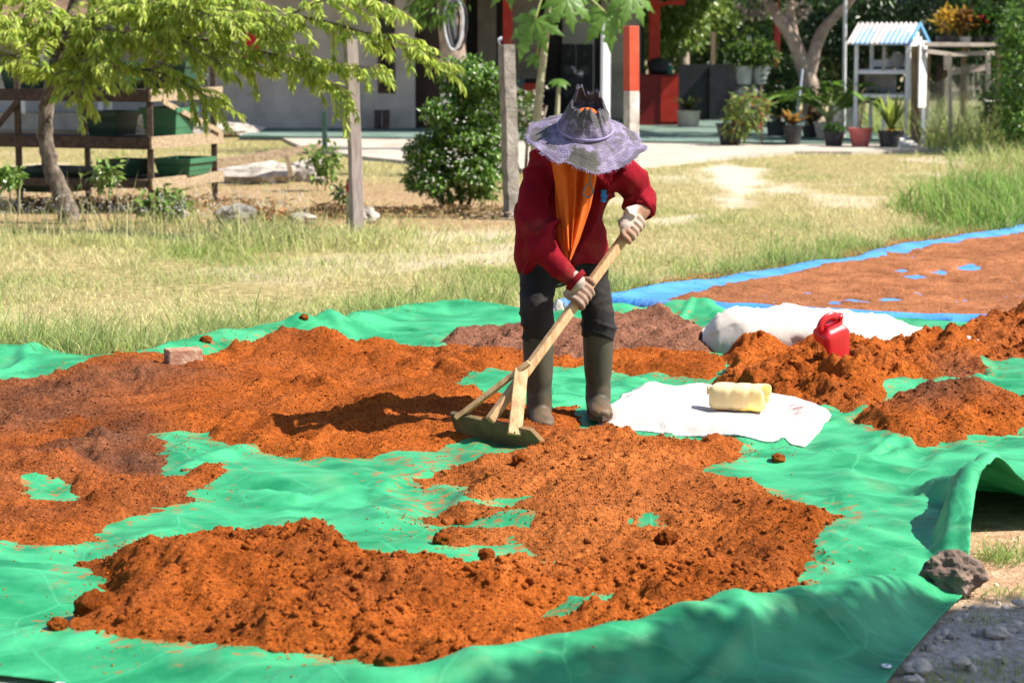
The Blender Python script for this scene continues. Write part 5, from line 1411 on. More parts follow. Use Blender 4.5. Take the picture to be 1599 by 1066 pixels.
# dry orange litter heap
m_litter = mat('dry_litter', WHITE, (1, 1, 1), .9, use_col=True)
def litter(cx, cy, rx_, ry_, h, n_, base, label, L=.10, wd=.012, seed=1):
    g = np.random.default_rng(seed)
    a, r = g.uniform(0, 6.28, n_), np.sqrt(g.random(n_))
    P = np.stack([cx + rx_ * r * np.cos(a), cy + ry_ * r * np.sin(a), .01 + h * (1 - r * r) * g.random(n_)], 1)
    D = g.normal(size=(n_, 3)) * (1, 1, .35)
    V, F, c = leaves(P, D, L * g.uniform(.5, 1.3, n_), wd, .2, seed, cols=np.array(base) * g.uniform(.5, 1.4, (n_, 1)))
    return tag(obj('leaf_litter', (V, F), m_litter, col=c), label, 'leaf litter', kind='stuff')
litter(*W(400, 330, 19.3)[:2], .30, .25, .09, 700, (.40, .15, .06), 'heap of orange dry coir fibre beside the dark boulder', seed=2)
litter(*W(520, 325, 19.6)[:2], .45, .35, .10, 500, (.22, .13, .07), 'brown dry twigs and litter left of the fence post', seed=3)
litter(*W(180, 318, 21)[:2], 1.6, .9, .05, 1500, (.36, .22, .11), 'brown dry leaves under the rack', seed=4)
litter(*W(690, 330, 19.9)[:2], .9, .6, .05, 900, (.34, .24, .12), 'brown dry leaves under the flowering shrub', seed=5)
# cloth on the line
def cloth(s, t):
    P = np.array([W(382 + 26 * a + 3 * b_, 45 + 48 * b_ + 6 * a * b_, 36.6 + .04 * math.sin(a * 7) * b_) for a, b_ in zip(s, t)])
    return P[:, 0], P[:, 1], P[:, 2]
o = obj('red_cloth', quilt(14, 10, cloth), mat('cloth_red', (.55, .02, .03), (.6, .03, .04), .9, trans=.2), smooth=True, solid=.004); tag(o, 'bright red cloth hanging behind the leaves by the grey wall', 'cloth')
o = obj('laundry_line', loft([W(300, 44, 36.6), W(380, 45, 36.6), W(560, 42, 36.8)], .005, n=5), m_nail); tag(o, 'thin line carrying the red cloth', 'line')
# ================================================================== grass
m_grass = mat('grass_blade', WHITE, rough=.75, use_col=True, trans=.42, spec=.15)
m_leaf = mat('leaf', WHITE, rough=.45, use_col=True, trans=.5, spec=.35)
m_leafg = mat('leaf_glossy', WHITE, rough=.3, use_col=True, trans=.25, spec=.5)
m_bark = mat('bark', (.06, .045, .034), (.24, .20, .16), .95, 8, .9, 40, c3=(.13, .10, .08), stretch=(3, 3, 1.5))
m_barkp = mat('bark_pale', (.20, .14, .11), (.42, .33, .27), .95, 5, .8, 30, c3=(.30, .23, .185))
m_twig = mat('twig', (.12, .09, .05), (.22, .17, .10), .9, 20)
STRAW, OLIVE, GREEN, LUSH = np.array((.68, .59, .34)), np.array((.42, .43, .16)), np.array((.19, .29, .070)), np.array((.15, .34, .050))
APOLY = np.array([*AP, (12, 31), (12, 39), (-4.2, 39), (-4, 36)])
def covered(x, y):
    a, _, _ = poly_sd(x, y, TARP); b_, _, _ = poly_sd(x, y, BLUE); c_, _, _ = poly_sd(x, y, APOLY)
    return (a > .03) | (b_ > .03) | (c_ > -.02 + .25 * fbm(x * 2, y * 2, 3, 601))
def sample_uv(n_, u0, u1, v0, v1):
    u, v = rng.uniform(u0, u1, n_), rng.uniform(v0, v1, n_)
    a, b_ = (u - 799.5) / FPX, -(v - 533) / FPX
    t = -CAM_H / (-_sn + b_ * _cs)
    return a * t, (_cs + b_ * _sn) * t
def turf(name, x, y, h, mixw, label, wd=.0045, lean=.55, seed=0, clump=0.0):
    """mixw: (n, 4) weights of straw, olive, green, lush"""
    n_ = len(x)
    P = np.stack([x, y, ground_z(x, y) - .005], 1)
    c = mixw @ np.stack([STRAW, OLIVE, GREEN, LUSH]) / mixw.sum(1, keepdims=True)
    c = c * rng.uniform(.65, 1.35, (n_, 1))
    la = rng.normal(0, lean, (n_, 2))
    V, F, cc_ = blades(P, h, wd * np.sqrt(y / 14), la, seed, c)
    return tag(obj(name, (V, F), m_grass, col=cc_), label, 'grass', kind='stuff')
def lawn():
    x, y = sample_uv(330000, -160, 1760, 205, 562)
    s = sand_amt(x, y)
    keep = (~covered(x, y)) & (rng.random(len(x)) > s * 1.1) & (y < 34) & (rng.random(len(x)) > .88 * litter_amt(x, y))
    x, y = x[keep], y[keep]
    dens = fbm(x * 1.3, y * .8, 4, 611)
    keep = rng.random(len(x)) < .62 + 1.3 * dens
    x, y = x[keep], y[keep]
    a, _, _ = poly_sd(x, y, TARP); b_, _, _ = poly_sd(x, y, BLUE)
    near_t = np.exp(-np.clip(-np.maximum(a, b_), 0, 9) / .45)
    g = 1.5 * fbm(x * 1.0 + 7, y * .7, 4, 612)
    left = sstep(.4, -1.2, x) * sstep(15.0, 17.0, y)
    w = np.stack([.95 - .8 * g - .75 * near_t - .35 * left, .45 + .2 * g + .6 * left, .12 + .5 * g + .9 * near_t, .05 + .5 * np.clip(g, 0, 1) + .35 * near_t], 1).clip(.01, 2)
    w = w * rng.uniform(.2, 1.8, w.shape) ** 2
    tuft = .6 + .8 * np.clip(fbm(x * 3, y * 3, 3, 613) + .3, 0, 1)
    h = (.030 + .045 * rng.random(len(x))) * tuft * (1 + 1.3 * near_t + .9 * left * np.clip(.4 + fbm(x * 1.5, y, 3, 614), 0, 1.2))
    turf('lawn_grass', x, y, h, w, 'short dry and green grass covering the yard', .0046, .6, 1)
lawn()
# coir fibre spilt on the grass behind the blue tarpaulin
tt = rng.uniform(0, 1, 5200); k = (rng.random(5200) < .35 + .8 * vn(tt * 14, tt * 0, 661)); tt = tt[k]
lx, ly = np.interp(tt, np.linspace(0, 1, 11), BB[3:14, 0]), np.interp(tt, np.linspace(0, 1, 11), BB[3:14, 1])
P = np.stack([lx + rng.normal(0, .05, len(tt)), ly + .03 + np.abs(rng.normal(0, .16, len(tt))), .02 + .05 * rng.random(len(tt))], 1)
V, F, cc_ = leaves(P, rng.normal(size=P.shape) * (1, 1, .3), .05 * rng.uniform(.4, 1.2, len(tt)), .007, .2, 22, cols=np.array((.50, .27, .11)) * rng.uniform(.6, 1.3, (len(tt), 1)))
tag(obj('coir_fibre', (V, F), m_grass, col=cc_), 'pale orange coir fibre spilt on the grass behind the blue tarpaulin', 'coir', kind='stuff')
# lusher fringe along the tarpaulin's back rim
def fringe(n_, line, off, spread, h0, h1, label, w4, seed, wd=.006):
    L = np.array(line); d = np.linalg.norm(np.diff(L, axis=0), axis=1); cum = np.concatenate([[0], np.cumsum(d)])
    t = rng.uniform(0, cum[-1], n_)
    x, y = np.interp(t, cum, L[:, 0]), np.interp(t, cum, L[:, 1])
    x = x + rng.normal(0, .05, n_); y = y + off + np.abs(rng.normal(0, spread, n_))
    k = (fbm(x * 2.2, y * 1.2, 3, seed + 620) > -.15) & ~covered(x, y); x, y = x[k], y[k]
    h = rng.uniform(h0, h1, len(x)) * (.6 + .9 * np.clip(fbm(x * 2.5, y * 2.5, 3, seed + 621) + .35, 0, 1))
    turf('verge_grass', x, y, h, np.tile(w4, (len(x), 1)) * rng.uniform(.1, 1.9, (len(x), 4)) ** 2, label, wd, .45, seed)
fringe(9000, BACK[1:18], .02, .40, .10, .24, 'green grass tufts growing along the back rim of the green tarpaulin', (.4, .7, .9, .5), 2)
fringe(9000, BB[1:14], .06, .55, .07, .20, 'green grass tufts growing along the back rim of the blue tarpaulin', (.35, .6, .9, .6), 3)
# weeds before the rack
x, y = sample_uv(34000, -160, 800, 330, 440)
m_ = (1 - .9 * litter_amt(x, y)) * sstep(16.0, 17.6, y + .9 * fbm(x * 1.1, y * .9, 3, 632)) * sstep(.1, -1.1, x + .7 * fbm(x * .9, y * .9, 3, 633)) * np.clip(.45 + .9 * fbm(x * 1.5, y * 1.2, 3, 631), 0, 1)
k = rng.random(len(x)) < m_; x, y, m_ = x[k], y[k], m_[k]
turf('tall_weeds', x, y, rng.uniform(.06, .24, len(x)) * (.5 + m_), np.tile((.8, .9, .3, .35), (len(x), 1)) * rng.uniform(.1, 1.9, (len(x), 4)) ** 2, 'tall yellowish weeds in front of the rack and tree', .007, .6, 4)
x, y = sample_uv(260, -100, 520, 335, 400)
turf('seed_stalks', x, y, rng.uniform(.25, .55, len(x)), np.tile((1, .5, .1, .1), (len(x), 1)), 'thin straw-coloured seed stalks standing above the weeds', .005, .35, 44)
# small pale flower heads above the weeds
x, y = sample_uv(520, -160, 480, 338, 368)
P = np.stack([x, y, rng.uniform(.10, .26, len(x))], 1)
P = np.repeat(P, 3, 0) + rng.normal(0, .006, (len(P) * 3, 3))
V, F, cc_ = leaves(P, rng.normal(size=P.shape), .015, .012, .1, 5, cols=np.tile((.66, .64, .60), (len(P), 1)))
tag(obj('weed_blossoms', (V, F), m_leaf, col=cc_), 'tiny whitish blossoms over the weeds at left', 'blossoms', kind='stuff')
# tall lush clump at the right
x, y = sample_uv(9000, 1380, 1790, 318, 374)
e = sstep(G(1420, 350)[0], G(1560, 350)[0], x + .25 * fbm(x * 3, y * 3, 3, 641))
k = ~covered(x, y) & (rng.random(len(x)) < e); x, y, e = x[k], y[k], e[k]
turf('tall_grass', x, y, rng.uniform(.12, .50, len(x)) * (.25 + .75 * e), np.tile((.12, .45, .6, 1.3), (len(x), 1)) * rng.uniform(.1, 1.9, (len(x), 4)) ** 2, 'tall lush green grass clump behind the blue tarpaulin at right', .010, .40, 6)
x, y = sample_uv(12000, 1300, 1790, 205, 300)
e = sstep(4.9, 6.6, x + .9 * fbm(x * 1.2, y * .8, 3, 642)) * sstep(19.5, 24, y)
k = (rng.random(len(x)) < e) & (~covered(x, y) | (x > 5.6)); x, y, e = x[k], y[k], e[k]
turf('tall_grass', x, y, rng.uniform(.06, .34, len(x)) * (.3 + .7 * e), np.tile((.7, .9, .8, .5), (len(x), 1)) * rng.uniform(.1, 1.9, (len(x), 4)) ** 2, 'tall pale green grass before and under the netting at right', .009, .5, 7)
x = rng.uniform(5.6, 9.5, 6000); y = rng.uniform(31, 37, 6000)
turf('tall_grass', x, y, rng.uniform(.25, .8, 6000), np.tile((.5, .9, .9, .6), (6000, 1)) * rng.uniform(.1, 1.9, (6000, 4)) ** 2, 'high grass slope behind the netting', .012, .4, 8)
# tufts at the bottom right
def tuft(u, v, n_, r_, h0, h1, label, seed, w4=(.2, .5, .9, .9)):
    cx, cy = G(u, v)
    x = cx + rng.normal(0, r_, n_); y = cy + rng.normal(0, r_ * .8, n_)
    k = poly_sd(x, y, TARP)[0] < -.005; x, y = x[k], y[k]
    turf('grass_tuft', x, y, rng.uniform(h0, h1, len(x)), np.tile(w4, (len(x), 1)), label, .0045, .9, seed)
tuft(1560, 868, 260, .06, .03, .09, 'small green grass tuft on the dirt below the raised fold', 11)
tuft(1580, 925, 130, .06, .02, .05, 'low grass at the right edge above the gravel', 12)
tuft(1560, 1040, 420, .12, .015, .04, 'sparse low grass in the gravel', 13, (.5, .6, .6, .3))
tuft(1470, 1066, 300, .09, .015, .04, 'sparse low grass at the bottom edge by the tarpaulin', 14, (.5, .6, .6, .3))
tuft(1545, 968, 120, .07, .015, .035, 'thin grass line across the gravel', 15, (.5, .6, .6, .3))

# ================================================================== trees and shrubs
def rand_dirs(n_, g):
    d = g.normal(size=(n_, 3)); return d / np.linalg.norm(d, axis=1)[:, None]
def crown(blobs, n_, L, Wd, cols, seed, shell=.55, droop=.3, down=.3, lump=.35):
    """leaf blades through a set of ellipsoids -> V, F, col"""
    g = np.random.default_rng(seed)
    vol = np.array([np.prod(b_[1]) ** (2 / 3) for b_ in blobs]); vol /= vol.sum()
    P, D = [], []
    for (c, r), w in zip(blobs, vol):
        k = int(n_ * w * 1.6)
        d = rand_dirs(k, g)
        rr = (shell + (1 - shell) * g.random(k)) * (1 + .12 * g.normal(size=k))
        p = np.array(c) + d * np.array(r) * rr[:, None]
        # clumping: drop leaves in the gaps between leaf clusters
        f = 2.2 / max(.12, float(np.mean(r)))
        dens = vn(p[:, 0] * f + p[:, 2] * f * .7, p[:, 1] * f - p[:, 2] * f * .9, seed) + vn(p[:, 0] * f * 2.1 - p[:, 2] * f * 1.7, p[:, 1] * f * 2 + p[:, 2] * f * 2, seed + 1) * .6
        keep = dens > -lump
        p, d = p[keep], d[keep]
        P.append(p); D.append(d * .7 + rand_dirs(len(p), g) * .8 - np.array((0, 0, down)))
    P, D = np.concatenate(P)[:n_], np.concatenate(D)[:n_]; k = len(P)
    cc_ = np.array(cols)[g.integers(0, len(cols), k)] * g.uniform(.7, 1.3, (k, 1))
    return leaves(P, D, L * g.uniform(.6, 1.3, k), Wd * g.uniform(.7, 1.2, k), droop, seed, cols=cc_)
def path3(rows, n=4): return smooth_path(np.array([[*W(u, v, Y), r_] for u, v, Y, r_ in rows]), n)

# --- feathery tree at the left
tl = thing('feathery_tree', W(108, 352, 19.0) * (1, 1, 0), 'slender tree with drooping yellow-green leaves reaching over the fence post at left', 'tree')
tr_ = path3([(112, 362, 19.0, .10), (103, 325, 19.0, .085), (88, 285, 19.0, .074), (74, 235, 19.0, .066), (71, 180, 19.0, .062), (80, 125, 19.0, .056), (93, 78, 19.0, .048), (108, 30, 18.95, .038), (122, -50, 18.9, .026)], 5)
kn_ = 1 + .10 * np.sin(np.arange(len(tr_)) * 1.9) + .06 * np.sin(np.arange(len(tr_)) * 4.3)
obj('trunk', loft(tr_[:, :3] + rng.normal(0, .006, (len(tr_), 3)), tr_[:, 3] * kn_, n=12), m_bark, tl, smooth=True)
BRS = [[(85, 120, 19, .030), (160, 70, 18.6, .024), (300, 32, 18, .018), (450, 25, 17.6, .013), (560, 48, 17.2, .009), (640, 72, 17.0, .006), (690, 96, 16.9, .003)],
       [(90, 100, 19, .026), (180, 60, 18.6, .02), (320, 62, 18.1, .014), (430, 86, 17.7, .009), (520, 100, 17.4, .006), (590, 106, 17.3, .003)],
       [(80, 140, 19, .024), (150, 110, 18.6, .018), (230, 110, 18.2, .012), (290, 132, 18, .008), (338, 160, 17.9, .003)],
       [(95, 80, 19, .022), (60, 50, 18.7, .017), (20, 50, 18.4, .010), (-40, 70, 18.2, .004)],
       [(100, 60, 19, .022), (140, 30, 18.5, .017), (220, 4, 18, .010), (330, -10, 17.8, .004)],
       [(80, 130, 19, .018), (50, 100, 18.5, .012), (10, 86, 18.2, .008), (-30, 104, 18.1, .003)],
       [(110, 40, 19, .020), (200, 20, 18.4, .014), (260, 46, 18.0, .009), (310, 80, 17.8, .006), (345, 98, 17.7, .003)],
       [(100, 70, 19, .016), (140, 68, 18.3, .011), (170, 92, 18, .007), (190, 118, 17.9, .003)],
       [(300, 30, 18, .012), (380, 40, 17.8, .009), (450, 68, 17.6, .006), (482, 102, 17.5, .003)],
       [(450, 24, 17.6, .010), (520, -2, 17.4, .007), (600, 4, 17.2, .003)],
       [(110, 30, 18.9, .018), (60, 4, 18.6, .012), (0, -6, 18.4, .004)],
       [(430, 86, 17.7, .008), (500, 118, 17.5, .005), (545, 146, 17.4, .002)],
       [(93, 78, 19, .018), (120, 100, 18.5, .011), (130, 130, 18.2, .006), (118, 150, 18.1, .003)],
       [(200, 20, 18.4, .012), (300, 4, 18.1, .008), (400, 0, 17.8, .004)],
       [(230, 110, 18.2, .009), (260, 90, 18, .006), (250, 60, 17.9, .004)],
       [(150, 110, 18.6, .009), (120, 128, 18.3, .005), (40, 92, 18.1, .003)],
       [(320, 62, 18.1, .009), (360, 90, 17.9, .006), (400, 108, 17.8, .003)],
       [(108, 30, 18.9, .014), (80, 20, 18.4, .009), (30, 25, 18.1, .004)], [(100, 60, 18.9, .014), (150, 45, 18.3, .009), (210, 55, 18.0, .004)], [(115, 0, 18.9, .014), (180, -5, 18.4, .009), (250, 15, 18.1, .004)],
       [(110, 20, 18.9, .012), (50, 40, 18.3, .008), (5, 30, 18.0, .004)], [(200, 20, 18.4, .010), (240, 30, 18.1, .007), (290, 15, 17.9, .003)], [(220, 4, 18, .009), (280, 10, 17.8, .006), (350, 30, 17.6, .003)], [(300, 32, 18, .009), (350, 15, 17.8, .006), (420, 45, 17.6, .003)]]
P, D, tw = [], [], []
for bi, rows in enumerate(BRS):
    bp_ = path3(rows, 8)
    obj('branch', loft(bp_[:, :3], np.maximum(bp_[:, 3], .003), n=7), m_bark, tl, smooth=True)
    seg = np.linalg.norm(np.diff(bp_[:, :3], axis=0), axis=1); cum = np.concatenate([[0], np.cumsum(seg)])
    t = cum[-1] * .16
    while t < cum[-1]:
        i = min(np.searchsorted(cum, t), len(bp_) - 1)
        p = bp_[i, :3]; tg = bp_[i, :3] - bp_[max(i - 1, 0), :3]; tg = tg / (np.linalg.norm(tg) + 1e-9)
        sd_ = random.choice((-1, 1))
        d0 = tg * .7 + np.array((random.uniform(-.6, .6), random.uniform(-.9, .9), random.uniform(-.45, .45)))
        d0 /= np.linalg.norm(d0)
        L_ = random.uniform(.10, .30)
        q = p.copy(); pts = [p.copy()]
        m_ = int(L_ / .026)
        for k in range(m_):
            d0 = d0 + np.array((0, 0, -.05)); d0 /= np.linalg.norm(d0)
            q = q + d0 * .026; pts.append(q.copy())
            s_ = np.cross(d0, (0, 0, 1.0)); s_ /= np.linalg.norm(s_) + 1e-9
            for sg in (-1, 1):
                P.append(q); D.append(d0 * .55 + s_ * sg * .55 + np.array((0, 0, -.65)) + np.random.default_rng(len(P)).normal(0, .18, 3))
        for k in range(4):
            P.append(q); D.append(d0 + np.random.default_rng(len(P) + 9).normal(0, .45, 3) + np.array((0, 0, -.6)))
        tw.append(loft(np.array(pts), .0022, n=4, cap=False))
        t += random.uniform(.024, .05)
P, D = np.array(P), np.array(D); k = len(P)
cl_ = np.array([(.40, .51, .080), (.47, .57, .10), (.30, .43, .065), (.54, .60, .13)])[rng.integers(0, 4, k)] * rng.uniform(.75, 1.2, (k, 1))
V, F, cc_ = leaves(P, D, rng.uniform(.06, .11, k), rng.uniform(.016, .026, k), .25, 21, cols=cl_)
co = obj('crown', (V, F), m_leaf, tl, col=cc_)
obj('twigs', merge(*tw), m_twig, tl)['kind'] = 'stuff'
LEFT_LEAVES = k

def shrub(name, blobs, n_, L, Wd, cols, label, base, seed, stem=None, cat='shrub', m=None, **kw):
    t = thing(name, base, label, cat)
    V, F, c = crown(blobs, n_, L, Wd, cols, seed, **kw)
    obj('foliage', (V, F), m or m_leafg, t, col=c)
    if stem is None:
        sr_ = .022 if n_ > 800 else .006
        stem = [loft([np.array(base) + (dx, 0, -.02), np.array(blobs[0][0]) + (dx * (4 if n_ > 800 else 1.5), 0, 0)], [sr_, sr_ * .5], n=7) for dx in (-.05, .02, .07)]
    for s_ in stem: obj('stem', s_, m_bark, t, smooth=True)
    return t
GREENS = [(.055, .125, .018), (.09, .19, .026), (.13, .25, .036), (.18, .31, .055)]
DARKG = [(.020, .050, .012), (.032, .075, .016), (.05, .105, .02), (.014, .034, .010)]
def BW(u, v, Y, ru, ry, rv):
    k_ = Y / FPX
    return (W(u, v, Y), (ru * k_, ry, rv * k_))
Yb = 20.5
gs = np.random.default_rng(77)
SHB = [BW(718, 225, Yb + .05, 48, .30, 70), BW(730, 145, Yb + .05, 36, .22, 42), BW(705, 125, Yb, 22, .16, 22), BW(762, 118, Yb, 20, .16, 20), BW(732, 100, Yb, 20, .15, 14)]
SIL = np.array([(690, 100), (730, 88), (775, 100), (785, 160), (792, 230), (788, 290), (740, 312), (670, 308), (640, 285), (632, 235), (660, 200), (680, 150)], float)
while len(SHB) < 60:
    u_, v_ = gs.uniform(632, 795), gs.uniform(88, 312)
    if poly_sd(np.array([u_]), np.array([v_]), SIL)[0][0] > 4:
        r_ = gs.uniform(11, 24)
        SHB.append(BW(u_, v_, Yb + gs.uniform(-.38, .1), r_ * 1.25, r_ * Yb / FPX, r_ * .8))
sb = shrub('flowering_shrub', SHB, 16000, .052, .026, GREENS + [(.22, .36, .07)], 'dense green shrub with small white flowers between the two fence posts', W(715, 318, Yb) * (1, 1, 0), 31, lump=.35, shell=.45)
g = np.random.default_rng(5)
fl = []
for c, r in SHB[2:]:
    d = rand_dirs(6, g); d[:, 1] = -np.abs(d[:, 1]) - .2; d /= np.linalg.norm(d, axis=1)[:, None]; fl.append(c + d * np.array(r) * 1.0)
fl = np.concatenate(fl); P = np.repeat(fl, 5, 0); V, F, cc_ = leaves(P, g.normal(size=P.shape) + (0, -.4, .4), .020, .014, .1, 7, cols=np.tile((.78, .78, .74), (len(P), 1)))
obj('blossoms', (V, F), m_leaf, sb, col=cc_)['kind'] = 'stuff'
Yc = 26.0
sb = shrub('small_shrub', [BW(815, 165, Yc, 26, .2, 30), BW(822, 190, Yc, 22, .2, 30)], 900, .05, .03, GREENS, 'small shrub with cream blossoms right of the concrete post', W(818, 250, Yc) * (1, 1, 0), 33)
P = np.repeat(W(820, 172, Yc) + rng.normal(0, 1, (60, 3)) * (.13, .10, .14), 5, 0) + (0, -.15, 0)
V, F, cc_ = leaves(P, rng.normal(size=P.shape), .04, .03, .1, 8, cols=np.tile((.75, .72, .62), (len(P), 1)))
obj('blossoms', (V, F), m_leaf, sb, col=cc_)['kind'] = 'stuff'
# young weeds by the post and rack
for k, (u, v, Y, ru, rv, n_, lb) in enumerate([(505, 252, 23.0, 34, 34, 260, 'young leafy sapling in sun left of the wooden fence post'), (610, 262, 24, 12, 12, 0, ''), (255, 318, 19.0, 46, 26, 420, 'leafy green weed in front of the rack corner'),
                                     (10, 278, 17.6, 24, 16, 160, 'bright fern-like weed at the left picture edge'), (165, 275, 19.3, 34, 30, 120, 'thin twiggy weed right of the tree trunk'), (540, 300, 20.5, 20, 18, 90, 'sparse weed behind the marker stake')]):
    if n_: shrub('leafy_weed', [BW(u, v, Y, ru, .15, rv)], n_, .075, .042, [(.16, .26, .05), (.10, .19, .03), (.2, .29, .07)], lb, W(u, 340, Y) * (1, 1, 0), 60 + k, cat='weed', shell=.2, lump=.6)

# --- tree stem with the coiled cable
Yt = 31.0
tk = thing('garden_tree', W(705, 230, Yt) * (1, 1, 0), 'grey-brown tree stem behind the flowering shrub, with a cable coil hung on it', 'tree')
q = path3([(712, 240, Yt, .20), (708, 120, Yt, .18), (706, 60, Yt, .17), (700, 0, Yt, .17), (690, -80, Yt, .15)], 5)
obj('trunk', loft(q[:, :3] + rng.normal(0, .008, (len(q), 3)), q[:, 3], n=14), m_barkp, tk, smooth=True)
V, F, c = crown([BW(668, 12, Yt - .4, 38, .3, 26), BW(690, -60, Yt, 110, .9, 60)], 900, .17, .035, GREENS, 35, down=.9)
obj('crown', (V, F), m_leaf, tk, col=c)
cb = thing('cable_coil', W(712, 75, Yt - .25), 'grey and white coil of cable hung on the tree stem', 'cable')
m_cab = mat('cable_grey', (.42, .44, .50), (.58, .60, .64), .5, 8); m_cab2 = mat('cable_black', (.03, .03, .035), rough=.5)
for k in range(7):
    w_, h_ = 6 + 3.4 * k, 26 + 2.4 * k
    cu = 712 + (k % 3 - 1) * 4
    pts = [W(cu + w_ * .55 * math.sin(a) * (1 + .2 * math.cos(a)), 38 - h_ * math.cos(a) + (k % 2) * 2, Yt - .20 - .012 * k) for a in np.linspace(0, 2 * math.pi, 29)]
    obj('loop', loft(np.array(pts), .017, n=6, cap=False), m_cab if k % 2 == 0 else m_cab2, cb, smooth=True)

# --- papaya plants
def lobed(c, d, nrm, R_, seed, lobes=7):
    """palmate papaya leaf: deep lobes with side points"""
    g = np.random.default_rng(seed)
    d = np.array(d, float); d /= np.linalg.norm(d); nrm = np.array(nrm, float); nrm -= d * np.dot(d, nrm); nrm /= np.linalg.norm(nrm)
    s = np.cross(nrm, d)
    V, F = [], []
    for k in range(lobes):
        a = R(-135 + 270 * k / (lobes - 1)); L = R_ * (1 - .32 * abs(k - (lobes - 1) / 2) / ((lobes - 1) / 2)) * g.uniform(.9, 1.1)
        dd = d * math.cos(a) + s * math.sin(a); ss = -d * math.sin(a) + s * math.cos(a)
        prof = [(0, .02), (.25, .10), (.42, .14), (.50, .24), (.55, .13), (.68, .20), (.74, .10), (1.0, 0)]
        b0 = len(V)
        for t_, w_ in prof:
            z_ = -R_ * .38 * t_ * t_
            V.append(c + dd * L * t_ + nrm * z_)
            V.append(c + dd * L * t_ + ss * w_ * L + nrm * (z_ - .02 * R_)); V.append(c + dd * L * t_ - ss * w_ * L + nrm * (z_ - .02 * R_))
        for i in range(len(prof) - 1):
            p = b0 + i * 3
            F += [(p, p + 1, p + 4, p + 3), (p, p + 3, p + 5, p + 2)]
    return np.array(V), F
Yq = 25.5
pa = thing('papaya_plant', W(836, 260, Yq) * (1, 1, 0), 'papaya plant with a thin pale stem and large lobed leaves above the sunhat', 'papaya')
q = path3([(834, 270, Yq, .060), (838, 190, Yq, .052), (846, 110, Yq, .045), (853, 50, Yq, .040), (858, 5, Yq, .036), (862, -45, Yq, .032)], 5)
obj('stem', loft(q[:, :3], q[:, 3], n=10), mat('papaya_stem', (.26, .25, .14), (.42, .39, .26), .8, 12, .4, 60), pa, smooth=True)
PAP = [((862, -20), (835, 32), 62, (-.45, -.3, -.75), 1), ((862, -20), (885, -2), 58, (.25, -.5, -.8), 2), ((864, -20), (948, 22), 58, (.15, -.4, -.85), 3), ((864, -22), (985, -8), 56, (.5, -.3, -.7), 4), ((862, -30), (800, -30), 55, (-.7, -.2, -.5), 5), ((864, -30), (930, -35), 55, (.5, .3, -.5), 6), ((862, -10), (838, 88), 26, (-.6, -.3, -.4), 7)]
for (b0, cpx, rpx, dr_, sd_) in PAP:
    cc3 = W(*cpx, Yq - .25 + .05 * sd_); b3 = W(*b0, Yq)
    mid = (b3 + cc3) / 2 + np.array((0, 0, .10))
    obj('leaf_stalk', loft(smooth_path([b3, mid, cc3], 5), .011, n=6), mat('papaya_stalk', (.28, .33, .10), (.36, .40, .15), .6, 9), pa, smooth=True)
    VF = lobed(cc3, dr_, (dr_[0] * .6, -.75, .65), rpx * Yq / FPX, sd_)
    obj('leaf', VF, m_leaf, pa, smooth=False, col=np.tile((.13, .25, .045), (len(VF[0]), 1)) * rng.uniform(.85, 1.15, (len(VF[0]), 1)))
pa2 = thing('papaya_seedling', W(870, 250, Yq + .6) * (1, 1, 0), 'small papaya seedling with one flat leaf just above the hat at left', 'papaya')
q = path3([(869, 260, Yq + .6, .03), (870, 180, Yq + .6, .028), (873, 126, Yq + .6, .02)], 5)
obj('stem', loft(q[:, :3], q[:, 3], n=8), MATS['papaya_stem'], pa2, smooth=True)
for a_, sd_ in ((-1, 11), (1, 12), (.2, 13)):
    VF = lobed(W(873, 124, Yq + .6), (a_, -.3, -.15), (0, -.3, 1), .16, sd_, 5)
    obj('leaf', VF, m_leaf, pa2, col=np.tile((.12, .24, .04), (len(VF[0]), 1)))

# --- forked tree at the right of the porch
Yf = 34.5
ft2 = thing('forked_tree', W(1272, 205, Yf) * (1, 1, 0), 'forked tree with mottled pinkish bark behind the potted palm', 'tree')
tr2 = path3([(1275, 212, Yf, .17), (1270, 170, Yf, .15), (1262, 125, Yf, .14), (1252, 92, Yf, .135)], 5)
obj('trunk', loft(tr2[:, :3], tr2[:, 3] * (1 + .05 * rng.normal(size=len(tr2))), n=14), m_barkp, ft2, smooth=True)
for rows in ([(1256, 105, Yf, .12), (1238, 62, Yf - .1, .10), (1215, 28, Yf - .15, .085), (1196, -5, Yf - .2, .075), (1178, -60, Yf - .2, .06)], [(1248, 85, Yf, .10), (1236, 45, Yf + .1, .085), (1233, 0, Yf + .15, .075), (1225, -60, Yf + .2, .06)],
             [(1262, 118, Yf, .12), (1272, 80, Yf - .05, .10), (1285, 48, Yf - .1, .085), (1308, 22, Yf - .15, .075), (1330, -2, Yf - .2, .065), (1350, -50, Yf - .2, .055)]):
    q = path3(rows, 5)
    obj('limb', loft(q[:, :3], q[:, 3] * (1 + .04 * rng.normal(size=len(q))), n=12), m_barkp, ft2, smooth=True)
V, F, c = crown([BW(1190, -40, Yf, 90, .9, 45), BW(1330, -60, Yf, 110, 1.1, 60), BW(1250, -110, Yf, 150, 1.4, 60)], 3200, .13, .055, DARKG + GREENS[:2], 41)
obj('crown', (V, F), m_leafg, ft2, col=c)
V, F, c = crown([BW(1180, 8, Yf + 1, 26, .3, 18), BW(1245, 14, Yf + 1, 18, .3, 14)], 260, .12, .05, [(.45, .38, .34), (.30, .24, .2), (.12, .10, .08)], 42)
obj('dry_leaves', (V, F), m_leaf, ft2, col=c)

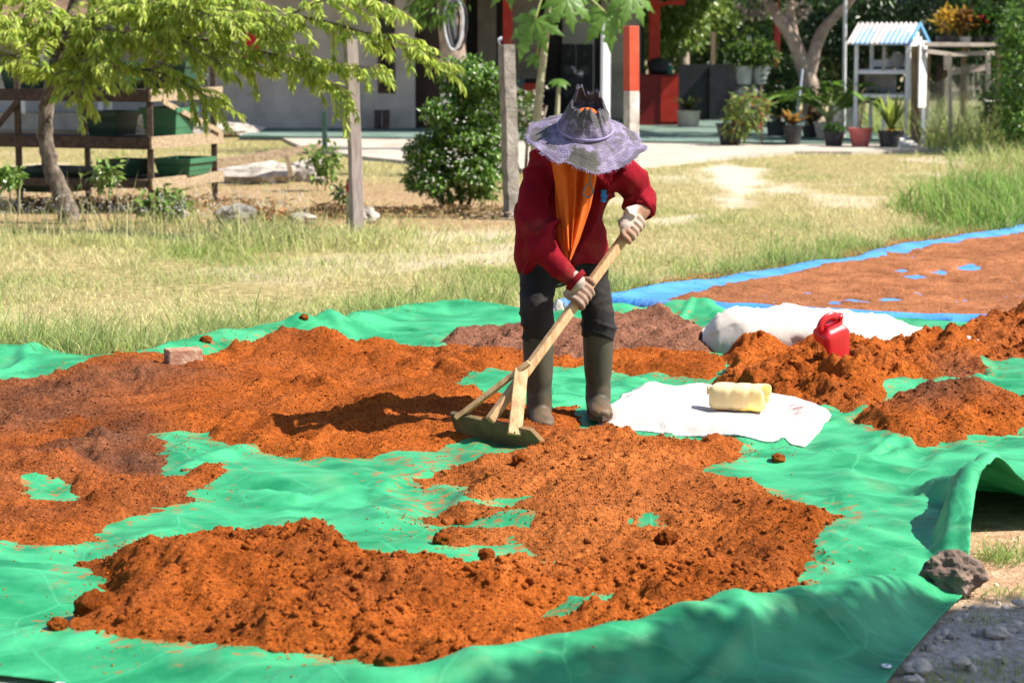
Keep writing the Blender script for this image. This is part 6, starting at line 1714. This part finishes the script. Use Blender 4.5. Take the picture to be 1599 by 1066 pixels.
# --- trees beyond the porch and behind the netting
def far_tree(u, Y, vb, blobs, n_, L, cols, label, seed, tr=.12, lean=0):
    b0 = W(u, vb, Y) * (1, 1, 0)
    t = thing('garden_tree', b0, label, 'tree')
    top = np.array(blobs[0][0])
    obj('trunk', loft(smooth_path([b0, b0 * .5 + top * .5 + (lean, 0, 0), top], 5), np.linspace(tr, tr * .5, 11), n=10), m_barkp if tr > .13 else m_bark, t, smooth=True)
    V, F, c = crown(blobs, n_, L, L * .42, cols, seed)
    obj('crown', (V, F), m_leafg, t, col=c)
    return t
YB = [(.14, .24, .03), (.20, .29, .05), (.08, .15, .02), (.26, .33, .08)]
far_tree(1050, 46, 120, [BW(1062, 30, 46, 60, 1.2, 55), BW(1030, 60, 46, 45, .8, 45), BW(1100, 20, 46.5, 60, 1.2, 40)], 3600, .14, YB, 'sunlit yellow-green tree with a leaning stem behind the red porch column', 51, .16, .15)
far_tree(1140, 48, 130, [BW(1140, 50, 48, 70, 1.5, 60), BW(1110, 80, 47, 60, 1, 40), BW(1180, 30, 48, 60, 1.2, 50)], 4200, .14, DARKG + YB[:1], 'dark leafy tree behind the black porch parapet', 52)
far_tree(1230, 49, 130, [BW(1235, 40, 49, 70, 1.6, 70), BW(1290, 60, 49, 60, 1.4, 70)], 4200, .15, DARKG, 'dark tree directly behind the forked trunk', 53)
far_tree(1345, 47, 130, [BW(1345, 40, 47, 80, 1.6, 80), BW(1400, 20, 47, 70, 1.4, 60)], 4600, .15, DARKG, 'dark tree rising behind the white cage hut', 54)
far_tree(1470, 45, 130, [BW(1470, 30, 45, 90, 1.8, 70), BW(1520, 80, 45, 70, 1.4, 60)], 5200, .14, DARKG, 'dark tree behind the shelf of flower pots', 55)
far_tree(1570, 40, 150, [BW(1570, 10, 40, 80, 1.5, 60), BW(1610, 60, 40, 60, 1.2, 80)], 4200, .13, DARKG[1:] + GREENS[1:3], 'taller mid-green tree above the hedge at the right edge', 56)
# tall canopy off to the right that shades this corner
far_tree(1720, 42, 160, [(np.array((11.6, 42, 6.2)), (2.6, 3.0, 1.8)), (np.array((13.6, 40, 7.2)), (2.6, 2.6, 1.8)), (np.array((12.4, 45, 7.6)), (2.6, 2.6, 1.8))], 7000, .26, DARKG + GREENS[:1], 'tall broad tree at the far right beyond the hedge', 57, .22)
# far wood closing the view
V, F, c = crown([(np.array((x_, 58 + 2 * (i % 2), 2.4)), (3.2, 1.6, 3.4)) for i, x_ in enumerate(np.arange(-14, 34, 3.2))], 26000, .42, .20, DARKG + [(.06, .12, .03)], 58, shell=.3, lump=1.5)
tag(obj('distant_wood', (V, F), m_leaf, col=c), 'dark wood closing the view behind the garden', 'wood', kind='stuff')
# hedge at the right picture edge
shrub('hedge_shrub', [BW(1600, 110, 30.5, 46, .5, 85), BW(1610, 40, 30.8, 50, .5, 50), BW(1590, 190, 30.2, 24, .4, 40), BW(1640, 150, 30.5, 50, .6, 100)], 5200, .075, .042, GREENS, 'glossy green hedge shrub at the right picture edge', W(1605, 240, 30.5) * (1, 1, 0), 61)
shrub('dark_shrub', [BW(1565, 165, 31.5, 34, .35, 55), BW(1545, 130, 32.2, 20, .3, 30)], 900, .075, .04, DARKG + GREENS[:1], 'dark shrub with a few pale leaves left of the hedge', W(1562, 232, 31.5) * (1, 1, 0), 62, lump=.6)
shrub('dark_shrub', [BW(1225, 140, 35.2, 30, .35, 38), BW(1240, 110, 35.4, 24, .3, 26)], 900, .11, .05, DARKG + GREENS[:1], 'dark leafy plant between the parapet and the forked tree', W(1228, 195, 35.2) * (1, 1, 0), 63)
# unseen tree added to shade the front right corner (stands right of the camera)
st_ = thing('added_shade_tree', (5.1, 4.9, 0), 'unseen small leafy tree added right of the frame to shade the front right corner', 'tree')
obj('trunk', loft(smooth_path([(5.3, 4.8, -.1), (5.2, 4.85, 1.4), (5.05, 5.0, 3.0), (4.9, 5.2, 4.0)], 5), np.linspace(.09, .04, 16), n=10), m_bark, st_, smooth=True)
SH = []  # crown clumps placed up the sun direction to shade the front flap and gravel
for (x_, y_, r_) in ((1.26, 5.67, .34), (.95, 5.36, .34), (1.12, 5.58, .28), (.82, 5.30, .27), (.46, 5.02, .25), (.22, 4.90, .22), (-.05, 4.74, .2), (.56, 5.04, .32), (.12, 4.78, .28), (1.55, 5.72, .36), (1.85, 5.74, .36), (1.45, 5.35, .38), (1.15, 5.05, .38), (.75, 4.75, .36), (1.1, 5.55, .25), (.75, 5.22, .25), (.34, 4.92, .24), (-.2, 4.62, .22), (1.75, 5.35, .4), (1.4, 4.9, .4)):
    z_ = 4.0 + .3 * math.sin(x_ * 9 + y_ * 5)
    SH.append((np.array((x_ + z_ / math.tan(SUN_EL) * math.cos(SUN_AZ), y_ + z_ / math.tan(SUN_EL) * math.sin(SUN_AZ), z_)), (r_, r_, r_ * .6)))
V, F, c = crown(SH, 34000, .075, .045, GREENS, 64, shell=.1, lump=2)
obj('crown', (V, F), m_leafg, st_, col=c)
for b_ in SH[:5]:
    obj('limb', loft(smooth_path([(5.08, 5.0, 3.0), (np.array((5.08, 5.0, 3.0)) + b_[0]) / 2 + (0, 0, .1), b_[0]], 5), np.linspace(.03, .01, 11), n=7), m_bark, st_, smooth=True)
# ================================================================== potted plants, cage hut and fence at the right
m_soil = mat('soil', (.05, .032, .02), (.10, .065, .04), .95, 20)
m_potb = mat('pot_black', (.022, .022, .025), (.05, .048, .05), .55, 8); m_potg = mat('pot_grey', (.34, .33, .32), (.48, .46, .44), .7, 8)
m_potc = mat('pot_cream', (.46, .38, .30), (.60, .52, .42), .8, 8); m_potr = mat('pot_pink_red', (.46, .10, .09), (.58, .16, .14), .55, 8)
def potted(u, vb, Y, r1, r0, h, m, label, z0=None, rim=.02):
    c = W(u, vb, Y); z = .03 if z0 is None else z0
    t = thing('potted_plant', (c[0], Y, z), label, 'potted plant', 'potted plants in the garden')
    pf = [(r0 * .96, .0), (r0, .004), (r0 + (r1 - r0) * .55, h * .5), (r1, h - rim), (r1 * 1.07, h - rim + .002), (r1 * 1.08, h), (r1 * .97, h), (r1 * .95, h - .05)]
    obj('pot', lathe(pf, 22, (c[0], Y, z)), m, t, smooth=False)
    obj('soil', lathe([(.001, h - .03), (r1 * .96, h - .035)], 22, (c[0], Y, z)), m_soil, t)
    return t, np.array((c[0], Y, z + h))
def foliage(t, blobs, n_, L, wr, cols, seed, **kw):
    V, F, c = crown(blobs, n_, L, L * wr, cols, seed, **kw); obj('foliage', (V, F), m_leaf, t, col=c)
def stems(t, base, tips, r_=.008, m=None):
    for q in tips:
        obj('stem', loft(smooth_path([base + (0, 0, -.03), (base + q) / 2 + (rng.normal(0, .02), 0, .02), q], 4), np.linspace(r_, r_ * .5, 9), n=6), m or m_twig, t, smooth=True)
def rosette(t, base, n_, L, wd, cols, seed, spread=.6, up=1.0, droop=.35, name='leaf_blades'):
    """strap leaves arching from the base"""
    g = np.random.default_rng(seed); V, F, cc_ = [], [], []
    for i in range(n_):
        a = g.uniform(0, 6.28); l_ = L * g.uniform(.6, 1.15); d = np.array((math.cos(a) * spread * g.uniform(.4, 1.2), math.sin(a) * spread * g.uniform(.4, 1.2), up)); d /= np.linalg.norm(d)
        s_ = np.array((-math.sin(a), math.cos(a), 0)); c = np.array(cols[g.integers(0, len(cols))]) * g.uniform(.75, 1.25)
        p = np.array(base); b0 = len(V)
        for k in range(6):
            w_ = wd * (.35, .8, 1, .9, .6, .05)[k]
            V += [p - s_ * w_ / 2, p + s_ * w_ / 2]; cc_ += [c, c]
            p = p + d * l_ / 5; d = d + np.array((0, 0, -droop * .35)); d /= np.linalg.norm(d)
        F += [(b0 + 2 * k, b0 + 2 * k + 1, b0 + 2 * k + 3, b0 + 2 * k + 2) for k in range(5)]
    obj(name, (np.array(V), F), m_leaf, t, col=np.array(cc_))
def palm(t, base, n_, L, seed, cols):
    g = np.random.default_rng(seed); P, D = [], []
    for i in range(n_):
        a = g.uniform(0, 6.28); d = np.array((math.cos(a) * .8, math.sin(a) * .5, 1.1)); d /= np.linalg.norm(d); p = np.array(base); pts = [p.copy()]
        l_ = L * g.uniform(.75, 1.1)
        for k in range(14):
            p = p + d * l_ / 14; d = d + np.array((0, 0, -.11)); d /= np.linalg.norm(d); pts.append(p.copy())
            if k > 2:
                s_ = np.cross(d, (0, 0, 1.0)); s_ /= np.linalg.norm(s_) + 1e-9
                for sg in (-1, 1):
                    P.append(p.copy()); D.append(d * .8 + s_ * sg * .8 + (0, 0, .12))
        obj('frond_stem', loft(np.array(pts), np.linspace(.010, .003, len(pts)), n=5), MATS['papaya_stalk'], t, smooth=True)
    k = len(P)
    V, F, c = leaves(np.array(P), np.array(D), L * .30, L * .035, .25, seed, cols=np.array(cols)[g.integers(0, len(cols), k)] * g.uniform(.8, 1.2, (k, 1)))
    obj('leaflets', (V, F), m_leaf, t, col=c)
YG = [(.22, .30, .06), (.30, .36, .09), (.14, .22, .04)]
BRN = [(.20, .10, .03), (.30, .16, .04), (.12, .05, .02), (.36, .22, .05)]
Y = 32.2
t, b0 = potted(1140, 227, Y, .20, .13, .30, m_potb, 'bowl-shaped dark pot with a weeping yellow-green croton beside a stake')
foliage(t, [BW(1168, 172, Y - .05, 34, .25, 32), BW(1150, 196, Y - .1, 24, .22, 20), BW(1185, 155, Y, 22, .2, 20)], 750, .10, .30, YG + YG + [(.30, .07, .04)], 71, down=.6, lump=.5)
stems(t, b0, [W(1160, 170, Y), W(1180, 160, Y), W(1150, 195, Y)])
t, b0 = potted(1075, 192, 38.2, .19, .17, .26, m_potc, 'cream stone pot with a dark spreading plant beside the red plinth', z0=.06)
rosette(t, b0, 40, .38, .05, [(.08, .10, .03), (.05, .08, .025), (.12, .10, .04)], 72, .9, .8)
lg = thing('stone_ledge', (W(1190, 0, 38.0)[0], 38.0, .06), 'rough dark stone ledge before the parapet carrying two pots', 'ledge')
for r0_ in range(3):
    for k in range(4):
        xx = W(1150 + k * 19 + 7 * (r0_ % 2), 0, 38.0)[0]
        obj('stone', rock((xx + .1, 38.0 + .03 * (k % 2), .06 + .12 + r0_ * .235), (.125, .16, .122), 80 + r0_ * 7 + k, 2, .14, 1.4), m_stone, lg)
zl = .06 + .24 * 3
for k, (u, m, lb, sd_) in enumerate(((1162, m_potg, 'pale grey pot of ferny leaves on the left of the stone ledge', 73), (1190, m_potg, 'pale grey pot of ferny leaves on the right of the stone ledge', 74))):
    t, b0 = potted(u, 118, 38.0, .15, .11, .30, m, lb, z0=zl - .02)
    foliage(t, [(b0 + (0, 0, .22), (.26, .25, .24))], 420, .12, .28, DARKG[1:] + GREENS[:2] + YG[:1], sd_, down=.5)
    stems(t, b0, [b0 + (.1, 0, .25), b0 + (-.1, 0, .22)])
t, b0 = potted(1238, 227, 32.3, .135, .10, .27, m_potb, 'dark pot with brown-leaved croton left of the palm')
rosette(t, b0, 46, .30, .065, BRN, 75, .9, .7, .4); stems(t, b0, [b0 + (.05, 0, .12), b0 + (-.08, 0, .1)])
t, b0 = potted(1293, 217, 33.6, .21, .15, .27, m_potc, 'cream pot with an arching young palm before the forked tree')
palm(t, b0, 15, .95, 76, YG[:1] + GREENS[1:] + [(.10, .17, .03)])
t, b0 = potted(1302, 230, 32.0, .145, .115, .20, m_potb, 'black pot with a low mound of green leaves')
foliage(t, [(b0 + (0, 0, .04), (.13, .12, .07))], 220, .06, .5, GREENS[:2], 77)
t, b0 = potted(1343, 232, 31.8, .165, .115, .25, m_potr, 'pinkish red plastic pot with thin upright stems before the cage hut')
stems(t, b0, [b0 + (.06, 0, .40), b0 + (-.03, 0, .34), b0 + (.02, .02, .52)], .012); rosette(t, b0 + (.03, 0, .36), 7, .24, .07, GREENS[1:], 78, .9, .8)
t, b0 = potted(1390, 234, 31.6, .17, .14, .22, m_potb, 'black pot with upright yellow-green strap leaves before the cage hut')
rosette(t, b0, 34, .52, .055, YG + [(.34, .42, .07)], 79, .55, 1.0, .25); rosette(t, b0, 5, .25, .07, [(.50, .24, .03)], 80, 1.2, .5, .6, 'yellowed_leaves')
t, b0 = potted(1268, 212, 34.0, .15, .12, .20, m_potb, 'dark pot with big withered leaves at the foot of the forked tree')
rosette(t, b0, 18, .42, .11, [(.16, .09, .05), (.10, .055, .03), (.40, .32, .22)], 81, .7, .9, .6)
t, b0 = potted(1212, 205, 34.6, .15, .12, .24, m_potb, 'dark pot with tall leafy stems left of the leaning pole')
foliage(t, [(b0 + (.05, 0, .45), (.26, .22, .40))], 420, .12, .3, DARKG + GREENS[:1], 82); stems(t, b0, [b0 + (.1, 0, .5), b0 + (-.1, 0, .45)])
# leaning pole and thin stake
o = obj('leaning_pole', loft([W(1243, 192, 33.4) * (1, 1, 0) + (-.02, 0, .03), W(1253, 108, 33.6)], .018, n=8), mat('pole_blue_grey', (.34, .38, .46), (.44, .48, .55), .5, 9)); tag(o, 'thin blue-grey pole leaning beside the forked trunk', 'pole')
o = obj('plant_stake', loft([W(1190, 222, 32.3) * (1, 1, 0), W(1188, 134, 32.3)], .014, n=6), m_twig); tag(o, 'thin wooden stake behind the weeping croton', 'stake')
o = obj('fence_batten', box(W(1111, 0, 43)[0], W(1118, 0, 43)[0], 43, 43.05, 0, float(W(1115, 50, 43)[2])), m_rkp); tag(o, 'pale upright batten standing behind the black parapet', 'batten')
# things on the red plinth
zp = Z(117, 38.8)
o = obj('black_bag', rock((W(1032, 0, 39.2)[0], 39.2, zp + .12), (.20, .16, .16), 91, 3, .3, 1.2, flat=-.12), m_black, smooth=True); tag(o, 'black bundled bag lying on the red plinth', 'bag')
t = thing('green_bottle', (W(1047, 0, 39.1)[0], 39.1, zp), 'small green plastic bottle on the red plinth', 'bottle')
obj('body', lathe([(.05, 0), (.055, .02), (.055, .12), (.03, .155), (.02, .16)], 14, tuple(t.location), True), mat('bottle_green', (.01, .16, .10), rough=.3), t, smooth=True)
obj('cap', lathe([(.022, .16), (.022, .18)], 12, tuple(t.location), True), m_whitep, t)

# --- cage hut with corrugated roof
Yh = 33.0
hz = thing('cage_hut', W(1378, 215, Yh) * (1, 1, 0), 'white wooden cage hut on legs with a blue and white corrugated roof', 'hut')
HA = R(28)
hx = W(1412, 150, Yh)[0]; HO = np.array((hx, Yh - .2, .03))
def HP(a, d, z):                                # a along the front to the left, d to the back
    return HO + np.array((-math.cos(HA) * a + math.sin(HA) * d * 1.0, math.sin(HA) * a * .35 + math.cos(HA) * d, z))
wH, dH = .80, .66
zz_ = lambda v: float(W(1380, v, Yh)[2]) - .03
z_eave, z_mid, z_flr, z_rid = zz_(66), zz_(113), zz_(150), zz_(36)
m_wh = mat('hut_white', (.62, .63, .65), (.74, .74, .75), .7, 9, .2, 40)
m_hg = mat('hut_grey', (.26, .25, .25), (.40, .38, .37), .85, 8, .3, 40)
for a_, d_ in ((0, 0), (wH, 0), (0, dH), (wH, dH)):
    obj('post', beam(HP(a_, d_, 0), HP(a_, d_, z_eave), .05, .05, up=(0, 1, 0)), m_wh, hz)
obj('post', beam(HP(wH * .47, .02, z_mid), HP(wH * .47, .02, z_eave), .04, .07, up=(0, 1, 0)), m_hg, hz)
obj('leg', beam(HP(wH * .45, .02, 0), HP(wH * .45, .02, z_flr - .03), .05, .04, up=(0, 1, 0)), m_wh, hz)
for z in (z_mid, z_flr, z_eave - .02):
    obj('rail', beam(HP(.03, -.002, z), HP(wH - .03, -.002, z), .035, .045), m_wh, hz)
obj('floor', (np.array([HP(0, 0, z_flr + .025), HP(wH, 0, z_flr + .025), HP(wH, dH, z_flr + .025), HP(0, dH, z_flr + .025)]), [(0, 1, 2, 3)]), m_hg, hz, solid=.02)
obj('shelf', (np.array([HP(.02, 0.03, z_mid + .03), HP(wH - .02, 0.03, z_mid + .03), HP(wH - .02, dH, z_mid + .03), HP(.02, dH, z_mid + .03)]), [(0, 1, 2, 3)]), m_wh, hz, solid=.015)
for k in range(6):
    a0 = wH * (.40 + .1 * k)
    obj('back_board', beam(HP(a0, dH * .5, z_flr + .05), HP(a0, dH * .5, z_mid), .072, .012, up=(0, 1, 0)), m_hg, hz)
obj('back_rail', beam(HP(.02, dH, z_mid + .12), HP(wH - .02, dH, z_mid + .12), .02, .10), m_wh, hz)
for k in range(5):
    d0 = dH * (k + .5) / 5
    da_, db_ = dH * k / 5 + .002, dH * (k + 1) / 5 - .002
    zt_ = z_eave + .14 - .34 * abs(d0 / dH - .5)
    obj('side_board', (np.array([HP(-.03, da_, z_flr - .05), HP(-.03, db_, z_flr - .05), HP(-.03, db_, zt_), HP(-.03, da_, zt_)]), [(0, 1, 2, 3)]), m_wh, hz, solid=.014)
pn = obj('side_frame', merge(beam(HP(-.042, .12, z_flr), HP(-.042, .12, z_eave - .1), .014, .05, up=(0, 1, 0)), beam(HP(-.042, dH - .12, z_flr), HP(-.042, dH - .12, z_eave - .1), .014, .05, up=(0, 1, 0))), mat('hut_blue_grey', (.48, .55, .62), (.55, .62, .68), .7), hz)
def roof_sheet(side):
    na, nd = 90, 8
    V, cc_ = [], []
    for j in range(nd):
        for i in range(na):
            a = -.06 + (wH + .16) * i / (na - 1); f = j / (nd - 1)
            d = dH / 2 + side * (dH / 2 + .16) * f; z = z_rid - (z_rid - z_eave + .03) * f
            ph = a / .076 * 2 * math.pi
            V.append(HP(a, d, z + .014 * math.cos(ph)))
            st = float(vn(np.array([a / .15 + 3]), np.array([side * 2.0]), 77)[0]); rn = float(fbm(np.array([a * 6]), np.array([f * 3 + side]), 3, 78)[0])
            base_ = np.array((.16, .30, .46)) if (st > -.15 and f > .35 + .3 * rn) else np.array((.40, .34, .33))
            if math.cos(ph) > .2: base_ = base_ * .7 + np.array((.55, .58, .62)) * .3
            cc_.append(base_ * (1 + .3 * rn))
    I = (np.arange(nd - 1)[:, None] * na + np.arange(na - 1)[None, :]).ravel()
    obj('roof_sheet', (np.array(V), np.stack([I, I + 1, I + na + 1, I + na], 1)), mat('roof_corrugated', WHITE, rough=.5, use_col=True), hz, smooth=True, col=np.array(cc_), solid=.003)
roof_sheet(-1); roof_sheet(1)
for sd_ in (-1, 1):
    obj('barge_board', beam(HP(-.075, dH / 2, z_rid - .01), HP(-.075, dH / 2 + sd_ * (dH / 2 + .16), z_eave - .04), .015, .05), mat('barge_blue', (.10, .30, .55), (.14, .36, .6), .6), hz)
dsh = HP(wH * .28, .2, z_mid + .05)
o = obj('feeding_dish', loft([dsh + (-.06, 0, .02), dsh + (-.05, 0, .04), dsh + (.03, 0, .20), dsh + (.04, 0, .22)], [.02, .05, .05, .02], [.06, .10, .10, .05], n=14), m_hg, smooth=True); tag(o, 'grey dish tilted on the upper shelf of the cage hut', 'dish')
# --- fence with rails, netting and a shelf of pots
YF = 31.6
m_fence = mat('fence_grey', (.28, .23, .19), (.46, .40, .35), .9, 7, .4, 40); m_fdark = mat('fence_brown', (.14, .10, .06), (.26, .19, .11), .9, 7, .4, 40, stretch=(5, 5, 1))
fe = thing('garden_fence', W(1490, 215, YF) * (1, 1, 0), 'weathered rail fence with hanging net right of the cage hut', 'fence')
def FB(u0, v0, u1, v1, w_, h_, m, Y0=YF, Y1=YF, nm='rail'): return obj(nm, beam(W(u0, v0, Y0), W(u1, v1, Y1), w_, h_, up=(0, 0, 1) if abs(u1 - u0) > 15 else (0, 1, 0)), m, fe)
FB(1430, 222, 1430, 72, .115, .10, m_fdark, nm='post'); FB(1437, 222, 1436, 70, .05, .06, m_rkp, YF - .05, YF - .05, nm='post')
FB(1484, 215, 1483, 86, .045, .05, m_fence, YF - .3, YF - .3, nm='post'); FB(1478, 110, 1478, 84, .07, .07, m_fence, YF + .4, YF + .4, nm='post'); FB(1543, 205, 1543, 84, .06, .06, m_fence, YF + .5, YF + .5, nm='post')
FB(1445, 69, 1552, 70, .05, .05, m_fence, YF - .1, YF + .3); FB(1445, 80, 1486, 85, .05, .055, m_fence, YF - .1, YF + .1); FB(1486, 85, 1552, 83, .05, .055, m_fence, YF + .1, YF + .4)
FB(1484, 113, 1538, 105, .03, .09, m_fence, YF + .3, YF + .4); FB(1484, 141, 1530, 137, .03, .05, m_fence, YF + .5, YF + .6)
wa, wb = W(1437, 0, YF - .12)[0], W(1448, 0, YF + .10)[0]
obj('white_leaf', (np.array([(wa, YF - .14, Z(168, YF)), (wb, YF + .06, Z(168, YF)), (wb, YF + .06, Z(64, YF)), (wa, YF - .14, Z(64, YF))]), [(0, 1, 2, 3)]), m_wh, fe, solid=.02)
obj('white_leg', box(W(1441, 0, YF)[0], W(1447, 0, YF)[0], YF - .115, YF - .075, .0, Z(169, YF)), m_wh, fe)
m_net = bpy.data.materials.new('net'); m_net.use_nodes = True
nt = m_net.node_tree; b = nt.nodes['Principled BSDF']; b.inputs['Base Color'].default_value = (.20, .20, .15, 1); b.inputs['Roughness'].default_value = .9
tp_ = nt.nodes.new('ShaderNodeBsdfTransparent'); ms_ = nt.nodes.new('ShaderNodeMixShader'); ms_.inputs['Fac'].default_value = .42
nt.links.new(tp_.outputs[0], ms_.inputs[1]); nt.links.new(b.outputs[0], ms_.inputs[2]); nt.links.new(ms_.outputs[0], nt.nodes['Material Output'].inputs['Surface'])
def net(s, t_):
    top = 118 + 22 * np.sin(s * math.pi * 2.0 + .6) * .5 - 10 * s
    P = np.array([W(1447 + 100 * a, tp + (208 - tp) * b_, YF + .1 + .45 * a + .08 * math.sin(a * 17) * (1 - b_) + .05 * math.sin(a * 9 + b_ * 5)) for a, b_, tp in zip(s, t_, top)])
    return P[:, 0], P[:, 1], P[:, 2]
obj('net', quilt(50, 22, net), m_net, fe, smooth=True)
YS = 32.4
sh_ = thing('pot_shelf', W(1500, 215, YS) * (1, 1, 0), 'plank shelf behind the rail fence carrying a row of pots', 'shelf')
zS = Z(70, YS)
obj('board', box(W(1452, 0, YS)[0], W(1575, 0, YS)[0], YS - .02, YS + .5, zS - .03, zS), m_fence, sh_)
for u in (1458, 1515, 1570): obj('leg', box(W(u, 0, YS)[0] - .03, W(u, 0, YS)[0] + .03, YS + .3, YS + .36, 0, zS - .031), m_fdark, sh_)
for k, (u, r1, lb, cols, sd_) in enumerate(((1478, .145, 'black pot with a golden-yellow croton at the left of the shelf', [(.62, .40, .05), (.70, .48, .08), (.5, .30, .04)], 91), (1506, .10, 'second pot on the shelf with orange-brown leaves', BRN, 92),
                                            (1527, .095, 'third pot on the shelf with red flowers', DARKG + GREENS[:1], 93), (1549, .09, 'last pot on the shelf beside the hedge', DARKG + GREENS[:1], 94))):
    t, b0 = potted(u, 68, YS + .2, r1, r1 * .8, .11 if k else .12, m_potb if k != 1 else m_potg, lb, z0=zS, rim=.012)
    foliage(t, [(b0 + (0, 0, .20), (.15, .12, .15))], 150 if k == 0 else 240, .11, .42, cols, sd_, down=-.4); stems(t, b0, [b0 + (.06, 0, .2), b0 + (-.06, 0, .18), b0 + (0, 0, .25)])
    if k == 2:
        for q in ((.02, -.12, .28), (.10, -.10, .22), (-.14, -.1, .25)): obj('flower', rock(b0 + q, (.03, .03, .028), 3, 2, .3, 2), mat('flower_red', (.6, .02, .05)), t)
# slender pole by the hut
o = obj('clothes_pole', merge(loft([W(1318, 190, 34) * (1, 1, 0), W(1320, -20, 34)], .028, n=8)), mat('pole_pale', (.46, .46, .46), (.62, .62, .62), .6, 5)); tag(o, 'tall slim pale pole left of the cage hut', 'pole')
o = obj('plank_stack', merge(box(W(1305, 0, 36)[0], W(1345, 0, 36)[0], 36, 36.5, .03, .5)), m_stone); tag(o, 'grey block bench seen through the cage hut', 'bench')
